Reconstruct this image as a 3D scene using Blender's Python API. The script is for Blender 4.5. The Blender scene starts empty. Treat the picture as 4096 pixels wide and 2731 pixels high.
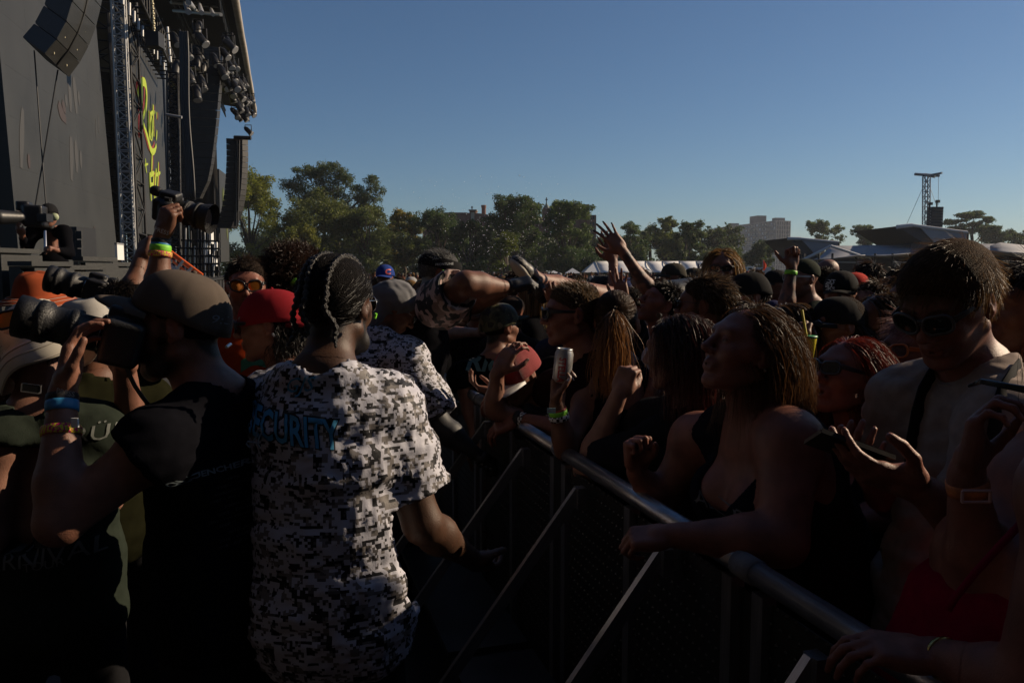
import bpy, bmesh, math, random
import numpy as np
from mathutils import Vector, Matrix, noise as mnoise
from mathutils.bvhtree import BVHTree
rad = math.radians
random.seed(7); np.random.seed(7)
SC = bpy.context.scene
COL = SC.collection
# ------------------------------------------------------------------ camera
F_PX, CX, CY = 3186.0, 2048.0, 1365.5
PITCH = math.atan((1365.5-1085.0)/F_PX)
CAM = np.array([0.0, 0.0, 1.75])
cd = bpy.data.cameras.new('camera'); cam = bpy.data.objects.new('camera', cd); COL.objects.link(cam)
cd.sensor_width = 36.0; cd.lens = 36.0*F_PX/4096.0; cd.clip_start = .05; cd.clip_end = 6000
cam.location = CAM; cam.rotation_euler = (math.pi/2-PITCH, 0, 0); SC.camera = cam
# ------------------------------------------------------------------ sky, sun, exposure
SUN_AZ, SUN_EL = rad(70), rad(27)          # azimuth measured from the view direction towards the right
w = bpy.data.worlds.new('World'); SC.world = w; w.use_nodes = True
nt = w.node_tree; bg = nt.nodes['Background']
sky = nt.nodes.new('ShaderNodeTexSky'); sky.sky_type = 'NISHITA'; sky.sun_disc = False
sky.sun_elevation = SUN_EL; sky.sun_rotation = SUN_AZ
sky.altitude = 200; sky.air_density = 1.0; sky.dust_density = 0.35; sky.ozone_density = 2.5
wb = nt.nodes.new('ShaderNodeMix'); wb.data_type = 'RGBA'; wb.blend_type = 'MULTIPLY'; wb.inputs[0].default_value = 1; wb.inputs[7].default_value = (.76, .94, 1.11, 1)   # cool white balance of the photograph
nt.links.new(sky.outputs[0], wb.inputs[6]); nt.links.new(wb.outputs[2], bg.inputs[0]); bg.inputs[1].default_value = .05
sl = bpy.data.lights.new('sun', 'SUN'); sl.energy = 5.0; sl.angle = rad(.5); sl.color = (1, .80, .57)
so = bpy.data.objects.new('sun', sl); COL.objects.link(so)
sd = Vector((math.sin(SUN_AZ)*math.cos(SUN_EL), math.cos(SUN_AZ)*math.cos(SUN_EL), math.sin(SUN_EL)))
so.rotation_euler = sd.to_track_quat('Z', 'Y').to_euler(); so.location = (20, 8, 30)
vs = SC.view_settings; vs.view_transform = 'Standard'; vs.look = 'None'; vs.gamma = 1; vs.use_curve_mapping = False
vs.exposure = .17
SC.render.film_transparent = False
SC.cycles.max_bounces = 6; SC.cycles.diffuse_bounces = 2; SC.cycles.glossy_bounces = 2
SC.cycles.transmission_bounces = 4; SC.cycles.transparent_max_bounces = 6; SC.cycles.volume_bounces = 0
SC.cycles.use_denoising = True; SC.cycles.sample_clamp_indirect = 4
# ------------------------------------------------------------------ geometry of the place
_Fw = np.array([0, math.cos(PITCH), -math.sin(PITCH)]); _Up = np.array([0, math.sin(PITCH), math.cos(PITCH)]); _Rt = np.array([1., 0, 0])
def P(px, py, d):
    """world point at photo position (px, py), d metres away along the view"""
    return CAM + d*(_Fw + (px-CX)/F_PX*_Rt - (py-CY)/F_PX*_Up)
ST_A = rad(16.5)
U = np.array([-math.sin(ST_A), math.cos(ST_A), 0.0])      # along the stage front and the barricade
NL = np.array([-math.cos(ST_A), -math.sin(ST_A), 0.0])    # from the pit towards the stage
def S(t, D, z): return U*t + NL*D + np.array([0, 0, z])
def onD(px, py, D):
    r = P(px, py, 1.0)-CAM
    return CAM + r*((D-NL.dot(CAM))/NL.dot(r))
def onZ(px, py, z):
    r = P(px, py, 1.0)-CAM
    return CAM + r*((z-CAM[2])/r[2])
# ------------------------------------------------------------------ materials
MATS = {}
def mat(name, col=(.5, .5, .5), rough=.7, metal=0., var=0., vscale=8., bump=0., bscale=60., attr=False, emit=None, estr=0.,
        trans=0., sss=0., spec=.5, alpha=1., sheen=0.):
    if name in MATS: return MATS[name]
    m = bpy.data.materials.new(name); m.use_nodes = True; MATS[name] = m
    n = m.node_tree; b = n.nodes['Principled BSDF']; L = n.links
    b.inputs['Roughness'].default_value = rough; b.inputs['Metallic'].default_value = metal
    b.inputs['Specular IOR Level'].default_value = spec
    src = None
    if attr:
        a = n.nodes.new('ShaderNodeAttribute'); a.attribute_name = 'Col'; src = a.outputs['Color']
    else:
        b.inputs['Base Color'].default_value = (*col, 1)
    tc = n.nodes.new('ShaderNodeTexCoord')
    if var > 0:
        nz = n.nodes.new('ShaderNodeTexNoise'); nz.inputs['Scale'].default_value = vscale; nz.inputs['Detail'].default_value = 5
        L.new(tc.outputs['Object'], nz.inputs['Vector'])
        mp = n.nodes.new('ShaderNodeMapRange'); mp.inputs[1].default_value = .3; mp.inputs[2].default_value = .7
        mp.inputs[3].default_value = 1-var; mp.inputs[4].default_value = 1+var
        L.new(nz.outputs[0], mp.inputs[0])
        mx = n.nodes.new('ShaderNodeMix'); mx.data_type = 'RGBA'; mx.blend_type = 'MULTIPLY'; mx.inputs[0].default_value = 1
        if src is not None: L.new(src, mx.inputs[6])
        else: mx.inputs[6].default_value = (*col, 1)
        L.new(mp.outputs[0], mx.inputs[7]); src = mx.outputs[2]
    if src is not None: L.new(src, b.inputs['Base Color'])
    if bump > 0:
        bz = n.nodes.new('ShaderNodeTexNoise'); bz.inputs['Scale'].default_value = bscale; bz.inputs['Detail'].default_value = 4
        L.new(tc.outputs['Object'], bz.inputs['Vector'])
        bp = n.nodes.new('ShaderNodeBump'); bp.inputs['Strength'].default_value = bump; bp.inputs['Distance'].default_value = .02
        L.new(bz.outputs[0], bp.inputs['Height']); L.new(bp.outputs[0], b.inputs['Normal'])
    if emit is not None:
        b.inputs['Emission Color'].default_value = (*emit, 1); b.inputs['Emission Strength'].default_value = estr
    if sss > 0:
        b.inputs['Subsurface Weight'].default_value = sss; b.inputs['Subsurface Scale'].default_value = .012
        b.inputs['Subsurface Radius'].default_value = (1, .35, .2)
    if sheen > 0: b.inputs['Sheen Weight'].default_value = sheen
    if trans > 0:
        t = n.nodes.new('ShaderNodeBsdfTranslucent'); ms = n.nodes.new('ShaderNodeMixShader'); ms.inputs[0].default_value = trans
        if src is not None: L.new(src, t.inputs[0])
        else: t.inputs[0].default_value = (*col, 1)
        L.new(b.outputs[0], ms.inputs[1]); L.new(t.outputs[0], ms.inputs[2])
        L.new(ms.outputs[0], n.nodes['Material Output'].inputs[0])
    if alpha < 1: b.inputs['Alpha'].default_value = alpha
    return m
# ------------------------------------------------------------------ objects
def V3(a): return Vector((float(a[0]), float(a[1]), float(a[2])))
ROOTLOC = {}
def link(o, parent=None):
    COL.objects.link(o)
    if parent is not None:
        o.parent = parent
        if parent.type == 'EMPTY': o.matrix_parent_inverse = Matrix.Translation(-parent.location)
    return o
def tag(o, label=None, cat=None, group=None, kind=None):
    if label: o['label'] = label
    if cat: o['category'] = cat
    if group: o['group'] = group
    if kind: o['kind'] = kind
    return o
def thing(name, label, cat, loc, group=None):
    o = bpy.data.objects.new(name, None); o.empty_display_size = .1; o.location = V3(loc); COL.objects.link(o)
    return tag(o, label, cat, group)
def np_mesh(name, V, F, m=None, col=None, smooth=True):
    """V (n,3); F list of index arrays (quads and/or tris as equal-width arrays)"""
    if isinstance(F, np.ndarray): F = [F]
    F = [f for f in F if len(f)]
    me = bpy.data.meshes.new(name); V = np.asarray(V, np.float32)
    me.vertices.add(len(V)); me.vertices.foreach_set('co', V.ravel())
    nl = sum(f.size for f in F); npol = sum(len(f) for f in F)
    me.loops.add(nl); me.polygons.add(npol)
    me.loops.foreach_set('vertex_index', np.concatenate([f.ravel() for f in F]).astype(np.int32))
    tot = np.concatenate([np.full(len(f), f.shape[1]) for f in F]).astype(np.int32)
    me.polygons.foreach_set('loop_start', (np.cumsum(tot)-tot).astype(np.int32))
    me.polygons.foreach_set('use_smooth', np.full(npol, smooth))
    me.update(calc_edges=True); me.validate()
    if col is not None:
        a = me.color_attributes.new('Col', 'FLOAT_COLOR', 'POINT'); c = np.ones((len(V), 4), np.float32); c[:, :3] = col
        a.data.foreach_set('color', c.ravel())
    if m is not None: me.materials.append(m)
    return me
def mobj(name, V, F, m, parent=None, col=None, smooth=True):
    return link(bpy.data.objects.new(name, np_mesh(name, V, F, m, col, smooth)), parent)
class MB:
    """collects simple shapes into one mesh (a single part)"""
    def __init__(s): s.v = []; s.q = []; s.n = 0
    def add(s, V, F):
        s.v.append(np.asarray(V, float)); s.q += [tuple(int(i)+s.n for i in f) for f in F]; s.n += len(V); return s
    def box(s, c, size, R=None, taper=1.0):
        h = np.array(size)/2; v = np.array([(x, y, z) for z in (-1, 1) for y in (-1, 1) for x in (-1, 1)], float)
        v[4:, :2] *= taper; v = v*h
        if R is not None: v = v@np.asarray(R).T
        return s.add(v+np.asarray(c), [(0, 2, 3, 1), (4, 5, 7, 6), (0, 1, 5, 4), (2, 6, 7, 3), (0, 4, 6, 2), (1, 3, 7, 5)])
    def hexa(s, pts):      # eight corners, bottom four then top four, both counter-clockwise
        return s.add(pts, [(3, 2, 1, 0), (4, 5, 6, 7), (0, 1, 5, 4), (1, 2, 6, 5), (2, 3, 7, 6), (3, 0, 4, 7)])
    def tube(s, pts, r, seg=8, caps=True):
        pts = np.asarray(pts, float); n = len(pts); r = np.broadcast_to(np.asarray(r, float), (n,))
        t = np.gradient(pts, axis=0) if n > 2 else np.repeat((pts[1]-pts[0])[None], 2, 0)
        t = t/np.maximum(np.linalg.norm(t, axis=1), 1e-9)[:, None]
        up = np.array([0, 0, 1.]) if abs(t[0][2]) < .9 else np.array([1., 0, 0])
        rings = []
        a = np.linspace(0, 2*np.pi, seg, endpoint=False)
        x = np.cross(t[0], up); x /= np.linalg.norm(x)
        for i in range(n):
            x = x-t[i]*x.dot(t[i]); x /= max(np.linalg.norm(x), 1e-9); y = np.cross(t[i], x)
            rings.append(pts[i]+r[i]*(np.cos(a)[:, None]*x+np.sin(a)[:, None]*y))
        F = []
        for i in range(n-1):
            for j in range(seg):
                k = (j+1) % seg; F.append((i*seg+j, i*seg+k, (i+1)*seg+k, (i+1)*seg+j))
        if caps: F += [tuple(range(seg-1, -1, -1)), tuple((n-1)*seg+j for j in range(seg))]
        return s.add(np.concatenate(rings), F)
    def lathe(s, prof, R=None, c=(0, 0, 0), seg=24, sx=1., sy=1., wob=None):
        prof = np.asarray(prof, float); a = np.linspace(0, 2*np.pi, seg, endpoint=False); V = []
        for i, (r, z) in enumerate(prof):
            ring = np.stack([r*np.cos(a)*sx, r*np.sin(a)*sy, np.full(seg, z)], 1)
            if wob: ring = wob(ring, a, i)
            V.append(ring)
        V = np.concatenate(V)
        if R is not None: V = V@np.asarray(R).T
        F = [(i*seg+j, i*seg+(j+1) % seg, (i+1)*seg+(j+1) % seg, (i+1)*seg+j) for i in range(len(prof)-1) for j in range(seg)]
        return s.add(V+np.asarray(c), F)
    def grid(s, G):
        G = np.asarray(G, float); a, b = G.shape[:2]
        return s.add(G.reshape(-1, 3), [(i*b+j, i*b+j+1, (i+1)*b+j+1, (i+1)*b+j) for i in range(a-1) for j in range(b-1)])
    def slab(s, G, th):    # a curved sheet with thickness; th a vector
        G = np.asarray(G, float); a, b = G.shape[:2]; n0 = a*b; V = np.concatenate([G.reshape(-1, 3), (G+np.asarray(th)).reshape(-1, 3)])
        F = []
        for i in range(a-1):
            for j in range(b-1):
                q = (i*b+j, i*b+j+1, (i+1)*b+j+1, (i+1)*b+j); F.append(q[::-1]); F.append(tuple(x+n0 for x in q))
        rim = [(0, j) for j in range(b)]+[(i, b-1) for i in range(1, a)]+[(a-1, j) for j in range(b-2, -1, -1)]+[(i, 0) for i in range(a-2, 0, -1)]
        for (i, j), (k, l) in zip(rim, rim[1:]+rim[:1]):
            F.append((i*b+j, k*b+l, k*b+l+n0, i*b+j+n0))
        return s.add(V, F)
    def build(s, name, m, parent=None, smooth=False):
        me = bpy.data.meshes.new(name); me.from_pydata(np.concatenate(s.v).tolist(), [], s.q); me.materials.append(m)
        if smooth: me.polygons.foreach_set('use_smooth', [True]*len(me.polygons))
        me.update()
        return link(bpy.data.objects.new(name, me), parent)
_UNIT = {}
def _unit(kind, m, seg=8):
    k = (kind, m.name, seg)
    if k not in _UNIT:
        b = MB()
        if kind == 'rod': b.tube([(0, 0, 0), (0, 0, 1)], 1, seg)
        else: b.box((0, 0, 0), (1, 1, 1))
        me = bpy.data.meshes.new(kind); me.from_pydata(np.concatenate(b.v).tolist(), [], b.q); me.materials.append(m)
        if kind == 'rod': me.polygons.foreach_set('use_smooth', [len(p.vertices) == 4 for p in me.polygons])
        _UNIT[k] = me
    return _UNIT[k]
def rod(name, a, b, r, m, parent=None, seg=8):
    a, b = V3(a), V3(b); d = b-a; q = d.to_track_quat('Z', 'Y').to_matrix().to_4x4()
    o = bpy.data.objects.new(name, _unit('rod', m, seg))
    o.matrix_basis = Matrix.Translation(a) @ q @ Matrix.Diagonal((r, r, d.length, 1)); return link(o, parent)
def block(name, c, size, m, parent=None, rz=0., R=None):
    o = bpy.data.objects.new(name, _unit('block', m))
    M = Matrix.Rotation(rz, 4, 'Z') if R is None else Matrix(np.asarray(R).tolist()).to_4x4()
    o.matrix_basis = Matrix.Translation(V3(c)) @ M @ Matrix.Diagonal((*[float(x) for x in size], 1)); return link(o, parent)
def rotz(a): c, s = math.cos(a), math.sin(a); return np.array([[c, -s, 0], [s, c, 0], [0, 0, 1.]])
def rotx(a): c, s = math.cos(a), math.sin(a); return np.array([[1., 0, 0], [0, c, -s], [0, s, c]])
def roty(a): c, s = math.cos(a), math.sin(a); return np.array([[c, 0, s], [0, 1., 0], [-s, 0, c]])
def nrm(v): v = np.asarray(v, float); return v/max(np.linalg.norm(v), 1e-9)
# ------------------------------------------------------------------ smooth distance-field modeller
class Sdf:
    def __init__(s): s.p = []; s.paint = []; s.R = np.eye(3); s.o = np.zeros(3); s.k = .01; s.col = (.5, .5, .5)
    def frame(s, R=np.eye(3), o=(0, 0, 0)): s.R = np.asarray(R, float); s.o = np.asarray(o, float); return s
    def _pt(s, a): return s.R@np.asarray(a, float)+s.o
    def _mk(s, t, lo, hi, kw, **d):
        d.update(t=t, lo=lo, hi=hi, k=kw.get('k', s.k), op=kw.get('op', 1), col=np.array(kw.get('col', s.col)))
        if kw.get('paint'): d['soft'] = kw.get('soft', .004); s.paint.append(d)
        else: s.p.append(d)
        return s
    def cone(s, a, b, ra, rb=None, **kw):
        rb = ra if rb is None else rb; a, b = s._pt(a), s._pt(b); r = max(ra, rb)
        return s._mk('c', np.minimum(a, b)-r, np.maximum(a, b)+r, kw, a=a, b=b, ra=ra, rb=rb)
    def ell(s, c, r, R=None, **kw):
        M = s.R if R is None else s.R@np.asarray(R); c = s._pt(c); r = np.asarray(r, float); e = np.sqrt(((M*r)**2).sum(1))
        return s._mk('e', c-e, c+e, kw, c=c, r=r, M=M)
    def box(s, c, h, rd=.005, R=None, **kw):
        M = s.R if R is None else s.R@np.asarray(R); c = s._pt(c); h = np.asarray(h, float); e = np.abs(M*h).sum(1)
        return s._mk('b', c-e, c+e, kw, c=c, h=h, M=M, rd=rd)
    def cut(s, pt, n, **kw):       # keep the side the normal points away from
        kw['op'] = 0; return s._mk('p', np.full(3, -1e3), np.full(3, 1e3), kw, c=s._pt(pt), n=s.R@nrm(n))
    @staticmethod
    def d1(q, p):
        t = q['t']
        if t == 'c':
            ba = q['b']-q['a']; pa = p-q['a']; h = np.clip(pa@ba/max(ba@ba, 1e-12), 0, 1)
            return np.sqrt(((pa-h[..., None]*ba)**2).sum(-1))-(q['ra']+(q['rb']-q['ra'])*h)
        if t == 'e':
            x = (p-q['c'])@q['M']; k0 = np.sqrt(((x/q['r'])**2).sum(-1)); k1 = np.sqrt(((x/q['r']**2)**2).sum(-1))
            return k0*(k0-1)/np.maximum(k1, 1e-6)
        if t == 'b':
            x = np.abs((p-q['c'])@q['M'])-(q['h']-q['rd'])
            return np.sqrt((np.maximum(x, 0)**2).sum(-1))+np.minimum(x.max(-1), 0)-q['rd']
        return (p-q['c'])@q['n']
    def ev(s, p, blo=None, bhi=None, pad=0.):
        d = np.full(p.shape[:-1], 1e2, np.float64)
        for q in s.p:
            if blo is not None:
                e = q['k']+pad
                sel = np.nonzero(((blo < q['hi']+e) & (bhi > q['lo']-e)).all(1))[0]
                if not len(sel): continue
                pp, dd = p[sel], d[sel]
            else: pp, dd = p, d
            x = s.d1(q, pp); k = max(q['k'], 1e-5)
            if q['op'] == 1:
                h = np.clip(.5+.5*(x-dd)/k, 0, 1); r = x+(dd-x)*h-k*h*(1-h)
            else:
                x = -x if q['op'] == -1 else x
                h = np.clip(.5-.5*(x-dd)/k, 0, 1); r = x+(dd-x)*h+k*h*(1-h)
            if blo is not None: d[sel] = r
            else: d = r
        return d
    def mesh2(s, hf, hc, foci):
        """fine near the foci (head, hands), coarser elsewhere"""
        A, Fa = s.mesh(hf, (foci, 1)); B, Fb = s.mesh(hc, (foci, -1))
        return np.concatenate([A, B]), np.concatenate([Fa, Fb+len(A)])
    def mesh(s, h, part=None):
        add = [q for q in s.p if q['op'] == 1]
        lo = np.min([q['lo'] for q in add], 0)-3*h; hi = np.max([q['hi'] for q in add], 0)+3*h
        bs = 8*h; n = np.ceil((hi-lo)/bs).astype(int)
        I = np.stack(np.meshgrid(*[np.arange(x) for x in n], indexing='ij'), -1).reshape(-1, 3)
        blo = lo+I*bs
        d = s.ev((blo+bs/2)[:, None, :], blo, blo+bs, bs*1.2)[:, 0]
        ok = np.abs(d) < bs*1.1
        if part is not None:
            fd = lambda X: np.min([np.linalg.norm(X-np.asarray(c), axis=1)-r for c, r in part[0]], 0)*part[1]
            ok &= fd(blo+bs/2) < bs*.95
        I = I[ok]; blo = lo+I*bs; B = len(I); base = I*8
        off = np.stack(np.meshgrid(*[np.arange(9)]*3, indexing='ij'), -1).reshape(-1, 3)
        D = s.ev(lo+(base[:, None]+off)*h, blo, blo+bs, h*2).reshape(B, 9, 9, 9)
        Sg = D < 0
        cnt = np.zeros((B, 8, 8, 8), np.int8); cor = [(x, y, z) for x in (0, 1) for y in (0, 1) for z in (0, 1)]
        for x, y, z in cor: cnt += Sg[:, x:x+8, y:y+8, z:z+8]
        b, i, j, k = np.nonzero((cnt > 0) & (cnt < 8)); ijk = np.stack([i, j, k], 1)
        acc = np.zeros((len(b), 3)); nn = np.zeros(len(b))
        for c0 in cor:
            for ax in range(3):
                if c0[ax]: continue
                c1 = list(c0); c1[ax] = 1
                d0 = D[b, i+c0[0], j+c0[1], k+c0[2]]; d1 = D[b, i+c1[0], j+c1[1], k+c1[2]]
                m = (d0 < 0) != (d1 < 0); t = np.where(m, d0/np.where(m, d0-d1, 1), 0)
                pt = np.array(c0, float)+0*acc; pt[:, ax] += t; acc += pt*m[:, None]; nn += m
        V = lo+(base[b]+ijk+acc/nn[:, None])*h
        N = n*8+2; key = lambda g: ((g[:, 0]+1)*N[1]+(g[:, 1]+1))*N[2]+(g[:, 2]+1)
        kk = key(base[b]+ijk); o = np.argsort(kk); kk = kk[o]; V = V[o]
        quads = []
        for ax in range(3):
            bb, cc = (ax+1) % 3, (ax+2) % 3
            A = Sg[:, :8, :8, :8]; sl = [slice(0, 8)]*3; sl[ax] = slice(1, 9); Bq = Sg[(slice(None), *sl)]
            e, i, j, k = np.nonzero(A != Bq); g = base[e]+np.stack([i, j, k], 1); ins = A[e, i, j, k]
            idx = []
            for ob, oc in ((-1, -1), (0, -1), (0, 0), (-1, 0)):
                q = g.copy(); q[:, bb] += ob; q[:, cc] += oc; kq = key(q); p_ = np.clip(np.searchsorted(kk, kq), 0, len(kk)-1)
                idx.append(np.where(kk[p_] == kq, p_, -1))
            Q = np.stack(idx, 1); Q[~ins] = Q[~ins][:, ::-1]; quads.append(Q[(Q >= 0).all(1)])
        Q = np.concatenate(quads)
        if part is not None:
            Q = Q[fd(V[Q].mean(1)) < h*(.9 if part[1] < 0 else .3)]; u, inv = np.unique(Q, return_inverse=True); V = V[u]; Q = inv.reshape(-1, 4)
        return V, Q
    def colour(s, V, tau=.004):
        C = np.zeros((len(V), 3)); W = np.zeros(len(V))
        for q in s.p:
            if q['op'] != 1: continue
            m = ((V > q['lo']-.02) & (V < q['hi']+.02)).all(1)
            x = np.exp(np.clip(-s.d1(q, V[m])/tau, -30, 8)); C[m] += x[:, None]*q['col']; W[m] += x
        C /= np.maximum(W, 1e-12)[:, None]
        for q in s.paint:
            m = ((V > q['lo']-.02) & (V < q['hi']+.02)).all(1)
            a = np.clip(.5-s.d1(q, V[m])/q['soft'], 0, 1)[:, None]; C[m] = C[m]*(1-a)+q['col']*a
        return C
def vnorm(V, F):
    n = np.cross(V[F[:, 2]]-V[F[:, 0]], V[F[:, 3]]-V[F[:, 1]]); N = np.zeros_like(V)
    for c in range(4): np.add.at(N, F[:, c], n)
    return N/np.maximum(np.linalg.norm(N, axis=1), 1e-12)[:, None]
def wob(V, sc, seed, oct=3):
    """cheap smooth pseudo noise of a point cloud, about -1..1"""
    r = np.random.RandomState(seed); out = np.zeros(len(V)); amp = 1.; tot = 0
    for o in range(oct):
        for _ in range(3):
            k = r.normal(size=3)*sc*(2**o); ph = r.uniform(0, 6.28)
            out += amp*np.sin(V@k+ph+1.3*np.sin(V@(r.normal(size=3)*sc*(2**o)*.7)+r.uniform(0, 6.28))); tot += amp
        amp *= .55
    return out/tot*1.6
# ------------------------------------------------------------------ ground
m_ground = mat('ground_trodden_grass', (.035, .035, .02), .95, var=.5, vscale=.6, bump=.5, bscale=9)
m_pit = mat('pit_ground_boards', (.02, .02, .02), .85, var=.3, vscale=2, bump=.3, bscale=30)
g = MB(); n = 40; xs = np.concatenate([[-2500], np.linspace(-300, 300, n), [2500]]); ys = np.concatenate([[-600], np.linspace(-60, 400, n), [4000]])
g.grid([[(x, y, 0) for x in xs] for y in ys]); o = g.build('ground', m_ground); tag(o, kind='structure')
g = MB(); g.slab([[S(t, D, .004) for D in (-.92, 2.55)] for t in np.linspace(-9, 60, 24)], (0, 0, .012)); tag(g.build('pit_floor', m_pit), kind='structure')
# ------------------------------------------------------------------ stage
m_black = mat('black_drape', (.008, .008, .009), .9, var=.3, vscale=3)
m_blackp = mat('black_painted_steel', (.012, .012, .013), .5, var=.2)
m_alu = mat('aluminium_truss', (.33, .33, .33), .5, .5, var=.15, vscale=14)
m_dalu = mat('dark_scaffold_steel', (.025, .025, .027), .6, .3, var=.2)
m_deck = mat('stage_deck_ply', (.012, .012, .012), .7, var=.3)
m_led = mat('led_wall_face', (.026, .027, .026), .55, var=.22, vscale=.9)
m_case = mat('grey_speaker_cabinet', (.16, .15, .13), .6, var=.15, bump=.2, bscale=150)
m_grille = mat('dark_grille', (.014, .015, .014), .55, var=.25, vscale=30, bump=.4, bscale=240)
m_white = mat('white_powder_coat', (.7, .7, .68), .6)
m_roof = mat('grey_roof_membrane', (.34, .31, .27), .8, var=.25, vscale=1.2, bump=.4, bscale=8)
m_logo = mat('lit_green_lettering', (.3, .36, .03), .6, emit=(.36, .48, .03), estr=.2)
m_logored = mat('lit_red_outline', (.2, .03, .03), .6, emit=(.25, .02, .02), estr=.18)
m_chain = mat('yellow_chain', (.5, .45, .3), .5, .4)
K1 = 1050/1497.
def c1(x, y, D): return onD(x*K1, y*K1, D)
st = thing('stage_platform', 'low black stage deck with draped front along the left side', 'stage', S(20, 5, 0))
MB().hexa([S(-22, 2.6, 0), S(-22, 17, 0), S(70, 17, 0), S(70, 2.6, 0), S(-22, 2.6, 1.36), S(-22, 17, 1.36), S(70, 17, 1.36), S(70, 2.6, 1.36)]).build('skirt', m_black, st)
MB().hexa([S(-22.1, 2.5, 1.362), S(-22.1, 17, 1.362), S(70, 17, 1.362), S(70, 2.5, 1.362), S(-22.1, 2.5, 1.42), S(-22.1, 17, 1.42), S(70, 17, 1.42), S(70, 2.5, 1.42)]).build('deck', m_deck, st)
for t in np.arange(-10, 60, 2.4): rod('skirt_post', S(t, 2.56, 0.01), S(t, 2.56, 1.34), .03, m_dalu, st)
# stage wings: the black wall at the back, and the near wing that goes on beside the camera
bw = thing('stage_backdrop', 'tall black drape wall closing the back of the stage', 'backdrop', S(24, 12, 1.42))
for i, t in enumerate(np.arange(14, 66, 2.)):
    G = [[S(t+x, 12+.22*math.sin(x*6.3+i), z) for x in np.linspace(0, 1.97, 7)] for z in np.linspace(1.42, 14, 3)]
    MB().slab(G, NL*.02).build('drape', m_black, bw, True)
nw = thing('wing_or_shade_wall', 'black draped scaffold wing at the near end of the stage', 'stage wing', S(-8, 5, 1.42))
for i, t in enumerate(np.arange(-22, 6, 2.)):
    MB().slab([[S(t+x, 6.2+.2*math.sin(x*6.3+i), z) for x in np.linspace(0, 1.97, 7)] for z in np.linspace(1.42, 13, 3)], NL*.02).build('drape', m_black, nw, True)
shade_wall = thing('wing_or_shade_wall', 'unseen tall black drape wall added behind the camera to block sky light', 'stage wing', S(-4.6, 0, 0))  # made-up wall out of view, added to keep the foreground dark
for i, D in enumerate(np.arange(-8, 6, 2.)):
    MB().slab([[S(-4.6+.2*math.sin(x*6.3+i), D+x, z) for x in np.linspace(0, 1.97, 7)] for z in np.linspace(.02, 12, 3)], -U*.02).build('drape', m_black, shade_wall, True)
fw = thing('wing_or_shade_wall', 'tall black draped wall at the far end of the stage', 'stage wing', S(60, 9, 1.42))
for i, D in enumerate(np.arange(3.7, 14, 2.)):
    MB().slab([[S(60+.2*math.sin(x*6.3+i), D+x, z) for x in np.linspace(0, 1.97, 7)] for z in np.linspace(1.42, 15, 3)], U*.02).build('drape', m_black, fw, True)
def screen(quad, D, label, th=.25):
    """quad: photo corners bl, br, tr, tl on the plane at D"""
    c = [onD(x, y, D) for x, y in quad]
    r = thing('video_screen', label, 'video screen', (c[0]+c[1])/2, 'big video screens')
    nu, nv = 5, 7
    P4 = lambda a, b: (c[0]*(1-a)+c[1]*a)*(1-b)+(c[3]*(1-a)+c[2]*a)*b
    cell = None
    for i in range(nu):
        for j in range(nv):
            g = .0008
            q = [P4((i+g)/nu, (j+g)/nv), P4((i+1-g)/nu, (j+g)/nv), P4((i+1-g)/nu, (j+1-g)/nv), P4((i+g)/nu, (j+1-g)/nv)]
            b = [p+NL*th for p in q]
            MB().hexa([q[0], q[1], b[1], b[0], q[3], q[2], b[2], b[3]]).build('led_panel', m_led, r)
    fr = MB()
    for a, b in ((0, 1), (1, 2), (2, 3), (3, 0)): fr.tube([c[a]+NL*(th+.1), c[b]+NL*(th+.1)], .06, 6)
    fr.build('back_frame', m_dalu, r)
    return r, c
s1, c_1 = screen([(78, 1052), (473, 1057), (384, 100), (-60, -420)], 4.0, 'large near grey video screen behind the camera operator, faint picture on it')
s2, c_2 = screen([(531, 926), (672, 950), (649, 319), (480, 56)], 4.6, 'grey video screen showing green brush lettering')
s3, c_3 = screen([(884, 1048), (918, 1046), (913, 706), (876, 676)], 3.6, 'small far video screen beside the trees showing dim green lettering')
def ribbon(pts, wd, D, nm, m, parent, lift=.03, th=.012):
    pts = [c1(x, y, D)-NL*lift for x, y in pts]; q = []
    P_ = np.array(pts); Q = []
    for a, b in zip(P_[:-1], P_[1:]):
        for t in np.linspace(0, 1, 5)[:-1]: Q.append(a*(1-t)+b*t)
    Q.append(P_[-1]); Q = np.array(Q)
    for _ in range(3): Q[1:-1] = (Q[:-2]+2*Q[1:-1]+Q[2:])/4
    T = np.gradient(Q, axis=0); T /= np.linalg.norm(T, axis=1)[:, None]; W = np.cross(T, NL)
    s_ = np.linspace(0, 1, len(Q)); k = wd*(.55+.45*np.sin(np.pi*np.clip(s_*1.1, 0, 1)))[:, None]
    G = np.stack([Q+W*k, Q-W*k], 1); MB().slab(G, -NL*th).build(nm, m, parent)
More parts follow.
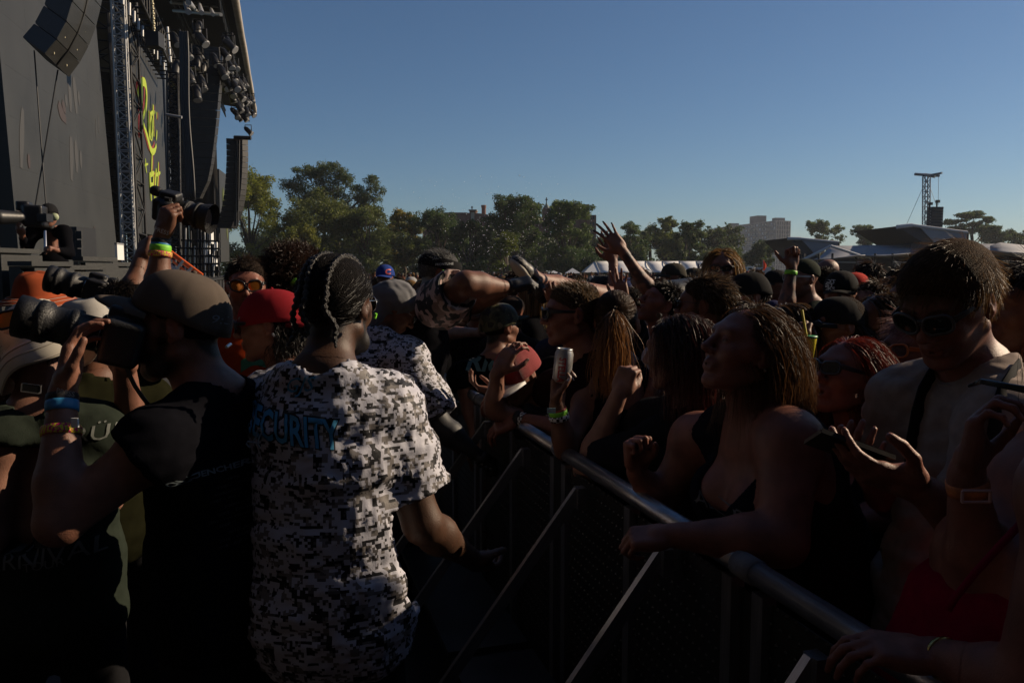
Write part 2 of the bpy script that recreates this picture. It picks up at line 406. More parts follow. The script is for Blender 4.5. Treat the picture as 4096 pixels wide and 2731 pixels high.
LET = [([(780, 548), (786, 500), (803, 463), (822, 470), (831, 520), (829, 600), (815, 660), (802, 690)], .34),
       ([(806, 480), (800, 600), (797, 720), (800, 800)], .3), ([(806, 690), (824, 745), (840, 800), (852, 850), (866, 872), (880, 856), (886, 828)], .3),
       ([(842, 630), (842, 700), (846, 780), (852, 790)], .28), ([(855, 655), (850, 720), (856, 800), (864, 770), (862, 690), (855, 655)], .24),
       ([(868, 598), (868, 680), (872, 780)], .28), ([(850, 652), (878, 640)], .2), ([(889, 640), (888, 680)], .12), ([(890, 745), (886, 800)], .16),
       ([(862, 868), (861, 930), (858, 1000)], .2), ([(848, 985), (852, 1050), (857, 1145)], .3), ([(848, 1000), (874, 985)], .22), ([(852, 1060), (868, 1050)], .2),
       ([(872, 1000), (868, 1060), (876, 1135)], .24), ([(886, 965), (880, 1040), (882, 1130)], .26), ([(898, 925), (897, 1000), (890, 1110)], .2), ([(886, 1000), (908, 985)], .18),
       ([(806, 855), (808, 900)], .1), ([(802, 878), (813, 875)], .08), ([(824, 905), (826, 960), (831, 985)], .14), ([(816, 945), (838, 935)], .1)]
for p, wd in LET: ribbon(p, wd*.5, 4.6, 'letter_stroke', m_logo, s2)
for p, wd in LET[:3]: ribbon([(x-9, y-14) for x, y in p], .12, 4.6, 'letter_outline', m_logored, s2, .012)
for p, wd in LET[3:16:2]: ribbon([(x+8, y+4) for x, y in p], .07, 4.6, 'letter_outline', m_logored, s2, .012)
K = 600/1882.
for p in ([(1540, 190), (1535, 300), (1552, 420), (1572, 520), (1580, 600)], [(1545, 220), (1560, 330), (1562, 420)], [(1585, 380), (1588, 480), (1582, 560)], [(1580, 600), (1590, 700), (1598, 800)]):
    ribbon([((400+x*K)/K1, (700+y*K)/K1) for x, y in p], .55, 3.6, 'letter_stroke', mat('dim_green_lettering', (.09, .11, .03), .6, emit=(.1, .12, .02), estr=.15), s3)
# faint standing picture on the near screen
for p, wd in (([(392, 470), (400, 560), (402, 640)], .14), ([(418, 440), (428, 540), (436, 650)], .16), ([(445, 520), (452, 600)], .1), ([(372, 540), (380, 610)], .1), ([(402, 780), (408, 900), (406, 1030)], .16), ([(428, 800), (436, 900), (438, 985)], .15), ([(458, 860), (462, 960)], .1), ([(560, 660), (562, 760)], .05), ([(545, 680), (548, 790)], .04), ([(128, 620), (122, 800), (120, 960)], .12)):
    ribbon(p, wd, 4.0, 'lit_picture_patch', mat('faint_lit_picture', (.045, .044, .042), .6, emit=(.09, .085, .085), estr=.06), s1, .004, .002)
for p, wd in (([(330, 590), (345, 640), (375, 690)], .14), ([(352, 580), (372, 640)], .1), ([(160, 880), (165, 960)], .08), ([(535, 1290), (538, 1420)], .07), ([(100, 1200), (105, 1260)], .1)):
    ribbon(p, wd, 4.0, 'lit_picture_patch', mat('faint_red_picture', (.04, .03, .028), .6, emit=(.09, .035, .03), estr=.06), s1, .008, .002)
def truss(name, label, cat, a, b, wd, dp, nseg, m, group=None, r=.03, dirs=None, zig=True):
    a, b = np.asarray(a), np.asarray(b); t = nrm(b-a)
    e1, e2 = dirs if dirs else (nrm(np.cross(t, [0, 0, 1])) if abs(t[2]) < .9 else U, None)
    e2 = nrm(np.cross(t, e1)) if e2 is None else e2
    root = thing(name, label, cat, a, group)
    cs = [(-1, -1), (1, -1), (1, 1), (-1, 1)]; off = [e1*wd/2*x+e2*dp/2*y for x, y in cs]
    for o_ in off: rod('chord', a+o_, b+o_, r, m, root, 6)
    for i in range(nseg):
        p0 = a+(b-a)*i/nseg; p1 = a+(b-a)*(i+1)/nseg
        for f in range(4):
            q0, q1 = off[f], off[(f+1) % 4]
            if zig: rod('brace', p0+(q0 if i % 2 else q1), p1+(q1 if i % 2 else q0), r*.6, m, root, 5)
            rod('rung', p1+q0, p1+q1, r*.6, m, root, 5)
    return root
z0 = 1.42
def colm(px0, px1, D):   # foot and head of an upright seen between two photo columns
    f = c1(px1, 1480, D); f[2] = z0; return f, np.array([f[0], f[1], 12.5])
f_, h_ = colm(735, 0, 4.4)
f_ = c1(737, 1500, 4.2); h_ = c1(659, -60, 4.2); h_[:2] = f_[:2]
truss('truss_tower', 'bright aluminium ladder truss standing between the two near screens', 'truss', f_, h_, .34, .34, 26, m_alu)
f2 = c1(690, 1480, 5.2); h2 = f2.copy(); h2[2] = 13
truss('scaffold_tower', 'dark scaffold tower behind the gap between the near screens', 'scaffold', f2, h2, 1.9, 1.4, 12, m_dalu, r=.05)
f2 = c1(20, 1480, 5.0); h2 = f2.copy(); h2[2] = 13
truss('scaffold_tower', 'dark scaffold tower at the left edge of the photo', 'scaffold', f2, h2, 1.4, 1.6, 12, m_dalu, r=.05)
truss('header_truss', 'dark truss running along the top of the lettered screen', 'truss', c1(690, -120, 4.3), c1(938, 395, 4.3), .9, .8, 16, m_dalu, r=.05, zig=False)
hr = thing('rigging_rail', 'row of pale upright brackets on the truss above the lettered screen', 'rail', c1(760, 60, 4.1))
for i in range(11):
    x = 700+235*(i/10)**.8; y = -25+ (x-700)*1.72
    rod('bracket', c1(x, y+55*(1-i/16), 3.9), c1(x, y-20, 3.9), .05*(1-i/22), m_alu, hr)
sc_ = thing('support_column', 'slim blue grey column at the right side of the lettered screen', 'column', c1(955, 1080, 4.9))
a_ = c1(958, 1085, 4.9); b_ = a_.copy(); b_[2] = 13
rod('post', a_, b_, .16, mat('blue_grey_steel', (.09, .11, .14), .5, .3), sc_, 10); rod('post', a_+U*.5, b_+U*.5, .07, m_dalu, sc_, 8)
for i in range(9): rod('tie', a_+np.array([0, 0, 1.1*i+.4]), a_+U*.5+np.array([0, 0, 1.1*i+.4]), .03, m_dalu, sc_, 6)
# hanging loudspeaker lines
def la_box(name, q, d0, front, d1, parent, m_side, m_front):
    """q: near side panel corners in crop pixels (front-low, back-low, back-high, front-high); front: pixel offset to the far edge of the grille"""
    A = [P(x*K1, y*K1, d) for (x, y), d in zip(q, d0)]
    Bk = [P((x+front[0])*K1, (y+front[1])*K1, d+d1) for (x, y), d in zip(q, d0)]
    bx = MB(); bx.hexa([A[0], A[1], Bk[1], Bk[0], A[3], A[2], Bk[2], Bk[3]]); b = bx.build(name, m_side, parent)
    up = nrm(A[3]-A[0])*.008; out = nrm(A[0]-A[1])*.015
    f = MB(); f.hexa([A[0]+out+up, A[0]+up, Bk[0]+up, Bk[0]+out+up, A[3]+out-up, A[3]-up, Bk[3]-up, Bk[3]+out-up]); f.build('grille', m_front, b)
    return A
la = thing('line_array', 'big black hanging loudspeaker stack at the top left corner', 'loudspeaker', P(300*K1, 330*K1, 8.7), 'hanging loudspeaker lines')
edge = [(255, 310), (325, 228), (380, 125), (415, 10), (440, -110), (455, -240)]; bk = [(392, 442), (456, 356), (506, 262), (548, 152), (575, 40), (595, -80)]
m_las = mat('loudspeaker_side', (.028, .028, .027), .5, var=.2, vscale=6, bump=.15, bscale=120)
for i in range(5):
    s_ = .02
    l = lambda a, b, t: (a[0]*(1-t)+b[0]*t, a[1]*(1-t)+b[1]*t)
    mid0, mid1 = l(edge[i], bk[i], .52), l(edge[i+1], bk[i+1], .52)
    A = la_box('speaker_box', [l(edge[i], edge[i+1], s_), l(bk[i], bk[i+1], s_), l(bk[i+1], bk[i], s_), l(edge[i+1], edge[i], s_)], (8.2, 8.9, 8.9, 8.2), (-125, -92), .75, la, m_las, m_grille)
    b0 = np.array(P(*(np.array(mid0)*K1), 8.55)); b1 = P(*(np.array(mid1)*K1), 8.55)
    o_ = np.array([.01, -.03, 0]); rod('side_rib', b0+o_, b1+o_, .012, m_las, la, 6)
    for tt in (.25, .78): 
        p_ = P(*(np.array(l(l(edge[i], bk[i], tt), l(edge[i+1], bk[i+1], tt), .5))*K1), 8.2+.7*tt); rod('latch', p_+np.array([.0, -.05, -.03]), p_+np.array([0, -.05, .03]), .006, m_chain, la, 6)
for a, b in (((195, 290), (243, 930)), ((243, 930), (262, 1170)), ((330, 400), (243, 930)), ((243, 930), (200, 1180))):
    rod('tie_line', P(a[0]*K1, a[1]*K1, 8.9), P(b[0]*K1, b[1]*K1, 8.9), .008, m_blackp, la, 6)
def curve_array(label, pts, d, n, wpx, m_edge, boxw, tiltx):
    pts = np.array(pts, float); r = thing('line_array', label, 'loudspeaker', P(pts[-1][0]*K1, pts[-1][1]*K1, d), 'hanging loudspeaker lines')
    seg = np.linspace(0, len(pts)-1, n+1); ip = lambda s: np.array([np.interp(s, range(len(pts)), pts[:, k]) for k in (0, 1)])
    for i in range(n):
        a, b = ip(seg[i]+.01), ip(seg[i+1]-.01); Wd = d/F_PX*K1
        A = [P(*(a*K1), d), P(*((a+(wpx, wpx*.15))*K1), d+.5), P(*((b+(wpx, wpx*.15))*K1), d+.5), P(*(b*K1), d)]
        off = np.array(NL*boxw*1.0)
        bx = MB(); bx.hexa([A[3], A[2], A[2]+off, A[3]+off, A[0], A[1], A[1]+off, A[0]+off]); bx.build('speaker_box', m_edge, r)
    return r
m_lae = mat('loudspeaker_pale_edge', (.022, .021, .02), .55, var=.3, vscale=5)
curve_array('long curved black loudspeaker line hanging in the dark stage mouth', [(1247, 270), (1256, 330), (1250, 500), (1238, 650), (1222, 800), (1205, 930), (1185, 1030), (1138, 1132)], 30, 22, 17, m_lae, 1.25, 0)
r2 = curve_array('far hanging black loudspeaker line seen against the yellow green tree', [(1382, 792), (1384, 900), (1380, 1000), (1372, 1100), (1355, 1200), (1318, 1300)], 47, 16, 32, mat('loudspeaker_black', (.006, .006, .007), .6, var=.2), .9, 0)
for dx in (1345, 1352, 1365): rod('hoist_cable', P(dx*K1, 790*K1, 46.8), P((dx-8)*K1, 1290*K1, 46.8), .04, m_blackp, r2, 6)
rod('fly_bar', P(1335*K1, 785*K1, 46.7), P(1432*K1, 788*K1, 46.7), .12, m_blackp, r2, 6)
# roof
rf = thing('stage_roof', 'big dark stage roof with pale weathered front edge', 'roof', onD(1030, 460, 1.5))
e0, e1_ = onD(944, -40, 1.6), onD(1028, 460, 1.6)
zr = np.linspace(0, 1, 13); G = []
ed = [e0*(1-t)+e1_*t for t in zr]
up = np.array([0, 0, 1.])
MB().slab([[p+up*(.05*math.sin(i*2.1)), p+up*(.62+.12*math.sin(i*1.7))] for i, p in enumerate(ed)], NL*.35-U*.0).build('front_edge', m_roof, rf, True)
MB().slab([[p+NL*x+up*(.45+x*.13) for x in (.1, 4, 9, 15)] for p in ed], up*.2).build('roof_skin', m_black, rf)
e0b = e0-U*14
MB().slab([[p+NL*x+up*(.45+x*.13) for x in (.5, 4, 9, 15)] for p in (e0b, e0-U*.02)], up*.2).build('roof_skin', m_black, rf)
for D_, k in ((.9, 0), (3.5, .4), (6.5, .8)):
    for o_ in (0, .7): rod('roof_chord', e0-U*8+NL*D_+up*(k-.1-o_), e1_+NL*D_+up*(k-.1-o_), .07, m_dalu, rf, 6)
    for i in range(26):
        p = e0*(1-i/26)+e1_*(i/26)+NL*D_+up*(k-.1); q = e0*(1-(i+1)/26)+e1_*((i+1)/26)+NL*D_+up*(k-.8); rod('roof_brace', p, q, .04, m_dalu, rf, 5)
for x0, y0, x1, y1 in ((975, 15, 1320, 45), (990, 62, 1260, 85), (1050, 10, 1075, 70), (1130, 0, 1150, 75), (1190, 20, 1215, 85), (1130, 75, 1075, 15)):
    rod('cross_truss', c1(x0, y0, 5.), c1(x1, y1, 2.2), .09, m_alu, rf, 6)
# stage lights under the roof
def lamp(p, aim, label='black stage lamp hanging under the roof edge'):
    r = thing('stage_lamp', label, 'stage lamp', p, 'stage lamps hanging under the roof')
    aim = nrm(aim); p = np.asarray(p)
    b = MB(); b.tube([p-aim*.28, p-aim*.17, p+aim*.14, p+aim*.26], [.07, .12, .13, .16], 10); b.build('can', m_blackp, r, True)
    MB().tube([p+aim*.255, p+aim*.275], [.145, .13], 10).build('lens', mat('lamp_lens', (.35, .35, .36), .15, 0., spec=.8), r)
    k = MB(); k.tube([p+(.17, 0, 0), p+(.17, 0, .3), p+(-.17, 0, .3), p+(-.17, 0, 0)], .025, 6); k.build('yoke', m_dalu, r)
rs = random.Random(3)
for i in range(44):
    t = rs.random(); a = np.array((1285, 285))*(1-t)+np.array((1425, 690))*t
    x = a[0]+rs.uniform(-70, 40)*(1-.35*t); y = a[1]+rs.uniform(-80, 110)
    d = 27+16*t+rs.uniform(-2, 2)
    lamp(P(x*K1, y*K1, d), (rs.uniform(.2, .9), rs.uniform(-.6, .2), -.8))
for i in range(16):
    lamp(P(rs.uniform(985, 1170)*K1, rs.uniform(150, 560)*K1, 27+rs.uniform(-2, 4)), (rs.uniform(-.2, .9), -.3, -.9), 'dark stage lamp high in the black stage mouth')
# cables, chains and drapery lines in the stage mouth
cb = thing('cable_bundle', 'bundle of black cables hanging in the stage mouth', 'cables', c1(1050, 1130, 4))
for k in range(7):
    x = 1022+k*7; pts = [P((x+6*math.sin(y/130+k)+ (y-230)*.045)*K1, y*K1, 24) for y in range(180, 1150, 60)]
    MB().tube(pts, .035, 5).build('cable', mat('dull_cable', (.05, .05, .05), .5), cb, True)
ch = thing('hoist_chain', 'pale hoist chain hanging over the lettered screen', 'chain', P(880*K1, 210*K1, 17))
for i in range(16): rod('link', P((867+i*.85)*K1, (-10+i*14)*K1, 17), P((868+i*.85)*K1, (1+i*14)*K1, 17), .02 if i % 2 else .034, m_chain, ch, 6)
MB().box(P(884*K1, 232*K1, 17), (.28, .3, .3)).build('hoist', m_blackp, ch)
lt = truss('lighting_ladder', 'thin dark ladder of lamps standing in the stage mouth', 'truss', P(1000*K1, 1480*K1, 24), P(985*K1, 420*K1, 24), .3, .3, 22, m_dalu, r=.03)
rl = thing('bright_rod', 'bright upright rod of lamps beside the slim column', 'lamp bar', P(970*K1, 355*K1, 20))
for i in range(5): rod('rod', P((955+i*4)*K1, (155+i*42)*K1, 20), P((957+i*4)*K1, (188+i*42)*K1, 20), .03, m_white, rl, 6)
fr_ = thing('white_pipe', 'short white pipe lying across the dark stage opening', 'pipe', P(950*K1, 655*K1, 22)); rod('pipe', P(947*K1, 655*K1, 22), P(1037*K1, 670*K1, 22), .04, m_alu, fr_)
# backline on the stage: dark uprights, white cases
rs = random.Random(5)
bk_ = [(843, 950, 13, 52, 26), (828, 998, 16, 40, 26), (866, 985, 12, 34, 28), (842, 1040, 22, 36, 25), (478, 1010, 9, 60, 17), (860, 1052, 18, 26, 27)]
for i, (x, y, wp, hp, d) in enumerate(bk_):
    s_ = d/F_PX; c = P(x, y, d); r = thing('equipment_case', ['pale upright case standing tall in the stage mouth', 'pale case left of the tall upright case on stage', 'small pale case nearest the far screen', 'wide pale case low on the stage', 'narrow white upright between the two near screens', 'low pale case near the far screen'][i], 'case', c-np.array([0, 0, hp*s_/2]))
    block('shell', c, (wp*s_, .5, hp*s_), m_white, r, .2); block('lid_rim', c+np.array([0, 0, hp*s_/2+.02]), (wp*s_*1.06, .54, .04), m_alu, r, .2)
sr = thing('equipment_rack', 'dark frame rack of stage gear left of the far screen', 'rack', P(830, 1090, 25))
for i in range(14):
    x = 700+i*13+rs.uniform(-4, 4); rod('upright', P(x, 1108, 24), P(x+rs.uniform(-3, 3), rs.uniform(900, 1010), 24), .025, m_dalu if i % 3 else m_alu, sr, 6)
for i in range(5): rod('shelf_bar', P(700, 960+i*32, 24), P(880, 965+i*30, 24), .03, m_dalu, sr, 6)
# access ramp with orange rails
rp = thing('access_ramp', 'sloping metal ramp with orange handrails on the stage', 'ramp', P(730, 1100, 13))
m_or = mat('orange_rail_paint', (.75, .12, .02), .45)
for a, b, r_, m_ in (((655, 984), (811, 1100), .022, m_or), ((650, 994), (800, 1104), .018, m_or), ((640, 1004), (770, 1108), .02, m_or), ((655, 1042), (722, 1096), .04, m_alu), ((645, 1052), (708, 1104), .04, m_alu), ((640, 1085), (690, 1040), .03, m_alu), ((690, 1100), (735, 1042), .03, m_alu), ((735, 1104), (770, 1070), .03, m_alu)):
    rod('rail', P(*a, 13), P(*b, 13), r_, m_, rp)
MB().slab([[P(640, 1076, 12.6), P(790, 1118, 12.6)], [P(640, 1076, 13.6), P(790, 1118, 13.6)]], up*.03).build('tread', m_alu, rp)
# cabinets along the stage edge, left
def cabinet(x0, y0, x1, y1, d, label, split=.55, m_l=None):
    s_ = d/F_PX; c = P((x0+x1)/2, (y0+y1)/2, d); wd, ht = (x1-x0)*s_, (y1-y0)*s_
    r = thing('speaker_cabinet', label, 'loudspeaker', c-np.array([0, 0, ht/2]), 'cabinets along the stage edge')
    a = -.12; R = rotz(a); ex = R@np.array([1., 0, 0])
    MB().box(c-ex*wd*(1-split)/2, (wd*split, .5, ht), R).build('shell', m_l or m_case, r)
    MB().box(c+ex*wd*split/2+R@np.array([0, .03, 0]), (wd*(1-split)-.01, .5, ht-.03), R).build('grille', m_grille, r)
    MB().tube([c+R@np.array([-wd*.03, -.26, ht*.3]), c+R@np.array([-wd*.03, -.24, ht*.3])], .035, 10).build('handle_cup', m_blackp, r)
    MB().box(c+np.array([0, 0, ht/2+.022]), (wd*1.02, .52, .04), R).build('top_cap', m_grille, r)
cabinet(-60, 1014, 92, 1200, 7, 'pale grey speaker cabinet at the left edge above the rust hat', .68)
cabinet(365, 1046, 408, 1180, 7.6, 'narrow pale speaker cabinet left of the raised forearm', .45)
cabinet(225, 1080, 362, 1200, 7.4, 'dark speaker cabinet behind the rust hat', .5, m_blackp)
cabinet(120, 1066, 220, 1200, 6.9, 'low black speaker cabinet in front of the camera operator', .5, m_blackp)
cabinet(412, 1066, 520, 1190, 8.2, 'black floor wedge behind the raised forearm', .5, m_blackp)
rk = thing('monitor_rack', 'dark rack with vent panels behind the camera operator', 'rack', P(305, 1060, 9))
block('case', P(305, 975, 9), (.24, .4, .36), m_blackp, rk)
for i in range(2):
    for j in range(3): block('vent', P(292+i*25, 940+j*36, 8.78), (.06, .02, .085), m_grille, rk)
# ------------------------------------------------------------------ trees
m_bark = mat('tree_bark', (.06, .045, .032), .9, var=.35, vscale=3, bump=.5, bscale=14)
m_leaf = mat('foliage', attr=True, rough=.55, trans=.45, spec=.3)
def tree(name, label, px, top, wpx, d, base, col, col2, nleaf=9000, clumps=None, leaf=.3, seed=0, airy=0., trunk_r=.35, ncl=20, fill=.5, group='trees behind the festival field'):
    """px, top: photo column of the trunk and row of the crown top; base: fraction of the height where foliage begins"""
    rs = np.random.RandomState(seed); s_ = d/F_PX
    foot = P(px, 1085, d); foot[2] = 0; H = P(px, top, d)[2]; W = wpx*s_/2
    root = thing(name, label, 'tree', foot, group)
    if clumps is None:
        cl = []
        for i in range(ncl):
            a = rs.uniform(0, 6.283); t = rs.uniform(0, 1); z = base+(1-base)*t
            rr = W*math.sqrt(max(0, 1-((t-.4)/.68)**2))*rs.uniform(.35, .8); R_ = W*rs.uniform(.24, .42)*(1-.3*airy)
            cl.append((math.cos(a)*rr, math.sin(a)*rr, min(H*z, H-R_*.8), R_, R_*rs.uniform(.65, .9)))
        cl.append((0, 0, H*.93-W*.1, W*.34, W*.3))
    else:
        cl = [((x-px)*s_, rs.uniform(-.3, .3)*r*s_*2, P(x, y, d)[2], r*s_, ry*s_) for x, y, r, ry in clumps]
    big = cl; cl = []
    for (x, y, z, r, rz) in big:      # every bough breaks up into smaller uneven tufts
        cl.append((x, y, z, r*.62, rz*.6))
        for _ in range(6):
            v = rs.normal(size=3); v /= np.linalg.norm(v); f_ = rs.uniform(.55, 1.05); q = rs.uniform(.22, .5)
            cl.append((x+v[0]*r*f_, y+v[1]*r*f_, z+v[2]*rz*f_, r*q, rz*q*rs.uniform(.7, 1.1)))
    V = []; C = []
    col, col2 = np.array(col)*(.84, 1.04, .9), np.array(col2)*(.9, 1.04, .9)
    tw = sum(c[3]*c[3] for c in cl)
    for ci, (x, y, z, r, rz) in enumerate(cl):
        k = max(20, int(2.5*nleaf*r*r/tw))
        v = rs.normal(size=(k, 3)); v /= np.linalg.norm(v, axis=1)[:, None]
        v *= (rs.uniform(0, 1, k)**(.28+.3*airy))[:, None]
        v *= (1+.3*wob(v*1.0, 3.6, seed*31+ci, 2)+.16*rs.normal(size=k))[:, None]
        p = v*np.array([r, r, rz])+np.array([x, y, z])
        V.append(p); f = np.clip(rs.normal(.0, .22, k)+rs.uniform(0, 1)*.75, 0, 1)[:, None]; C.append((col*(1-f)+col2*f)*1.7*rs.uniform(.6, 1.25, (k, 1)))
    Pn = np.concatenate(V); C = np.concatenate(C); k = len(Pn)
    a = rs.normal(size=(k, 3)); a /= np.linalg.norm(a, axis=1)[:, None]; b = np.cross(a, rs.normal(size=(k, 3))); b /= np.linalg.norm(b, axis=1)[:, None]
    sz = leaf*1.2*rs.uniform(.5, 1.3, (k, 1))
    Q = np.stack([Pn-a*sz*.45, Pn+b*sz*.42, Pn+a*sz*.45], 1).reshape(-1, 3)+foot
    mobj('crown', Q, np.arange(3*k).reshape(-1, 3), m_leaf, root, np.repeat(C, 3, 0), False)
    t = MB(); fz = H*max(base, .25)
    t.tube([foot, foot+(.1*W, 0, fz*.6), foot+(.02*W, 0, fz*1.25), foot+(0, 0, H*.8)], [trunk_r*1.3, trunk_r, trunk_r*.8, trunk_r*.15], 8)
    for ci, (x, y, z, r, rz) in enumerate(big):
        if ci % 2 and clumps is None: continue
        s0 = foot+np.array([0, 0, min(fz*rs.uniform(.7, 1.3), z*.8)]); e = foot+np.array([x, y, z])
        m_ = (s0+e)/2+np.array([0, 0, -.06*np.linalg.norm(e-s0)])+rs.normal(size=3)*.25
        t.tube([s0, m_, e], [trunk_r*.42, trunk_r*.28, trunk_r*.07], 6)
        for q in range(3):
            v = rs.normal(size=3); v[2] = abs(v[2]); v = v/np.linalg.norm(v)*np.array([r, r, rz])*.85; t.tube([m_*.4+e*.6, e+v*.5, e+v], [trunk_r*.14, trunk_r*.08, trunk_r*.03], 5)
    t.build('trunk', m_bark, root, True)
    return root
YG, DG, MG, OG, OR = (.15, .135, .02), (.028, .042, .015), (.05, .065, .018), (.085, .085, .02), (.2, .12, .02)
tree('yellowing_tree', 'yellow green tree beside the far hanging loudspeakers', 1000, 690, 330, 118, .12, (.085, .085, .014), YG, 13000, seed=1, leaf=.32, ncl=30)
tree('tall_loose_tree', 'tallest tree with open umbrella crown and bare forked limbs', 1335, 655, 420, 130, .45, (.045, .055, .022), (.075, .08, .028), 12000, seed=2, leaf=.3, trunk_r=.42, clumps=[
    (1205, 740, 62, 48), (1245, 700, 60, 42), (1290, 690, 58, 36), (1330, 705, 55, 40), (1370, 690, 48, 34), (1400, 725, 42, 40), (1180, 770, 38, 34), (1300, 745, 52, 36), (1500, 740, 46, 40), (1480, 790, 44, 40), (1440, 800, 36, 30), (1520, 775, 32, 40), (1420, 850, 46, 30), (1350, 760, 60, 45), (1300, 800, 72, 50), (1225, 810, 62, 45), (1430, 780, 52, 45), (1460, 850, 62, 45), (1380, 830, 62, 42)])
tree('drooping_tree', 'broad olive drooping tree under the tallest tree', 1300, 790, 470, 122, .1, (.05, .052, .014), (.1, .1, .02), 15000, seed=3, leaf=.34, ncl=34)
tree('leafy_tree', 'olive drooping tree right of the tallest tree trunk', 1480, 830, 300, 119, .08, (.045, .05, .016), (.085, .09, .025), 11000, seed=4, leaf=.3, ncl=26)
tree('yellowing_tree', 'low yellow tinged tree at the foot of the tallest tree', 1215, 905, 190, 105, .05, (.07, .07, .012), (.14, .12, .02), 6000, seed=5, leaf=.26)
tree('leafy_tree', 'dark green rounded tree with orange tinged top left of the brick gable', 1610, 845, 210, 128, .1, MG, OR, 8500, seed=6, leaf=.32, ncl=24)
tree('leafy_tree', 'dark green tree in front of the brick gable', 1745, 840, 300, 124, .05, DG, (.055, .07, .018), 11000, seed=7, leaf=.32, ncl=28)
tree('leafy_tree', 'rounded dark tree under the chimney', 1880, 880, 200, 118, .05, DG, MG, 7500, seed=8, leaf=.3, ncl=22)
tree('maple_tree', 'tall dense maple left of the small church dome', 2060, 785, 280, 121, .08, DG, (.06, .075, .018), 12000, seed=9, leaf=.33, ncl=30)
tree('maple_tree', 'tall dense maple in front of the big brick block', 2275, 800, 250, 117, .14, (.035, .05, .014), (.085, .1, .025), 12000, seed=10, leaf=.32, ncl=30)
tree('small_tree', 'small yellow green tree lit in front of the maples', 2025, 932, 150, 95, .05, (.05, .055, .012), (.13, .13, .025), 6000, seed=11, leaf=.22)
tree('small_tree', 'low dark tree under the big brick block', 2330, 1000, 240, 112, .02, DG, MG, 5500, seed=12, leaf=.28)
tree('leafy_tree', 'green tree right of the raised tattooed hand', 2520, 888, 210, 135, .05, (.03, .045, .015), (.07, .085, .025), 9000, seed=13, leaf=.32, ncl=24)
tree('leafy_tree', 'highest of the yellow tinged trees behind the white marquee', 2660, 868, 170, 150, .1, (.07, .075, .02), (.15, .14, .03), 7500, seed=14, leaf=.36, ncl=22)
tree('leafy_tree', 'broad green tree left of the apartment block', 2740, 892, 190, 132, .04, (.035, .045, .015), (.075, .085, .025), 10500, seed=15, leaf=.33, ncl=28)
tree('leafy_tree', 'thin edged tree touching the left end of the apartment block', 2880, 985, 190, 128, .04, (.045, .05, .018), (.08, .085, .03), 6500, seed=16, leaf=.3)
tree('leafy_tree', 'rounded tree standing in front of the apartment block', 3050, 965, 170, 140, .04, (.028, .04, .016), (.06, .07, .024), 7500, seed=17, leaf=.32, ncl=24)
tree('airy_tree', 'airy round tree right of the apartment block', 3290, 878, 200, 190, .35, (.05, .06, .022), (.09, .1, .035), 5200, seed=18, leaf=.42, airy=.8)
tree('leafy_tree', 'dense rounded tree between the two canopy wings', 3455, 900, 150, 180, .3, (.04, .052, .018), (.07, .085, .028), 6500, seed=19, leaf=.42)
tree('leafy_tree', 'low tree left of the big canopy wing', 3640, 932, 130, 185, .2, (.045, .055, .02), (.08, .09, .03), 4500, seed=20, leaf=.4)
tree('umbrella_tree', 'flat topped spreading tree behind the loudspeaker tower', 3880, 855, 240, 175, .5, (.04, .052, .02), (.075, .085, .03), 6500, seed=21, leaf=.4, clumps=[(3790, 890, 40, 16), (3840, 868, 40, 14), (3890, 862, 42, 14), (3935, 882, 34, 14), (3800, 920, 50, 22), (3870, 900, 44, 14), (3920, 920, 60, 24)])
tree('leafy_tree', 'dark tree right of the flat topped tree', 3965, 893, 180, 165, .1, (.035, .045, .017), (.065, .075, .026), 7000, seed=22, leaf=.38)
tree('leafy_tree', 'low tree at the right edge of the photo', 4090, 922, 170, 160, .1, (.045, .052, .02), (.08, .085, .03), 6000, seed=23, leaf=.36)
rs = random.Random(11)
for i in range(13):
    x = 1000+i*160; tree('background_tree', 'dark background tree filling the wood behind the nearer trees', x, rs.uniform(905, 955), 270, 165, -.05, (.03, .038, .012), (.06, .065, .02), 4200, seed=40+i, leaf=.6, group='background trees of the wood')
# ------------------------------------------------------------------ brick buildings behind the trees
m_brick = mat('dark_red_brick', (.16, .075, .05), .85, var=.25, vscale=1.2, bump=.3, bscale=6)
m_stone = mat('pale_stone_trim', (.3, .26, .2), .8, var=.2)
m_copper = mat('green_copper', (.07, .11, .095), .6, var=.2)
m_winpane = mat('dark_window_glass', (.02, .025, .03), .2)
def flat_px(pts, d, dep):
    A = [P(x, y, d) for x, y in pts]; B = [a+np.array([0, dep, 0]) for a in A]; return A, B
def prism(pts, d, dep, name, m, parent=None, off=(0, 0, 0)):
    """outline at distance d carried straight back by dep metres: a solid of real size"""
    A, B = flat_px(pts, d, dep); n_ = len(pts); b = MB(); F = [tuple(range(n_)), tuple(range(2*n_-1, n_-1, -1))]+[(i, i+n_, (i+1) % n_+n_, (i+1) % n_) for i in range(n_)]
    b.add(np.concatenate([A, B])+np.array(off), F); o = b.build(name, m, parent); bm = bmesh.new(); bm.from_mesh(o.data); bmesh.ops.recalc_face_normals(bm, faces=bm.faces); bm.to_mesh(o.data); bm.free(); return o
def zb(x, y, d): p = P(x, y, d); return p
d = 185
ch_ = thing('brick_church', 'brick church with cross gable, round chimney and green dome showing above the trees', 'church', (zb(2000, 1085, d)[0], d, 0))
prism([(1690, 1082), (1690, 853), (1735, 853), (1735, 850), (1860, 850), (1878, 852), (1878, 842), (1903, 842), (1903, 852), (1940, 856), (1990, 868), (2190, 868), (2190, 1082)], d, 26, 'wall', m_brick, ch_)
prism([(1874, 842), (1874, 838), (1907, 838), (1907, 842)], d-.6, 6, 'gable_cornice', m_stone, ch_)
prism([(1884, 885), (1884, 850), (1897, 850), (1897, 885)], d-.35, .3, 'niche', m_stone, ch_)
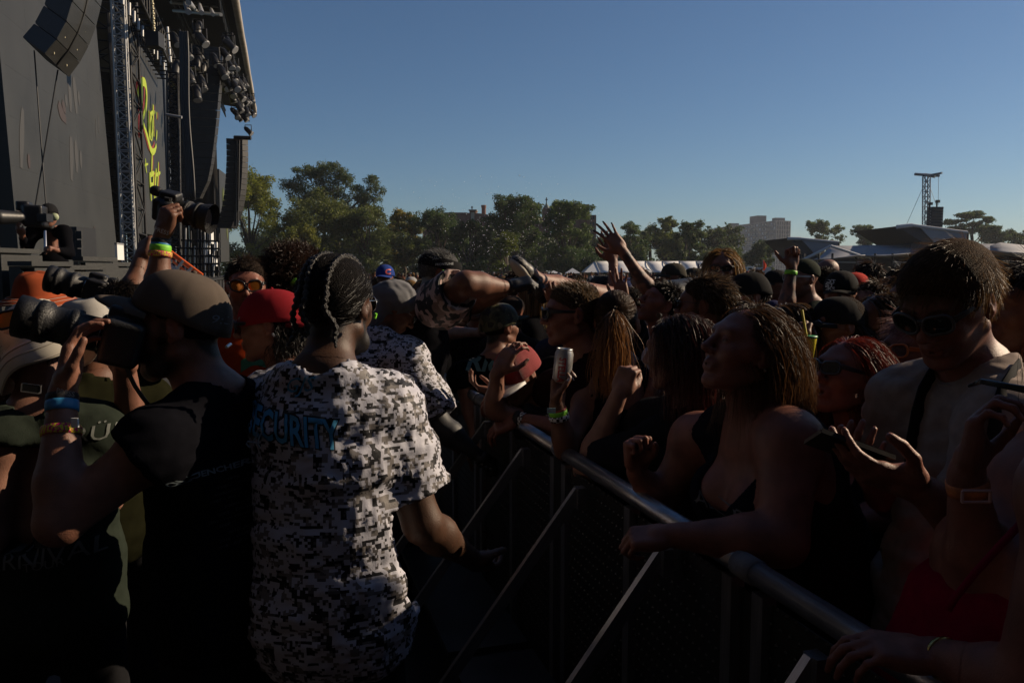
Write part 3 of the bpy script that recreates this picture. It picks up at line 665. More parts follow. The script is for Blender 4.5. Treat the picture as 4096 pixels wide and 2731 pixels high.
def cross(x, y0, y1, d, arm):
    r_ = MB(); r_.tube([P(x, y0, d), P(x, y1, d)], .13, 6); r_.tube([P(x-arm, y1+(y0-y1)*.35, d), P(x+arm, y1+(y0-y1)*.35, d)], .13, 6); r_.build('cross', m_blackp, ch_)
cross(1888, 838, 825, d+2, 4)
p = P(1935, 860, d+6); s_ = (d+6)/F_PX
MB().lathe([(9*s_, -10*s_), (8.5*s_, 25*s_), (10*s_, 31*s_), (10.5*s_, 38*s_), (9*s_, 39*s_), (0, 39*s_)], c=p, seg=14).build('chimney', m_brick, ch_, True)
p = P(2186, 840, d+4); MB().lathe([(13*s_, -14*s_), (13*s_, 0), (15*s_, 1*s_), (14*s_, 4*s_), (12*s_, 12*s_), (7*s_, 19*s_), (4*s_, 21*s_), (4*s_, 26*s_), (0, 28*s_)], c=p, seg=16).build('dome', m_copper, ch_, True)
cross(2186, 814, 790, d+4, 5)
prism([(2172, 1082), (2172, 832), (2200, 832), (2200, 1082)], d-1, 8, 'tower', m_brick, ch_)
bb = thing('brick_block', 'tall plain brick block behind the maples left of the raised hand', 'building', (zb(2340, 1085, 170)[0], 170, 0))
prism([(2290, 1082), (2290, 828), (2335, 818), (2358, 817), (2358, 1082)], 172, 20, 'wall', m_brick, bb)
prism([(2352, 1082), (2352, 860), (2385, 860), (2385, 1082)], 170, 22, 'side_wall', m_brick, bb)
prism([(2385, 1082), (2385, 960), (2440, 955), (2500, 962), (2500, 1082)], 168, 14, 'low_wing', m_brick, bb)
for y in range(870, 1040, 26):
    for x in (2362, 2374): block('window', P(x, y, 169.9), (.35, .1, .8), m_winpane, bb)
for y in range(965, 1040, 26):
    for x in range(2396, 2490, 18): block('window', P(x, y, 167.9), (.45, .1, .8), m_winpane, bb)
# apartment block
m_apt = mat('apartment_brick', (.055, .06, .075), .85, var=.1); m_band = mat('apartment_concrete', (.19, .195, .21), .8, var=.1); m_aw = mat('apartment_window', (.03, .035, .045), .2)
m_ab = mat('window_blind', (.42, .43, .45), .7)
pc = P(3099, 1085, 550); pl = P(2853, 1085, 647); pr = P(3155, 1085, 556); Hh = 36.5
for q in (pc, pl, pr): q[2] = 0
pk = pl+(pr-pc)
ab = thing('apartment_block', 'long twelve storey apartment block on the skyline', 'building', (pc+pl)/2)
MB().hexa([pc, pr, pk, pl]+[q+np.array([0, 0, Hh]) for q in (pc, pr, pk, pl)]).build('wall', m_apt, ab)
fa = nrm(pl-pc); fl = np.linalg.norm(pl-pc); fn = np.array([-fa[1], fa[0], 0]); fn = fn if fn[1] < 0 else -fn
if fn[0] > 0 and False: fn = -fn
ea = nrm(pr-pc); el = np.linalg.norm(pr-pc); en = np.array([ea[1], -ea[0], 0]); en = en if en[1] < 0 else -en
fn = np.array([-abs(fa[1]), -abs(fa[0])*np.sign(fa[0])*np.sign(fa[1])*-1, 0]); fn = fn-fa*fn.dot(fa); fn = nrm(fn); fn = fn if fn[0] < 0 else -fn
for k in range(13):
    z = 3.0*k
    MB().hexa([pc+fn*.25+[0, 0, z], pc-fn*.1+[0, 0, z], pl-fn*.1+[0, 0, z], pl+fn*.25+[0, 0, z], pc+fn*.25+[0, 0, z+.5], pc-fn*.1+[0, 0, z+.5], pl-fn*.1+[0, 0, z+.5], pl+fn*.25+[0, 0, z+.5]]).build('floor_band', m_band, ab)
    MB().hexa([pc+en*.25+[0, 0, z], pr+en*.25+[0, 0, z], pr-en*.1+[0, 0, z], pc-en*.1+[0, 0, z], pc+en*.25+[0, 0, z+.5], pr+en*.25+[0, 0, z+.5], pr-en*.1+[0, 0, z+.5], pc-en*.1+[0, 0, z+.5]]).build('floor_band', m_band, ab)
rzf = math.atan2(fa[1], fa[0]); rze = math.atan2(ea[1], ea[0])
for k in range(2, 12):
    for c in range(24):
        p = pc+fa*fl*(c+.5)/24+fn*.08; p[2] = 3*k+1.55; block('window', p, (2.2, .14, 1.5), m_aw if (c*7+k*3) % 5 else m_ab, ab, rzf)
    for c in range(4):
        p = pc+ea*el*(c+.5)/4+en*.08; p[2] = 3*k+1.55; block('window', p, (1.6, .14, 1.5), m_aw, ab, rze)
for i in range(7):
    p = pc+ea*el*i/6+en*.3; rod('pier', p, p+[0, 0, Hh], .22, m_band, ab, 6)
for i in range(0, 25, 3):
    p = pc+fa*fl*i/24+fn*.3; rod('pier', p, p+[0, 0, Hh], .18, m_band, ab, 6)
for (x, w_, h_, nm) in ((.38, 12, 5.5, 'roof_house'), (.08, 5, 2.2, 'roof_plant'), (.78, 5, 2.5, 'roof_plant')):
    p = pc+fa*fl*x-fn*6; block(nm, (p[0], p[1], Hh+h_/2), (w_, 7, h_), m_apt, ab, rzf)
# ------------------------------------------------------------------ white tents
m_tent = mat('white_tent_fabric', (.62, .62, .63), .75, var=.06, vscale=.5, trans=.15)
m_tseam = mat('tent_seam', (.35, .35, .36), .8)
mq = thing('white_marquee', 'long white marquee with seamed roof beyond the crowd', 'tent', P(2590, 1095, 108)*[1, 1, 0])
dA, dB = 104, 116; nb = 7
for i in range(nb):
    x0, x1 = 2378+(2850-2378)*i/nb, 2378+(2850-2378)*(i+1)/nb
    rz0, ez = P(0, 1046, 110)[2], P(0, 1090, dA)[2]
    X0, X1 = P(x0, 1060, 110)[0], P(x1, 1060, 110)[0]
    sag = lambda u: -.14*math.sin(math.pi*u)
    MB().slab([[(X0+.03+(X1-X0-.06)*u, 110+(dA-110)*t, rz0+(ez-rz0)*t+sag(t)*1.2) for u in (0, .5, 1)] for t in np.linspace(0, 1, 5)], (0, 0, .04)).build('roof_panel', m_tent, mq, True)
    MB().slab([[(X0+.03+(X1-X0-.06)*u, 110+(dB-110)*t, rz0+(ez-rz0)*t+sag(t)) for u in (0, 1)] for t in np.linspace(0, 1, 4)], (0, 0, .04)).build('roof_panel', m_tent, mq, True)
    rod('roof_seam', (X0, 110, rz0+.06), (X0, dA, ez+.06), .05, m_tseam, mq, 6); rod('leg', (X0, dA, 0), (X0, dA, ez), .06, m_alu, mq, 6)
Xg = P(2378, 1060, 110)[0]
MB().slab([[(Xg, 110, rz0), (Xg-1.9, dA+1, ez)], [(Xg, 110, rz0), (Xg-1.9, dB-1, ez)]], (-.04, 0, .02)).build('gable_end', m_tent, mq, True)
MB().slab([[(Xg, 110, rz0-.02), (Xg, 110, rz0-.02)], [(Xg-1.9, dA+1, ez), (Xg, dA, ez)]], (0, -.03, .02)).build('gable_side', m_tent, mq)
for x, yt, wp, d_, lb in ((2290, 1072, 62, 100, 'small peaked white tent left of the long marquee'), (2215, 1082, 50, 104, 'low peaked white tent further left of the marquee')):
    r = thing('peaked_tent', lb, 'tent', P(x, 1095, d_)*[1, 1, 0]); s_ = d_/F_PX*wp/2; c = P(x, 1093, d_); top = P(x, yt, d_)[2]
    MB().add([(c[0]-s_, c[1]-s_, c[2]), (c[0]+s_, c[1]-s_, c[2]), (c[0]+s_, c[1]+s_, c[2]), (c[0]-s_, c[1]+s_, c[2]), (c[0], c[1], top)], [(0, 1, 4), (1, 2, 4), (2, 3, 4), (3, 0, 4)]).build('roof', m_tent, r)
    for a, b in ((-1, -1), (1, -1), (1, 1), (-1, 1)): rod('leg', (c[0]+a*s_, c[1]+b*s_, 0), (c[0]+a*s_, c[1]+b*s_, c[2]), .05, m_alu, r, 6)
sg = thing('stall_sign', 'pale orange food stall banner left of the white tents', 'sign', P(2160, 1095, 98)*[1, 1, 0])
block('board', P(2160, 1090, 98), (1.9, .1, .28), mat('orange_sign', (.4, .22, .1), .7), sg); 
for dx in (-.8, .8): rod('post', P(2160, 1090, 98)*[1, 1, 0]+[dx, .1, 0], P(2160, 1090, 98)+[dx, .1, 0], .04, m_alu, sg, 6)
# trailers and flags far right of centre
for x0, x1, y0, y1, lb, c in ((2985, 3012, 1066, 1090, 'white box trailer beyond the crowd', (.6, .6, .58)), (3018, 3082, 1072, 1090, 'grey caravan beyond the crowd', (.3, .31, .33))):
    r = thing('trailer', lb, 'trailer', P((x0+x1)/2, 1090, 120)*[1, 1, 0]); s_ = 120/F_PX; c_ = P((x0+x1)/2, (y0+y1)/2, 120)
    MB().hexa([(c_[0]-(x1-x0)*s_/2, 120, .6), (c_[0]+(x1-x0)*s_/2, 120, .6), (c_[0]+(x1-x0)*s_/2, 122.5, .6), (c_[0]-(x1-x0)*s_/2, 122.5, .6), (c_[0]-(x1-x0)*s_/2.1, 120.1, c_[2]+.45), (c_[0]+(x1-x0)*s_/2.1, 120.1, c_[2]+.45), (c_[0]+(x1-x0)*s_/2.1, 122.4, c_[2]+.45), (c_[0]-(x1-x0)*s_/2.1, 122.4, c_[2]+.45)]).build('body', mat('trailer_'+str(x0), c, .5), r)
    for q in (-.3, .3): MB().tube([(c_[0]+q, 119.9, .32), (c_[0]+q, 120.3, .32)], .32, 12).build('wheel', m_blackp, r)
    block('window', (c_[0]-.1, 119.99, c_[2]+.1), (.5, .06, .3), m_winpane, r)
def flag(x, y0, y1, d_, c, lb, wv=.35):
    r = thing('feather_flag', lb, 'flag', P(x, 1095, d_)*[1, 1, 0]); b = P(x, y0, d_); t = P(x, y1, d_); rod('pole', (b[0], b[1], 0), t, .03, m_alu, r, 6)
    MB().slab([[(t[0]+.03, t[1], z), (t[0]+.1+wv*math.sin(math.pi*min(1, (k+.6)/6.)), t[1]+.1*math.sin(k), z)] for k, z in enumerate(np.linspace(b[2], t[2], 7))], (0, .02, 0)).build('cloth', mat('flag_'+str(x), c, .7, trans=.3), r, True)
flag(3052, 1082, 1040, 95, (.8, .09, .02), 'orange feather flag beyond the crowd'); flag(2964, 1090, 1066, 95, (.55, .5, .02), 'short yellow flag left of the white trailer', .5)
flag(2790, 1090, 1052, 90, (.05, .06, .16), 'small dark blue flag before the marquee', .2); flag(3318, 1095, 1055, 60, (.55, .35, .01), 'yellow flag behind the crowd under the canopy', .5)
# ------------------------------------------------------------------ grey canopies on the right
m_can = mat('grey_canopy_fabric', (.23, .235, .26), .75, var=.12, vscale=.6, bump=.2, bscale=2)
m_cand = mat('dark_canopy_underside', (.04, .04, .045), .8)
m_rim = mat('canopy_pale_rim', (.4, .41, .43), .6)
def canopy(lb, tip, crest, panel, under, d, dep):
    r = thing('stage_canopy', lb, 'canopy', P(*panel[-1], d)*[1, 1, 0])
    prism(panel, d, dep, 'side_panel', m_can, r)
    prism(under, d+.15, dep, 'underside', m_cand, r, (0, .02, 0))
    rod('leading_edge', P(*tip, d), P(*crest, d), .16, m_rim, r); rod('top_edge', P(*crest, d), P(*panel[1], d), .12, m_rim, r)
    for q in (panel[0], panel[1], panel[2]):
        p_ = P(*q, d+.5); rod('mast', (p_[0], p_[1], 0), p_, .12, m_dalu, r, 6)
    return r
canopy('small grey canopy wing with dark beak behind the thumb up hand', (3151, 955), (3203, 955), [(3203, 956), (3354, 970), (3352, 982), (3256, 1012)], [(3151, 952), (3203, 955), (3256, 1012), (3300, 1050), (3240, 1050), (3190, 985)], 72, 7)
canopy('big grey canopy wing with dark beak below the loudspeaker tower', (3587, 908), (3649, 901), [(3680, 908), (3870, 930), (3861, 995), (3762, 995)], [(3587, 905), (3649, 900), (3680, 908), (3762, 995), (3690, 1040), (3640, 1010), (3690, 970), (3620, 925)], 64, 8)
rr_ = thing('canopy_roof', 'low grey swooping tent roof with dark space under it', 'canopy', P(3450, 1090, 60)*[1, 1, 0])
def swoop(pts_top, pts_bot, d0, d1, nm, m_, parent):
    A = np.array([P(x, y, d1) for x, y in pts_top]); B = np.array([P(x, y, d0) for x, y in pts_bot]); G = []
    for t in np.linspace(0, 1, 7): G.append(A*(1-t)+B*t-np.array([0, 0, .45*math.sin(math.pi*t)]))
    return MB().slab(G, (0, 0, .04)).build(nm, m_, parent, True)
swoop([(3323, 984), (3400, 985), (3479, 982)], [(3207, 1042), (3320, 1036), (3439, 1022)], 58, 66, 'roof_panel', m_can, rr_)
swoop([(3479, 982), (3560, 984), (3649, 979)], [(3441, 1024), (3540, 1024), (3630, 1016)], 58, 66, 'roof_panel', m_can, rr_)
swoop([(3649, 979), (3690, 980), (3722, 981)], [(3632, 1017), (3680, 1014), (3720, 1010)], 58, 66, 'roof_panel', m_can, rr_)
for a, b in (((3207, 1042), (3323, 984)), ((3323, 984), (3439, 1022))): rod('eave_bar', P(*a, 58), P(*b, 58.2), .1, m_rim, rr_, 6)
for x in (3215, 3275, 3330, 3425, 3500, 3570, 3640, 3710):
    p_ = P(x, 1030, 59); rod('post', (p_[0], p_[1], 0), p_+[0, 0, .3], .09, m_dalu, rr_, 6)
for a, b in zip((3215, 3330, 3425, 3570), (3275, 3425, 3500, 3640)): rod('rail', P(a, 1048, 59), P(b, 1050, 59), .05, m_rim, rr_, 6)
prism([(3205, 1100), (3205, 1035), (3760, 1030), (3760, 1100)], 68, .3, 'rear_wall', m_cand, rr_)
for x, w_ in ((3505, 26), (3590, 22), (3440, 18)): block('wall_opening', P(x, 1070, 67.8), (w_*67.8/F_PX, .1, .7), m_ab, rr_)
rd_ = thing('canopy_roof', 'flat grey tarpaulin roof at the right edge behind the young man', 'canopy', P(4000, 1090, 50)*[1, 1, 0])
swoop([(3861, 975), (3980, 978), (4160, 985)], [(3880, 1000), (4000, 1008), (4170, 1018)], 50, 58, 'roof_panel', m_can, rd_)
swoop([(3960, 985), (4000, 972), (4160, 990)], [(3970, 1005), (4050, 1012), (4170, 1040)], 48, 52, 'loose_sheet', m_can, rd_)
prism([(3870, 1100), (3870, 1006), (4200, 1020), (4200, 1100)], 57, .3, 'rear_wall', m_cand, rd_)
for x in (3885, 3960, 4040, 4110): p_ = P(x, 1010, 50); rod('post', (p_[0], p_[1], 0), p_, .08, m_dalu, rd_, 6)
# loudspeaker tower
tw_b = P(3690, 1085, 78); tw_t = P(3706, 705, 78); tw_b[2] = 0; tw_b[0] = tw_t[0]
m_haz = mat('tower_aluminium', (.2, .22, .25), .5, .5)
tt = truss('speaker_tower', 'thin lattice tower carrying a hanging loudspeaker stack', 'tower', tw_b, tw_t, .5, .5, 22, m_haz, r=.05, dirs=(np.array([1., 0, 0]), np.array([0, 1., 0])))
rod('top_beam', P(3659, 697, 78), P(3757, 703, 78), .14, m_haz, tt, 6); rod('top_beam', P(3725, 700, 77), P(3768, 692, 76), .1, m_haz, tt, 6); rod('top_beam', P(3700, 699, 78.4), P(3740, 706, 77.6), .16, m_haz, tt, 6)
rod('guy_wire', P(3694, 745, 78), P(3620, 912, 78), .02, m_haz, tt, 5); rod('guy_wire', P(3718, 745, 78), P(3745, 820, 78), .02, m_haz, tt, 5)
for x in (3721, 3753): rod('hoist_cable', P(x+1, 705, 77), P(x, 822, 77), .02, m_haz, tt, 5)
ls = thing('line_array', 'dark loudspeaker stack hanging on the lattice tower', 'loudspeaker', P(3740, 910, 76), 'hanging loudspeaker lines')
for i in range(8):
    c = P(3741-i*.6, 834+i*11.5, 76); block('speaker_box', c, (1.15, .8, .25), mat('far_black_speaker', (.02, .02, .024), .6), ls, .12)
    block('side_latch', c+[-.57, -.3, .0], (.08, .1, .03), m_rim, ls, .12)
for x, y in ((3722, 815), (3751, 806)): MB().box(P(x, y, 76), (.28, .3, .26), rotz(.4)).build('motor', m_blackp, ls); rod('motor_strap', P(x-3, y, 76), P(x-4, y+22, 76), .08, m_blackp, ls, 6)
# ------------------------------------------------------------------ crowd barricade
m_rail = mat('barricade_aluminium', (.36, .36, .38), .33, .9, var=.25, vscale=10, bump=.08, bscale=90)
m_panel = mat('barricade_panel', (.05, .05, .05), .45, .8, var=.3, vscale=4)
m_tape = mat('grey_tape', (.14, .14, .15), .8, var=.2, bump=.2, bscale=120)
RD = -.97; RZ = 1.10; RR = .0255
def rail_t(px, py): p = onZ(px, py, RZ); return U.dot(p)
t_start = rail_t(3420, 2560); RD = float(np.mean([NL.dot(onZ(x, y, RZ)) for x, y in ((3420, 2545), (2700, 2075), (2100, 1715))]))
secs = [rail_t(3000, 2270), rail_t(2290, 1800)]; sw = secs[1]-secs[0]
ti = secs[0]-2*sw
k = 0
names = ['nearest', 'second', 'third', 'fourth', 'fifth', 'sixth', 'seventh', 'eighth', 'ninth', 'tenth', 'eleventh', 'twelfth']
while k < 12:
    a, b = ti+k*sw, ti+(k+1)*sw
    r = thing('barricade_section', f'aluminium crowd barricade section with perforated panel, {names[k]} from the camera', 'barricade', S((a+b)/2, RD, .02), 'crowd barricade sections')
    g_ = .012
    MB().tube([S(a+g_, RD, RZ), S(b-g_, RD, RZ)], RR, 20).build('top_rail', m_rail, r, True)
    MB().tube([S(b-.035, RD, RZ), S(b+.035, RD, RZ)], RR+.004, 20).build('tape_wrap', m_tape, r, True)
    nb_ = 2
    for i in range(nb_+1):
        t = a+.06+(b-a-.12)*i/nb_; R = rotz(ST_A)
        block('post', S(t, RD, RZ/2-.015), (.034, .04, RZ-.04), m_rail, r, R=R)
        if i < nb_:
            t2 = a+.06+(b-a-.12)*(i+1)/nb_
            pp = MB(); zz = np.linspace(.1, RZ-.05, 26); tt_ = np.linspace(t+.03, t2-.03, 16)
            pp.slab([[S(x, RD-.004, .1), S(x, RD-.004, RZ-.05)] for x in (t+.024, t2-.024)], NL*-.004)
            pp.build('panel', m_panel, r)
            if k < 6:   # pressed dimples of the panel
                dm = MB()
                for ii, x in enumerate(tt_):
                    for jj, z in enumerate(zz):
                        c = S(x+(.012 if jj % 2 else 0), RD+.0015, z); q = .006
                        dm.add([c+U*q, c+[0, 0, q], c-U*q, c-[0, 0, q], c+NL*.004], [(0, 1, 4), (1, 2, 4), (2, 3, 4), (3, 0, 4)])
                tag(dm.build('panel_dimples', mat('dimple_metal', (.05, .05, .05), .5, .8), r), kind='stuff')
    for i in range(nb_):
        t = a+(b-a)*(.26+.5*i)
        A = S(t, RD+.04, RZ-.07); Bq = S(t+.02, RD+.78, .06); dd = nrm(Bq-A); s1_ = nrm(np.cross(dd, U)); R = np.stack([U, s1_, dd], 1)
        block('brace', (A+Bq)/2, (.02, .036, np.linalg.norm(Bq-A)), m_rail, r, R=R)
        block('brace_bracket', A+[0, 0, -.02], (.03, .04, .07), m_rail, r, R=rotz(ST_A))
    block('joint_plate', S(b, RD-.012, RZ/2-.02), (.006, .17, RZ-.08), m_panel, r, R=rotz(ST_A))
    block('foot_plate', S((a+b)/2, RD+.42, .035), (.92, b-a-.03, .03), m_panel, r, R=rotz(ST_A)@np.array([[0, 1., 0], [1, 0, 0], [0, 0, -1]]) if False else rotz(ST_A))
    MB().slab([[S(a+.03, RD+.12, .36), S(a+.03, RD+.42, .36)], [S(b-.03, RD+.12, .36), S(b-.03, RD+.42, .36)]], (0, 0, .025)).build('standing_step', m_panel, r)
    k += 1
# ------------------------------------------------------------------ people
SK = dict(pale=(.235, .118, .084), fair=(.195, .088, .058), tan=(.14, .061, .036), brown=(.064, .03, .017), dark=(.05, .026, .017), flush=(.20, .075, .05))
m_skin = mat('skin', attr=True, rough=.5, var=.24, vscale=20, bump=.16, bscale=380, sss=.06, spec=.35)
m_wear = mat('woven_cloth', attr=True, rough=.9, var=.12, vscale=40, bump=.12, bscale=400, spec=.02)
m_hair = mat('hair_strands', attr=True, rough=.42, trans=.4, spec=.45, bump=.2, bscale=500)
m_hairbase = mat('hair_mass', attr=True, rough=.75, spec=.04, bump=.6, bscale=260, var=.35, vscale=130)
m_lensd = mat('dark_sunglass_lens', (.006, .006, .008), .06, spec=.8)
m_frame = mat('black_plastic', (.01, .01, .011), .3)
m_metal = mat('silver_metal', (.6, .6, .6), .25, 1.)
BLK, CHAR, WHT = (.0045, .0045, .006), (.014, .014, .016), (.62, .6, .58)
def frame_hp(yaw, pitch, roll): return rotz(rad(yaw))@rotx(rad(pitch))@roty(rad(roll))
def head_sdf(s, R, o, skin, sc=1., fem=False, eyes='shut', brow=None, lips=None, beard=None, mouth=0., jaw=1., stub=0., ears=True, hairbase=None):
    sk = np.array(skin); s.frame(R*sc, o); s.k = .012; s.col = sk
    E = lambda c, r, **k: s.ell(c, np.array(r)*1., **k)
    # note: R carries the scale, so radii are local units scaled here
    def ell(c, r, **k): s.R = R; s.o = np.asarray(o, float); s.ell(np.array(c)*sc, np.array(r)*sc, **k)
    def cone(a, b, ra, rb=None, **k): s.R = R; s.o = np.asarray(o, float); s.cone(np.array(a)*sc, np.array(b)*sc, ra*sc, None if rb is None else rb*sc, **k)
    hb = hairbase if hairbase is not None else sk
    ell((0, -.016, .034), (.075, .097, .084), col=sk)
    ell((0, .036, .02), (.062, .055, .07), k=.02)
    ell((0, .032, -.035), (.058*jaw, .058, .07), k=.02)
    for x in (-1, 1):
        cone((x*.052*jaw, -.008, -.05), (x*.02*jaw, .066, -.093), .019, .017, k=.025)
        ell((x*.036, .062, -.018), (.026, .026, .026), k=.02)
        ell((x*.062, .02, .0), (.014, .03, .02), k=.02)
    ell((0, .074, -.096), (.02 if not fem else .016, .02, .017), k=.018)
    cone((-.034, .078, .034), (.034, .078, .034), .0145, k=.018)
    for x in (-1, 1): ell((x*.031, .099, .013), (.019, .016, .0105), op=-1, k=.012)
    cone((0, .087, .026), (0, .113, -.017), .0085, .0115, k=.010); ell((0, .114, -.020), (.012, .011, .010), k=.006)
    for x in (-1, 1):
        ell((x*.0125, .1, -.024), (.0085, .011, .0085), k=.006); ell((x*.0065, .108, -.031), (.004, .005, .003), op=-1, k=.003)
    for x in (-1, 1): ell((x*.031, .077, .012), (.0145, .0145, .0135), k=.004)
    # mouth
    ell((0, .084, -.056), (.027, .017, .018), k=.014)
    lp = np.array(lips) if lips is not None else sk*np.array([.75, .5, .5])
    cone((-.021, .087, -.0535), (.021, .087, -.0535), .005, k=.006, col=lp); cone((0, .094, -.0515), (0, .095, -.0515), .007, k=.008, col=lp)
    cone((-.017, .089, -.064), (.017, .089, -.064), .0065, k=.006, col=lp)
    if mouth > 0: ell((0, .094, -.058-.004*mouth), (.016, .014, .004+.008*mouth), op=-1, k=.003)
    else: cone((-.024, .097, -.0585), (.024, .097, -.0585), .0022, op=-1, k=.004)
    cone((-.03, .088, -.058), (.03, .088, -.058), .004, paint=True, col=lp*.8, soft=.003)
    cone((-.02, .1, -.0585), (.02, .1, -.0585), .0016, paint=True, col=lp*.25, soft=.003)
    if ears:
        for x in (-1, 1):
            Re = rotz(rad(-x*18))@rotx(rad(-10))
            s.R = R; s.o = np.asarray(o, float)
            s.ell(np.array((x*.079, -.014, .004))*sc, np.array((.008, .019, .031))*sc, R=Re, k=.006, col=sk*np.array([1.05, .85, .8]))
            s.ell(np.array((x*.088, -.008, .006))*sc, np.array((.007, .011, .018))*sc, R=Re, op=-1, k=.005)
            s.ell(np.array((x*.076, -.004, -.022))*sc, np.array((.006, .009, .010))*sc, k=.005)
            s.ell(np.array((x*.083, -.002, .0))*sc, np.array((.004, .006, .008))*sc, k=.003)
    bc = np.array(brow if brow is not None else (.03, .02, .015))
    for x in (-1, 1):
        cone((x*.016, .096, .031), (x*.034, .095, .037), .0035, .003, paint=True, col=bc, soft=.004)
        cone((x*.034, .095, .037), (x*.05, .082, .033), .003, .0015, paint=True, col=bc, soft=.004)
        if eyes == 'open':
            ell((x*.031, .0915, .011), (.0135, .008, .0055), paint=True, col=(.45, .42, .4), soft=.002)
            ell((x*.031, .0935, .011), (.0062, .008, .0058), paint=True, col=(.03, .018, .012), soft=.002)
            cone((x*.018, .092, .0155), (x*.045, .087, .015), .0016, paint=True, col=sk*.12, soft=.002)
        elif eyes == 'half':
            ell((x*.031, .0915, .0085), (.013, .008, .003), paint=True, col=(.3, .27, .25), soft=.002)
            ell((x*.031, .0935, .0085), (.006, .008, .0035), paint=True, col=(.03, .018, .012), soft=.002)
            cone((x*.018, .092, .0115), (x*.045, .086, .0105), .0018, paint=True, col=sk*.15, soft=.002)
        else: cone((x*.018, .091, .008), (x*.045, .086, .007), .0018, paint=True, col=sk*.2, soft=.003)
    if stub or beard is not None:
        bcol = np.array(beard) if beard is not None else sk*.55
        so_ = .02
        ell((0, .03, -.075), (.07, .075, .042), paint=True, col=bcol*(1 if beard is not None else 1), soft=so_)
        cone((-.026, .096, -.042), (.026, .096, -.042), .006, paint=True, col=bcol, soft=.006)
        for x in (-1, 1): cone((x*.068, .012, .01), (x*.06, .03, -.06), .013, paint=True, col=bcol, soft=.012)
        cone((-.016, .099, -.0585), (.016, .099, -.0585), .006, paint=True, col=lp, soft=.003)
    if beard is not None:
        for i in range(5):
            a = (i-2)/2.; ell((a*.045, .068-.02*abs(a), -.085-.012*(1-abs(a))), (.02, .022, .026), k=.015, col=beard)
    if hairbase is not None:
        ell((0, -.05, .075), (.09, .085, .075), paint=True, col=hb, soft=.01); ell((0, -.085, .0), (.085, .05, .075), paint=True, col=hb, soft=.012)
    s.R = R; s.o = np.asarray(o, float)
POSES = dict(open=((6, 8, 6), 11, .2), flat=((3, 4, 3), 2, .3), relax=((28, 34, 22), 4, .45), fist=((78, 96, 62), 0, 1.), grip=((44, 52, 34), 2, .8), hook=((55, 75, 50), 1, .8), claw=((18, 45, 35), 9, .35), point=((60, 80, 50), 2, .9))
def hand_sdf(s, wr, f, n, side, skin, pose='relax', sc=1., nail=None, curls=None, glove=None, thumb_out=None, k=.0035):
    """side +1 right hand, -1 left; f wrist to knuckles, n back of the hand"""
    f = nrm(f); n = np.asarray(n, float); n = nrm(n-f*n.dot(f)); t = np.cross(n, f)*side
    s.frame(np.stack([t, f, n], 1), wr); col = np.array(glove if glove is not None else skin); s.col = col
    g = 1.12 if glove is not None else 1.
    (c0, sp, th) = POSES[pose] if isinstance(pose, str) else pose
    s.k = .012
    s.cone((0, -.03*sc, 0), (0, .02*sc, 0), .026*sc*g, .027*sc*g)
    s.box((0, .05*sc, 0), np.array((.040, .046, .0145))*sc*g, .013*sc, k=.012)
    s.ell((.026*sc, .028*sc, -.010*sc), np.array((.02, .032, .017))*sc, k=.012)
    s.ell((-.026*sc, .04*sc, -.008*sc), np.array((.015, .04, .014))*sc, k=.012)
    for i in range(4):
        x = (.029, .0098, -.0098, -.0285)[i]*sc; ln = (1., 1.1, 1.03, .80)[i]*sc; r = (.0092, .0095, .009, .008)[i]*sc*g
        cu = c0 if curls is None else curls[i]
        sa = rad(sp)*(1.4, .4, -.5, -1.6)[i]
        fd = np.array([math.sin(sa), math.cos(sa), 0]); p = np.array([x, (.088, .094, .090, .080)[i]*sc, .002*sc]); a = 0
        for j, (L, q) in enumerate(zip((.043, .027, .021), cu)):
            a += rad(q); d_ = fd*math.cos(a)+np.array([0, 0, -1])*math.sin(a); e = p+d_*L*ln
            s.cone(p, e, r*(1-.1*j), r*(.9-.1*j), k=.006 if j == 0 else k)
            if j == 2 and nail is not None:
                up_ = np.cross(np.array([1., 0, 0]), d_); s.ell(e+up_*r*.55-d_*.002, np.array((r*.75, r*.9, r*.9)), paint=True, col=nail, soft=.002)
            p = e
    tb = np.array([.028, .018, -.008])*sc; to = th if thumb_out is None else thumb_out
    d1 = nrm(np.array([.85-.45*to, .55+.2*to, -.15-.75*to])); d2 = nrm(np.array([.5-.75*to, .85, -.15-.6*to])); d3 = nrm(np.array([.38-1.0*to, .9, -.1-.5*to]))
    p1 = tb+d1*.044*sc; p2 = p1+d2*.034*sc; p3 = p2+d3*.026*sc
    s.cone(tb, p1, .0155*sc*g, .012*sc*g, k=.012); s.cone(p1, p2, .0115*sc*g, .0105*sc*g, k=k); s.cone(p2, p3, .0105*sc*g, .0085*sc*g, k=k)
    if nail is not None: s.ell(p3+np.array([.006*sc, 0, .003*sc]), (.006, .007, .006), paint=True, col=nail, soft=.002)
    s.frame()
ALLP = []
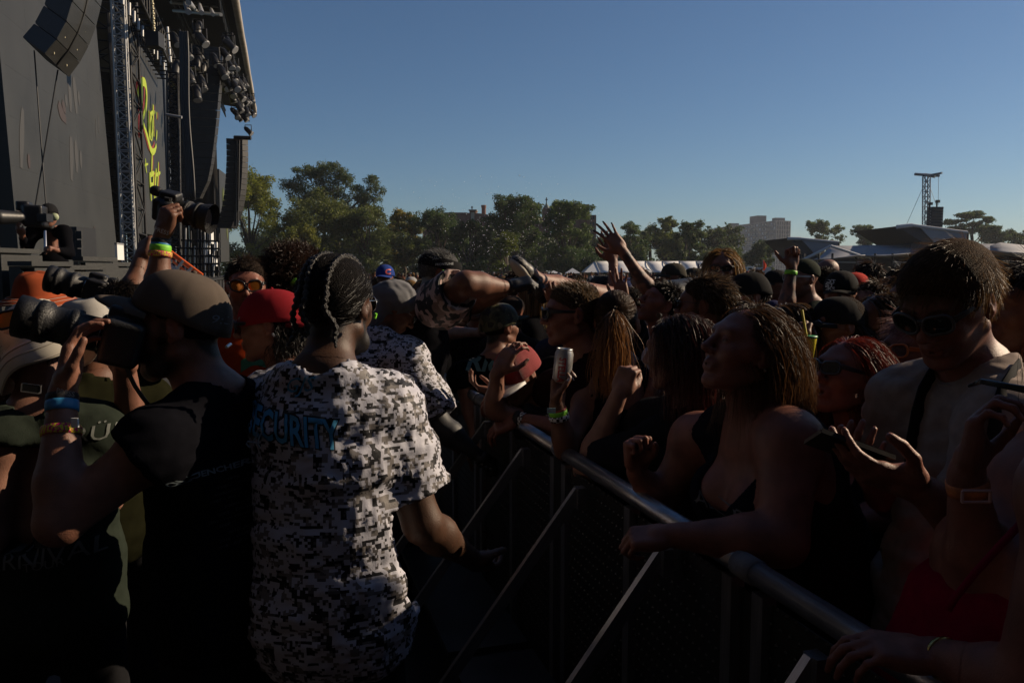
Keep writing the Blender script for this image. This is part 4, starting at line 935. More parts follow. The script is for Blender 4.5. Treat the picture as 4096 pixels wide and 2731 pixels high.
def person(label, hc, yaw=106, pitch=0, roll=0, byaw=None, skin='fair', h=None, sc=1., w=1., fem=False, group='people in the pit and front rows',
           lean=(0, 0), arms=None, shirt='tee', scol=BLK, pants=CHAR, sleeve=.55, head={}, noarms=False, zsh=0., legs=True, wr_amp=.006, seed=None, shh=None, smat=None, neckrow=0., bust=.0, belly=0., spaint=None):
    hc = np.asarray(hc, float); d = hc[1]
    if h is None: h = float(np.clip(.0024*d, .0046, .02))
    h *= 1.12
    seed = seed if seed is not None else int(abs(hc[0]*977+hc[1]*331)) % 9973
    sk = SK[skin] if isinstance(skin, str) else skin
    byaw = yaw if byaw is None else byaw
    Rb = rotz(rad(byaw)); Rh = frame_hp(yaw, pitch, roll)
    N = hc+Rh@np.array([0, -.045, -.075])*sc+Rb@np.array([0, -.02, -.115])*sc      # base of the neck
    zp = min(.97, N[2]*.62); pel = np.array([N[0]+lean[0], N[1]+lean[1], zp]); 
    loc = (pel[0], pel[1], 0.)
    root = thing('person', label, 'person', loc, group)
    s = Sdf(); head_sdf(s, Rh, hc, sk, sc, fem, **head)
    s.frame(); s.k = .02; s.col = np.array(sk)
    nk = .054*w**.5*(.86 if fem else 1)*sc
    s.cone(hc+Rh@np.array([0, -.028, -.045])*sc, N+[0, 0, -.01], nk, nk*1.12, k=.02)
    s.cone(hc+Rh@np.array([0, .0, -.07])*sc, N+Rb@np.array([0, .03, -.02]), nk*.72, nk*.7, k=.02)
    sw = .178*w*sc*(.9 if fem else 1)
    axis = pel-N; at = lambda t, x=0, y=0: N+axis*t+Rb@np.array([x, y, 0])
    SH = {}
    for sd_, x in (('R', 1), ('L', -1)):
        p = N+Rb@np.array([x*sw, -.01, -.065+zsh]); SH[sd_] = p
    arms = dict(arms or {})
    for sd_, x in (('R', 1), ('L', -1)):
        a = arms.get(sd_)
        if a is None and not noarms:
            e = SH[sd_]+Rb@np.array([x*.07, -.04, -.28*sc]); arms[sd_] = dict(e=e, w=e+Rb@np.array([-x*.03, .12, -.21*sc]), pose='relax', hand=legs)
        if a is not None and a.get('up'): SH[sd_] = SH[sd_]+np.array([0, 0, .05])-Rb@np.array([x*.02, 0, 0])
        if a is not None and 's' in a: SH[sd_] = np.asarray(a['s'], float)
    # torso
    torso = []
    T = lambda t, x, y, r, kk=.06: torso.append((at(t, x, y), np.array(r)*w, kk))
    T(.30, 0, .0, (.155, .108, .17)); T(.62, 0, .012+belly*.5, (.142, .108+belly, .16)); T(1.0, 0, -.005, (.16, .118, .14))
    if bust: 
        for x in (-1, 1): torso.append((at(.36, x*.075, .075+bust*.3), np.array((.07, .06+bust, .07))*w, .04))
    bare = shirt in ('tank', 'straps', 'red_top')
    for sd_ in SH:
        s.cone(N+Rb@np.array([(1 if sd_ == 'R' else -1)*.03, -.025, .03]), SH[sd_], .05*w, .05*w, k=.04)
    if bare:
        for c, r, kk in torso: s.ell(c, r, R=Rb, k=kk)
    else:
        s.cone(N, at(.5), .06, .08)
    ar = (.048 if not fem else .045)*w**.8
    for sd_, a in arms.items():
        if a is None: continue
        S_, e, wr = SH[sd_], np.asarray(a['e'], float), np.asarray(a['w'], float); x = 1 if sd_ == 'R' else -1
        ak = np.array(a.get('col', sk)); s.col = ak; th = a.get('th', 1.)
        s.ell(S_, (.062*w, .062*w, .062*w), k=.04); s.cone(S_, e, ar*1.1*th, ar*.84*th, k=.03)
        m_ = e+(wr-e)*.3; s.cone(e, m_, ar*.84*th, ar*.88*th, k=.02); s.cone(m_, wr, ar*.88*th, .027*sc, k=.02)
        fd = nrm(a['f']) if 'f' in a else nrm(wr-e)
        if 'n' in a: nn = a['n']
        else: nn = np.cross(fd, Rb@np.array([x, 0, 0])) if abs(fd@(Rb@np.array([1., 0, 0]))) < .9 else np.array([0, 0, 1.])
        if a.get('hand', True): hand_sdf(s, wr+fd*.012, fd, nn, x, ak, a.get('pose', 'relax'), a.get('hs', 1.)*(.9 if fem else 1.)*sc, a.get('nail'), a.get('curls'), a.get('glove'), a.get('thumb'))
        for (t0, t1, rr_, c_) in a.get('tattoo', []): s.cone(e+(wr-e)*t0, e+(wr-e)*t1, rr_, paint=True, col=c_, soft=.02)
    foci = [(hc, .165*sc)]
    for a in arms.values():
        if a is not None and a.get('hand', True): wr = np.asarray(a['w'], float); e = np.asarray(a['e'], float); foci.append((wr+(nrm(a['f']) if 'f' in a else nrm(wr-e))*.09, .125*sc))
    V, F = s.mesh2(h, h*2.7, foci); C = s.colour(V)
    for a in arms.values():
        if a is None: continue
        if a.get('ink'):
            e, wr = np.asarray(a['e'], float), np.asarray(a['w'], float); u_ = wr-e; t = (V-e)@u_/(u_@u_); dist = np.linalg.norm(V-e-np.clip(t, -.6, 1)[:, None]*u_, axis=1)
            mk = (t > -.5) & (t < .98) & (dist < .07); nz = wob(V[mk], 55, seed+5, 2)
            al = np.clip((nz+.15)*5, 0, 1)*a['ink']; C[mk] = C[mk]*(1-al[:, None])+np.array([.03, .03, .035])*al[:, None]
    body = mobj('body', V, F, m_skin, root, C)
    # shirt
    out = dict(root=root, Rh=Rh, hc=hc, N=N, Rb=Rb, SH=SH, arms=arms, sc=sc, body=body, at=at, h=h, d=d, seed=seed, w=w)
    g = Sdf(); g.k = .05; g.col = np.array(scol); of = .014
    if shirt in ('tee', 'long', 'loose'):
        of = .016 if shirt != 'loose' else .03
        for c, r, kk in torso: g.ell(c, r+of, R=Rb, k=kk)
        if shirt == 'loose': g.ell(at(.85), (.19*w, .145*w, .3), R=Rb, k=.08)
        else: g.ell(at(.8), (.162*w+of*.6, .122*w+of*.6, .24), R=Rb, k=.07)
        for sd_, a in arms.items():
            x = 1 if sd_ == 'R' else -1
            g.cone(N+Rb@np.array([x*.035, -.025, .02]), SH[sd_], .062*w, .06*w+of*.6, k=.04)
            g.ell(SH[sd_], np.array((.062, .062, .062))*w+of, k=.04)
            if a is None: continue
            e = np.asarray(a['e'], float); S_ = SH[sd_]; wr = np.asarray(a['w'], float); thk = a.get('th', 1.)
            if shirt == 'long':
                g.cone(S_, e, ar*1.1*thk+of, ar*.9*thk+of, k=.03); g.cone(e, e+(wr-e)*.92, ar*.9*thk+of, .036, k=.02)
            else:
                sl = a.get('sleeve', sleeve); p2 = S_+(e-S_)*sl; g.cone(S_, p2, ar*1.15*thk+of, ar*1.08*thk+of+.012, k=.03)
        for sd_, a in arms.items():
            if a is None or shirt == 'long': continue
            e = np.asarray(a['e'], float); S_ = SH[sd_]; thk = a.get('th', 1.); sl = a.get('sleeve', sleeve); dd = nrm(e-S_); p2 = S_+(e-S_)*sl
            R_ = ar*1.08*thk+of+.012
            ax_ = nrm(np.cross(dd, [.3, .5, .8])); g.box(p2+dd*.13, (R_+.014, R_+.014, .13), .004, R=np.stack([ax_, np.cross(dd, ax_), dd], 1), k=.004, op=-1)
            g.cone(p2+dd*.0, p2+dd*.1, ar*.98*thk+.004, k=.004, op=-1)
        g.cone(N+Rb@np.array([0, -.01, .055+neckrow]), N+Rb@np.array([0, .04, .09]), .075*w**.5, .08*w**.5, op=-1, k=.006)
        g.cut(at(1.13 if shirt != 'loose' else 1.28), (0, 0, -1))
    elif bare:
        for c, r, kk in torso: g.ell(c, r+.009, R=Rb, k=kk)
        g.ell(at(.8), (.162*w, .122*w, .24), R=Rb, k=.07)
        if shirt != 'red_top':
            for sd_ in SH: g.cone(N+Rb@np.array([(1 if sd_ == 'R' else -1)*.03, -.025, .03]), SH[sd_], .05*w+.008, .05*w+.008, k=.04)
            g.ell(at(.1, 0, .125), np.array((.078*w, .085, .15)), R=Rb, op=-1, k=.006); g.ell(at(.04, 0, -.125), np.array((.075*w, .075, .11)), R=Rb, op=-1, k=.006)
            g.cone(N+Rb@np.array([0, -.03, .12]), N+Rb@np.array([0, .01, -.02]), .07*w**.5, .074*w**.5, op=-1, k=.004)
            for sd_, x in (('R', 1), ('L', -1)):
                g.cone(SH[sd_]+Rb@np.array([x*.02, 0, .1]), at(.16, x*.222*w, 0), .088*w**.5, .092*w**.5, op=-1, k=.006)
        else:
            g.cut(at(.4), (0, 0, 1))
        g.cut(at(1.1), (0, 0, -1))
    hsh = shh or max(h*2.2, .0105) if not bare else max(h*1.6, .008)
    V, F = g.mesh(hsh); Nn = vnorm(V, F)
    loc_ = (V-N)@Rb
    fold = wob(np.stack([loc_[:, 0]*.55, loc_[:, 1]*.55, loc_[:, 2]*1.6], 1), 18, seed, 3)+.5*np.abs(wob(loc_, 30, seed+1, 2))
    V = V+Nn*(fold*wr_amp)[:, None]
    C = g.colour(V)
    if spaint is not None: C = spaint(V, C, loc_)
    ring = None
    sh_o = mobj('shirt' if not bare else 'tank_top', V, F, smat or m_wear, root, C); out['shirt'] = sh_o; out['sV'] = V; out['sF'] = F
    if not bare and d < 5:
        a_ = np.linspace(0, 2*math.pi, 29); q_ = w**.5*sc; cr_ = np.stack([.079*q_*np.cos(a_), .004+.072*q_*np.sin(a_), .014-.026*np.sin(a_)], 1)@Rb.T+N
        bvh = BVHTree.FromPolygons(V.tolist(), F.tolist()); MB().tube(cr_, .0085, 7, False).build('collar', smat if smat is not None and False else mat('collar_%.3f_%.3f_%.3f' % tuple(scol), tuple(np.array(scol)*.9), .9, spec=.08), sh_o, True)
    if legs:
        q = Sdf(); q.k = .05; q.col = np.array(pants)
        q.ell(at(1.0), np.array((.165, .125, .13))*w, R=Rb)
        for x in (-1, 1):
            hp = pel+Rb@np.array([x*.09, 0, -.06]); kn = np.array([hp[0], hp[1], .48])+Rb@np.array([x*.03, .03, 0]); ak_ = np.array([hp[0], hp[1], .09])+Rb@np.array([x*.05, -.02, 0])
            q.cone(hp, kn, .085*w, .062*w); q.cone(kn, ak_, .06*w, .05); q.cone(ak_+[0, 0, -.045], ak_+Rb@np.array([x*.02, .15, -.05]), .042, .038, col=(.02, .02, .02), k=.01)
        V, F = q.mesh(.026 if d < 3 else .035); mobj('trousers', V, F, m_wear, root, q.colour(V))
    ALLP.append(out); return out
# ------------------------------------------------------------------ hair
def strands_mesh(P0, D0, steps, wdt, fn, tip=.25, rs=None):
    """P0 (n,3) roots, D0 initial steps; fn(p, v, i) -> new step vectors. Ribbons, two faces turned at random"""
    n = len(P0); pts = [P0]; p = P0.copy(); v = D0.copy()
    for i in range(steps):
        v = fn(p, v, i); p = p+v; pts.append(p)
    A = np.stack(pts, 1); T = np.gradient(A, axis=1); r = rs.normal(size=(n, 1, 3)); W = np.cross(T, r); W /= np.maximum(np.linalg.norm(W, axis=2), 1e-9)[..., None]
    prof = np.linspace(1, tip, steps+1)[None, :, None]*wdt
    G = np.stack([A+W*prof*.5, A-W*prof*.5], 2).reshape(-1, 3); m = steps+1
    b = (np.arange(n)*m*2)[:, None]+(np.arange(steps)*2)[None]
    Q = np.stack([b, b+1, b+3, b+2], -1).reshape(-1, 4); return G, Q
SKULL_C, SKULL_R = np.array([0, -.016, .034]), np.array([.077, .099, .086])
def scalp_points(n, rs, mask, grow=1.0):
    out = []
    tot = 0
    while tot < n:
        v = rs.normal(size=(n*3, 3)); v /= np.linalg.norm(v, axis=1)[:, None]; p = SKULL_C+v*SKULL_R*grow; p = p[mask(p)]; out.append(p); tot += len(p)
    return np.concatenate(out)[:n]
def snorm(p): q = (p-SKULL_C)/SKULL_R**2; return q/np.linalg.norm(q, axis=1)[:, None]
def MASK(front=.03, low=-.06, side=.0, zmax=1.):
    """hair region: behind and above the hairline"""
    def f(p):
        hl = .05+.35*np.clip(p[:, 1]-.0, 0, .08)/.08*.0
        top = p[:, 2] > (.075+.0*p[:, 0])
        face = (p[:, 1] > front) & (p[:, 2] < .085-np.abs(p[:, 0])*.2)
        ear = (np.abs(p[:, 0]) > .055) & (p[:, 1] > -.03) & (p[:, 2] < .03+side)
        return ~face & ~ear & (p[:, 2] > low) & (p[:, 2] < zmax)
    return f
def hair_build(o, G, Q, C, name='hair', shell=None):
    """strands in head space plus an optional shell (Sdf in head space)"""
    Rh, hc, sc = o['Rh'], o['hc'], o['sc']; Vs, Fs, Cs = [G], [Q], [C]; n = len(G)
    if shell is not None:
        V, F = shell.mesh(max(o['h']*1.9, .0095)); V = V+vnorm(V, F)*(.0012*wob(V, 85, 7, 2))[:, None]; Vs.append(V); Fs.append(F+n); Cs.append(shell.colour(V)*(1+.25*wob(V, 120, 3, 2))[:, None]); n += len(V)
    V = np.concatenate(Vs)*sc@Rh.T+hc
    ob = mobj(name, V, np.concatenate(Fs), m_hair, o['root'], np.concatenate(Cs)); ob.data.materials.append(m_hairbase)
    mi = np.zeros(len(ob.data.polygons), np.int32); mi[len(Q):] = 1; ob.data.polygons.foreach_set('material_index', mi); return ob
def scol_var(rs, n, steps, col, tipcol=None, var=.35):
    c = np.array(col)*(1+var*rs.normal(size=(n, 1))).clip(.3, 2); c = np.repeat(c[:, None], (steps+1)*2, 1)
    if tipcol is not None:
        t = np.repeat(np.linspace(0, 1, steps+1), 2)[None, :, None]; c = c*(1-t)+np.array(tipcol)*t
    return c.reshape(-1, 3)
def hair_short(o, col, length=.03, n=3400, front=.03, low=-.055, lift=.35, comb=(0, .3, -.6), wdt=.0019, curl=0., messy=.3, tip=None, top=1.6, side=0., shellc=None, zmax=1., vol=0.):
    if o['d'] > 2.9: n = int(n*.65); wdt *= 1.2
    rs = np.random.RandomState(o['seed']); mk = MASK(front, low, side, zmax); p = scalp_points(n, rs, mk); nn = snorm(p); cb = np.array(comb)
    st = 5; ll = length*(1+(top-1)*np.clip((p[:, 2]-.04)/.07, 0, 1))*rs.uniform(.6, 1.15, n)/st
    tg = cb-nn*(nn@cb)[:, None]; tg = tg/np.maximum(np.linalg.norm(tg, axis=1), .25)[:, None]; v0 = nn*lift+tg*(1-lift)+rs.normal(size=(n, 3))*messy*np.array([1, 1, .7]); v0 = v0/np.linalg.norm(v0, axis=1)[:, None]*ll[:, None]
    bend = rs.normal(size=(n, 3))*curl
    def fn(q, v, i):
        nv = v+ll[:, None]*(.16*(cb-nn*(nn@cb)[:, None])-np.array([0, 0, .05]))+ll[:, None]*bend*math.sin(i*1.7+1)
        return nv/np.linalg.norm(nv, axis=1)[:, None]*ll[:, None]
    G, Q = strands_mesh(p, v0, st, wdt*max(1., o['d']/2.2), fn, rs=rs)
    s = Sdf(); s.k = .012; s.col = np.array(col)*.6 if shellc is None else np.array(shellc); e = .0015+vol; p = p+nn*(vol+.0035)*rs.uniform(.7, 1.5, (n, 1))
    s.ell(SKULL_C+(0, -.004, 0), SKULL_R+e); s.ell((0, .018, .066), np.array((.066, .062, .044))+e, k=.02)
    s.ell((0, .105, -.005), (.11, .07, .075), op=-1, k=.012)
    for x in (-1, 1): s.ell((x*.085, .0, -.025), (.035, .036, .05), op=-1, k=.01)
    s.cut((0, 0, low-.005), (0, 0, -1), k=.01)
    return hair_build(o, G, Q, scol_var(rs, n, st, col, tip), shell=s)
def hair_long(o, col, length=.3, n=2000, tip=None, part=.0, back=.5, wdt=.0016, wave=.12, vol=.012, messy=.15, front=.035, st=11, low=-.06, zmax=1.):
    """hair falling from the parting, over the skull and down"""
    if o['d'] > 2.9: n = int(n*.7); wdt *= 1.2
    rs = np.random.RandomState(o['seed']+3); p = scalp_points(n, rs, MASK(front, low, 0, zmax)); R = np.linalg.inv(o['Rh']); gr = R@np.array([0, 0, -1.])
    ll = length*rs.uniform(.7, 1.1, n)/st; gv = rs.uniform(1+.2*vol/.012, 1.0+1.2*vol/.012*.12+.12, n)
    v0 = snorm(p)*.4+np.stack([np.sign(p[:, 0]-part)*.5, np.full(n, -back), np.full(n, -.2)], 1); v0 = v0/np.linalg.norm(v0, axis=1)[:, None]*ll[:, None]
    ph = rs.uniform(0, 6.28, (n, 3)); lay = rs.uniform(1.045, 1.11+vol*3, n)
    def fn(q, v, i):
        nn = snorm(q); f = .35*np.stack([np.sign(p[:, 0]-part)*.6, np.full(n, -back), np.zeros(n)], 1)*max(0, 1-i/4)+gr*.55
        nv = v/ll[:, None]*.75+f+wave*np.sin(ph+i*1.1)+messy*rs.normal(size=(n, 3))*.3; nv = nv/np.linalg.norm(nv, axis=1)[:, None]
        q2 = q+nv*ll[:, None]; e = np.sqrt((((q2-SKULL_C)/(SKULL_R*lay[:, None]))**2).sum(1)); ins = e < 1
        q2[ins] = SKULL_C+(q2[ins]-SKULL_C)/e[ins][:, None]
        # keep off the neck
        rx = np.sqrt(q2[:, 0]**2+(q2[:, 1]+.03)**2); low_ = (q2[:, 2] < -.05) & (rx < .058); q2[low_, :2] = np.stack([q2[low_, 0], q2[low_, 1]+.03], 1)*(.058/np.maximum(rx[low_], 1e-4))[:, None]-np.array([0, .03])
        return q2-q
    G, Q = strands_mesh(p, v0, st, wdt*max(1, o['d']/2.2), fn, .4, rs)
    s = Sdf(); s.k = .02; s.col = np.array(col)*.55; s.ell(SKULL_C+(0, -.010, .001), SKULL_R+.0025); s.ell((0, .105, -.005), (.115, .072, .085), op=-1, k=.012)
    s.ell((0, -.07, -.03), (.07, .05, .08), k=.03)
    for x in (-1, 1): s.ell((x*.088, .012, -.03), (.03, .045, .06), op=-1, k=.01)
    return hair_build(o, G, Q, scol_var(rs, n, st, col, tip), shell=s)
def hair_pony(o, col, tie=(0, -.125, .05), length=.3, n=1800, tip=None, wdt=.0018, tail_r=.028, name='hair', wave=.15, gdir=None):
    rs = np.random.RandomState(o['seed']+5); tie = np.array(tie); p = scalp_points(n, rs, MASK(.035, -.065), 1.02); st = 9
    def along(t, p0, p1):
        q = p0*(1-t)+p1*t; e = np.sqrt((((q-SKULL_C)/(SKULL_R*1.07))**2).sum(1))[:, None]; return np.where(e < 1, SKULL_C+(q-SKULL_C)/e, q)
    rows = [along(t, p, tie+rs.normal(size=(n, 3))*.006) for t in np.linspace(0, 1, st+1)]
    A = np.stack(rows, 1); prev = [0]
    G1, Q1 = strands_mesh(A[:, 0], A[:, 1]-A[:, 0], st, wdt*max(1, o['d']/2.4), lambda q, v, i: A[:, i+1]-A[:, i], .7, rs)
    m = n; gr = np.linalg.inv(o['Rh'])@np.array([0, 0, -1.]); st2 = 12; ll = length*rs.uniform(.55, 1.1, m)/st2; off = rs.normal(size=(m, 3)); ph = rs.uniform(0, 6.28, (m, 3))
    v0 = (np.array([0, -.8, -.1])+off*.1); v0 = v0/np.linalg.norm(v0, axis=1)[:, None]*ll[:, None]; g_ = gr if gdir is None else np.array(gdir)
    def fn(q, v, i):
        nv = v/ll[:, None]*.7+g_*.5+off*(.05 if i < 8 else -.02)*tail_r/.028+wave*np.sin(ph+i*.9); return nv/np.linalg.norm(nv, axis=1)[:, None]*ll[:, None]
    G2, Q2 = strands_mesh(tie+off*.006, v0, st2, wdt*max(1, o['d']/2.4), fn, .4, rs)
    C = np.concatenate([scol_var(rs, n, st, col), scol_var(rs, m, st2, col, tip)])
    s = Sdf(); s.k = .015; s.col = np.array(col)*.5; s.ell(SKULL_C+(0, -.004, 0), SKULL_R+.002); s.ell((0, .105, -.005), (.115, .072, .08), op=-1, k=.012)
    for x in (-1, 1): s.ell((x*.085, .004, -.03), (.035, .042, .05), op=-1, k=.01)
    s.cone(tie, tie+g_*length*.45+np.array([0, -.03, 0]), tail_r*.5, tail_r*.6); s.cut((0, 0, -.075), (0, 0, -1), k=.01)
    return hair_build(o, np.concatenate([G1, G2]), np.concatenate([Q1, Q2+len(G1)]), C, name, s)
def hair_afro(o, col, r=.075, n=3800):
    rs = np.random.RandomState(o['seed']+8); p = scalp_points(n, rs, MASK(.05, -.05)); nn = snorm(p); st = 7; ll = r*rs.uniform(.75, 1.2, n)/st*1.5; ph = rs.uniform(0, 6.28, (n, 3))
    def fn(q, v, i):
        nv = nn+1.5*np.sin(ph+i*2.1); return nv/np.linalg.norm(nv, axis=1)[:, None]*ll[:, None]
    G, Q = strands_mesh(p+nn*r*.3, nn*ll[:, None], st, .0032, fn, .6, rs)
    s = Sdf(); s.k = .03; s.col = np.array(col)*.5; s.ell(SKULL_C+(0, -.01, .008), SKULL_R+r*.5); s.ell((0, .13, -.03), (.11, .08, .085), op=-1, k=.02); s.cut((0, 0, -.055), (0, 0, -1), k=.02)
    return hair_build(o, G, Q, scol_var(rs, n, st, col), shell=s)
# ------------------------------------------------------------------ things worn on the head
def hp_(o, V): return np.asarray(V, float)*o['sc']@o['Rh'].T+o['hc']
def put(o, b, name, m, parent=None, smooth=True, R=None):
    b.v = [hp_(o, v if R is None else v@R.T) for v in b.v]; return b.build(name, m, parent or o['root'], smooth)
def cap(o, m, m_vis=None, back=False, turn=0, tilt=0, flat=False, z0=.022, size=1.06, vis=True, crown=None, name='cap', mfront=None, seams=6):
    Rr = rotz(math.pi if back else rad(turn))@rotx(rad(tilt)); c = np.array([0, -.012, z0]); rx, ry, rz = .083*size, .108*size, .098*size
    b = MB(); prof = []; seg = 72; rows = 11
    def crownpt(a, t):
        ang = t*math.pi/2; rr_ = math.cos(ang)**.8; zz = math.sin(ang)
        f = 1-.022*abs(math.cos(a*seams/2.))**30*(1-.6*t)
        x = rx*rr_*math.cos(a)*f; y = ry*rr_*math.sin(a)*f
        if y > 0: zz = zz*(1+.10*(y/ry)*(1-t)); y *= 1+.02*math.sin(ang*2)
        return (x, y, rz*zz)
    G = [[crownpt(2*math.pi*j/seg, i/rows) for j in range(seg)] for i in range(rows+1)]
    G = np.array(G); G[0, :, :2] *= 1.0
    V = G.reshape(-1, 3); F = [(i*seg+j, i*seg+(j+1) % seg, (i+1)*seg+(j+1) % seg, (i+1)*seg+j) for i in range(rows) for j in range(seg)]
    V2 = V.copy(); V2[:, :2] *= .965; V2[:, 2] -= .002; V2 = V2[:seg*2]; n1 = len(V)
    F += [((j+1) % seg+n1, j+n1, seg+j+n1, seg+(j+1) % seg+n1) for j in range(seg)]+[(j, j+n1, (j+1) % seg+n1, (j+1) % seg) for j in range(seg)]
    # side band drops a little at the nape
    V[:, 2] -= .022*np.clip(-V[:, 1]/ry, 0, 1)*(1-V[:, 2]/rz).clip(0, 1)
    V2[:, 2] = V2[:, 2]-.022*np.clip(-V2[:, 1]/ry, 0, 1)*(1-V2[:, 2]/rz).clip(0, 1)
    b.add(np.concatenate([V, V2]), F); b.v = [v@Rr.T+c for v in b.v]; part = put(o, b, name, m)
    bt = MB(); bt.lathe([(.007, 0), (.006, .004), (0, .006)], c=(0, 0, 0), seg=10); bt.v = [(v+np.array([0, 0, rz]))@Rr.T+c for v in bt.v]; put(o, bt, 'button', m_vis or m, part)
    if vis:
        vb = MB(); rws = []; n_ = 13
        for i in range(6):
            t = i/5.; row = []
            for j in range(n_):
                u_ = (j/(n_-1)*2-1); a = math.pi/2-u_*1.05
                x = rx*math.cos(a)*1.005; y = ry*math.sin(a)*1.005
                ext = .082*t*(1-abs(u_)**2.6)**.5*(1 if not flat else 1.05)
                row.append((x*(1+.02*t), y+ext, .004-(0 if flat else .5)*(x/.083)**2*.030-t*(.012 if not flat else -.002)+.004*math.sin(3*t)))
            rws.append(row)
        vb.slab(rws, (0, 0, .004)); vb.v = [v@Rr.T+c for v in vb.v]; put(o, vb, 'visor', m_vis or m, part)
    return part
def bucket(o, m, tilt=0, roll=0, size=1., z0=.035, brim=.06, droop=35, lift=0., turn=0, wv=.006, name='bucket_hat', flap=0.):
    R = rotz(rad(turn))@rotx(rad(tilt))@roty(rad(roll)); c = np.array([0, -.012, z0]); rx, ry = .086*size, .108*size; b = MB(); seg = 44
    prof = [(0, .094), (.4, .093), (.66, .086), (.8, .072), (.89, .05), (.95, .024), (1., .0), (1.02, -.012)]
    dr = rad(droop); nb_ = 6
    prof += [(1.01+brim*(i+1)/nb_*math.cos(dr*(.6+.5*i/nb_))/.095, -.008-brim*(i+1)/nb_*math.sin(dr*(.6+.5*i/nb_))) for i in range(nb_)]
    G = []
    for i, (r, z) in enumerate(prof):
        a = np.linspace(0, 2*math.pi, seg, endpoint=False); k = max(0, (i-7)/6.)
        zz = z+k*wv*(np.sin(a*3+o['seed'])+.6*np.sin(a*5+1))+k*lift*np.clip(np.sin(a), 0, 1)+(0 if i > 6 else .003*np.sin(a*4+i))
        G.append(np.stack([rx*r*np.cos(a), ry*r*np.sin(a), zz], 1))
    n0 = len(prof)*seg; V = np.concatenate(G); F = [(i*seg+(j+1) % seg, i*seg+j, (i+1)*seg+j, (i+1)*seg+(j+1) % seg) for i in range(len(prof)-1) for j in range(seg)]
    V2 = V[7*seg:].copy()-np.array([0, 0, .004]); V2[:, :2] *= .995; nr = len(prof)-7
    F += [(n0+i*seg+j, n0+i*seg+(j+1) % seg, n0+(i+1)*seg+(j+1) % seg, n0+(i+1)*seg+j) for i in range(nr-1) for j in range(seg)]
    e0_, e1__ = (len(prof)-1)*seg, n0+(nr-1)*seg; F += [(e0_+(j+1) % seg, e0_+j, e1__+j, e1__+(j+1) % seg) for j in range(seg)]
    b.add(np.concatenate([V, V2]), F); b.v = [v@R.T+c for v in b.v]; part = put(o, b, name, m)
    st_ = MB()
    for k_ in range(3):
        row = G[9+k_*2]; st_.tube(np.concatenate([row, row[:1]])+np.array([0, 0, .0015]), .0011, 4, False)
    st_.v = [v@R.T+c for v in st_.v]; put(o, st_, 'stitching', MATS.get('stitch') or mat('stitch', (.4, .35, .3), .8), part)
    return part
def glasses(o, m_lens=None, m_fr=None, z=.014, y=.006, lw=.027, lh=.021, wrap=.22, thin=False, name='sunglasses', tilt=0, temple=.014):
    m_lens, m_fr = m_lens or m_lensd, m_fr or m_frame; part = None; fr = MB(); R = rotx(rad(tilt)); T = lambda p: np.array(p)@R.T+np.array([0, y, z])
    a = np.linspace(0, 2*math.pi, 20, endpoint=False); sup = lambda c, e: np.sign(c)*np.abs(c)**e; lenses = []
    for x in (-1, 1):
        ring = []
        for q in a:
            lx, lz = lw*sup(math.cos(q), .75), lh*sup(math.sin(q), .8)-.003*(math.cos(q)*x < 0)
            X = x*.033+lx; ring.append(T((X, .108-wrap*abs(X)**1.0*.45-abs(X)**2*2.2, lz)))
        ring = np.array(ring); fr.tube(np.concatenate([ring, ring[:1]]), .0012 if thin else .0034, 6, False)
        lb = MB(); cen = ring.mean(0)+R@np.array([0, .003, 0]); V = np.concatenate([ring, [cen]]); V2 = V-R@np.array([0, .0025, 0]); n_ = len(V)
        lb.add(np.concatenate([V, V2]), [(i, (i+1) % 20, 20) for i in range(20)]+[((i+1) % 20+n_, i+n_, 20+n_) for i in range(20)]); lenses.append(lb)
        hx = T((x*.064, .108-wrap*.064*.45-.064**2*2.2, .008)); ex = T((x*.080, -.01, .004)); e2 = T((x*.076, -.035, -.012))
        d_ = (hx+ex)/2; rr_ = .0013 if thin else .003
        if thin: fr.tube([hx, d_, ex, e2], rr_, 5)
        else:
            for k_ in (-.003, 0., .003): fr.tube([hx+[0, 0, k_*1.6], d_+[0, 0, k_], ex+[0, 0, k_*.7], e2], .0026, 5)
    fr.tube([T((-.008, .104, .006)), T((0, .107, .008)), T((.008, .104, .006))], .0014 if thin else .0036, 6)
    part = put(o, fr, name, m_fr)
    for lb in lenses: put(o, lb, 'lens', m_lens, part)
    return part
def headband(o, m, z=.045, hgt=.05, tilt=0, name='headband', grow=1.13):
    R = rotx(rad(tilt)); b = MB(); a = np.linspace(0, 2*math.pi, 36, endpoint=False); V = []
    for zz in np.linspace(-hgt/2, hgt/2, 6):
        q = z+zz; k = math.sqrt(max(.05, 1-((q-SKULL_C[2])/(SKULL_R[2]*1.02))**2))*grow+.006; V.append(np.stack([SKULL_R[0]*k*np.cos(a), SKULL_C[1]+.006+(SKULL_R[1]+.004)*k*np.sin(a), np.full(36, q)], 1))
    V = np.concatenate(V); b.add(V, [(i*36+j, i*36+(j+1) % 36, (i+1)*36+(j+1) % 36, (i+1)*36+j) for i in range(5) for j in range(36)]); b.v = [v@R.T for v in b.v]; return put(o, b, name, m)
def band(o, side, t, wdt, m, name='wristband', r=.031, parent=None, tag_=None, seg=18):
    a = o['arms'][side]; e, wr = np.asarray(a['e'], float), np.asarray(a['w'], float); u_ = nrm(wr-e); c = e+(wr-e)*t
    b = MB(); b.tube([c-u_*wdt/2, c-u_*wdt/6, c+u_*wdt/6, c+u_*wdt/2], [r, r*1.02, r*1.02, r], seg); return b.build(name, m, o['root'], True)
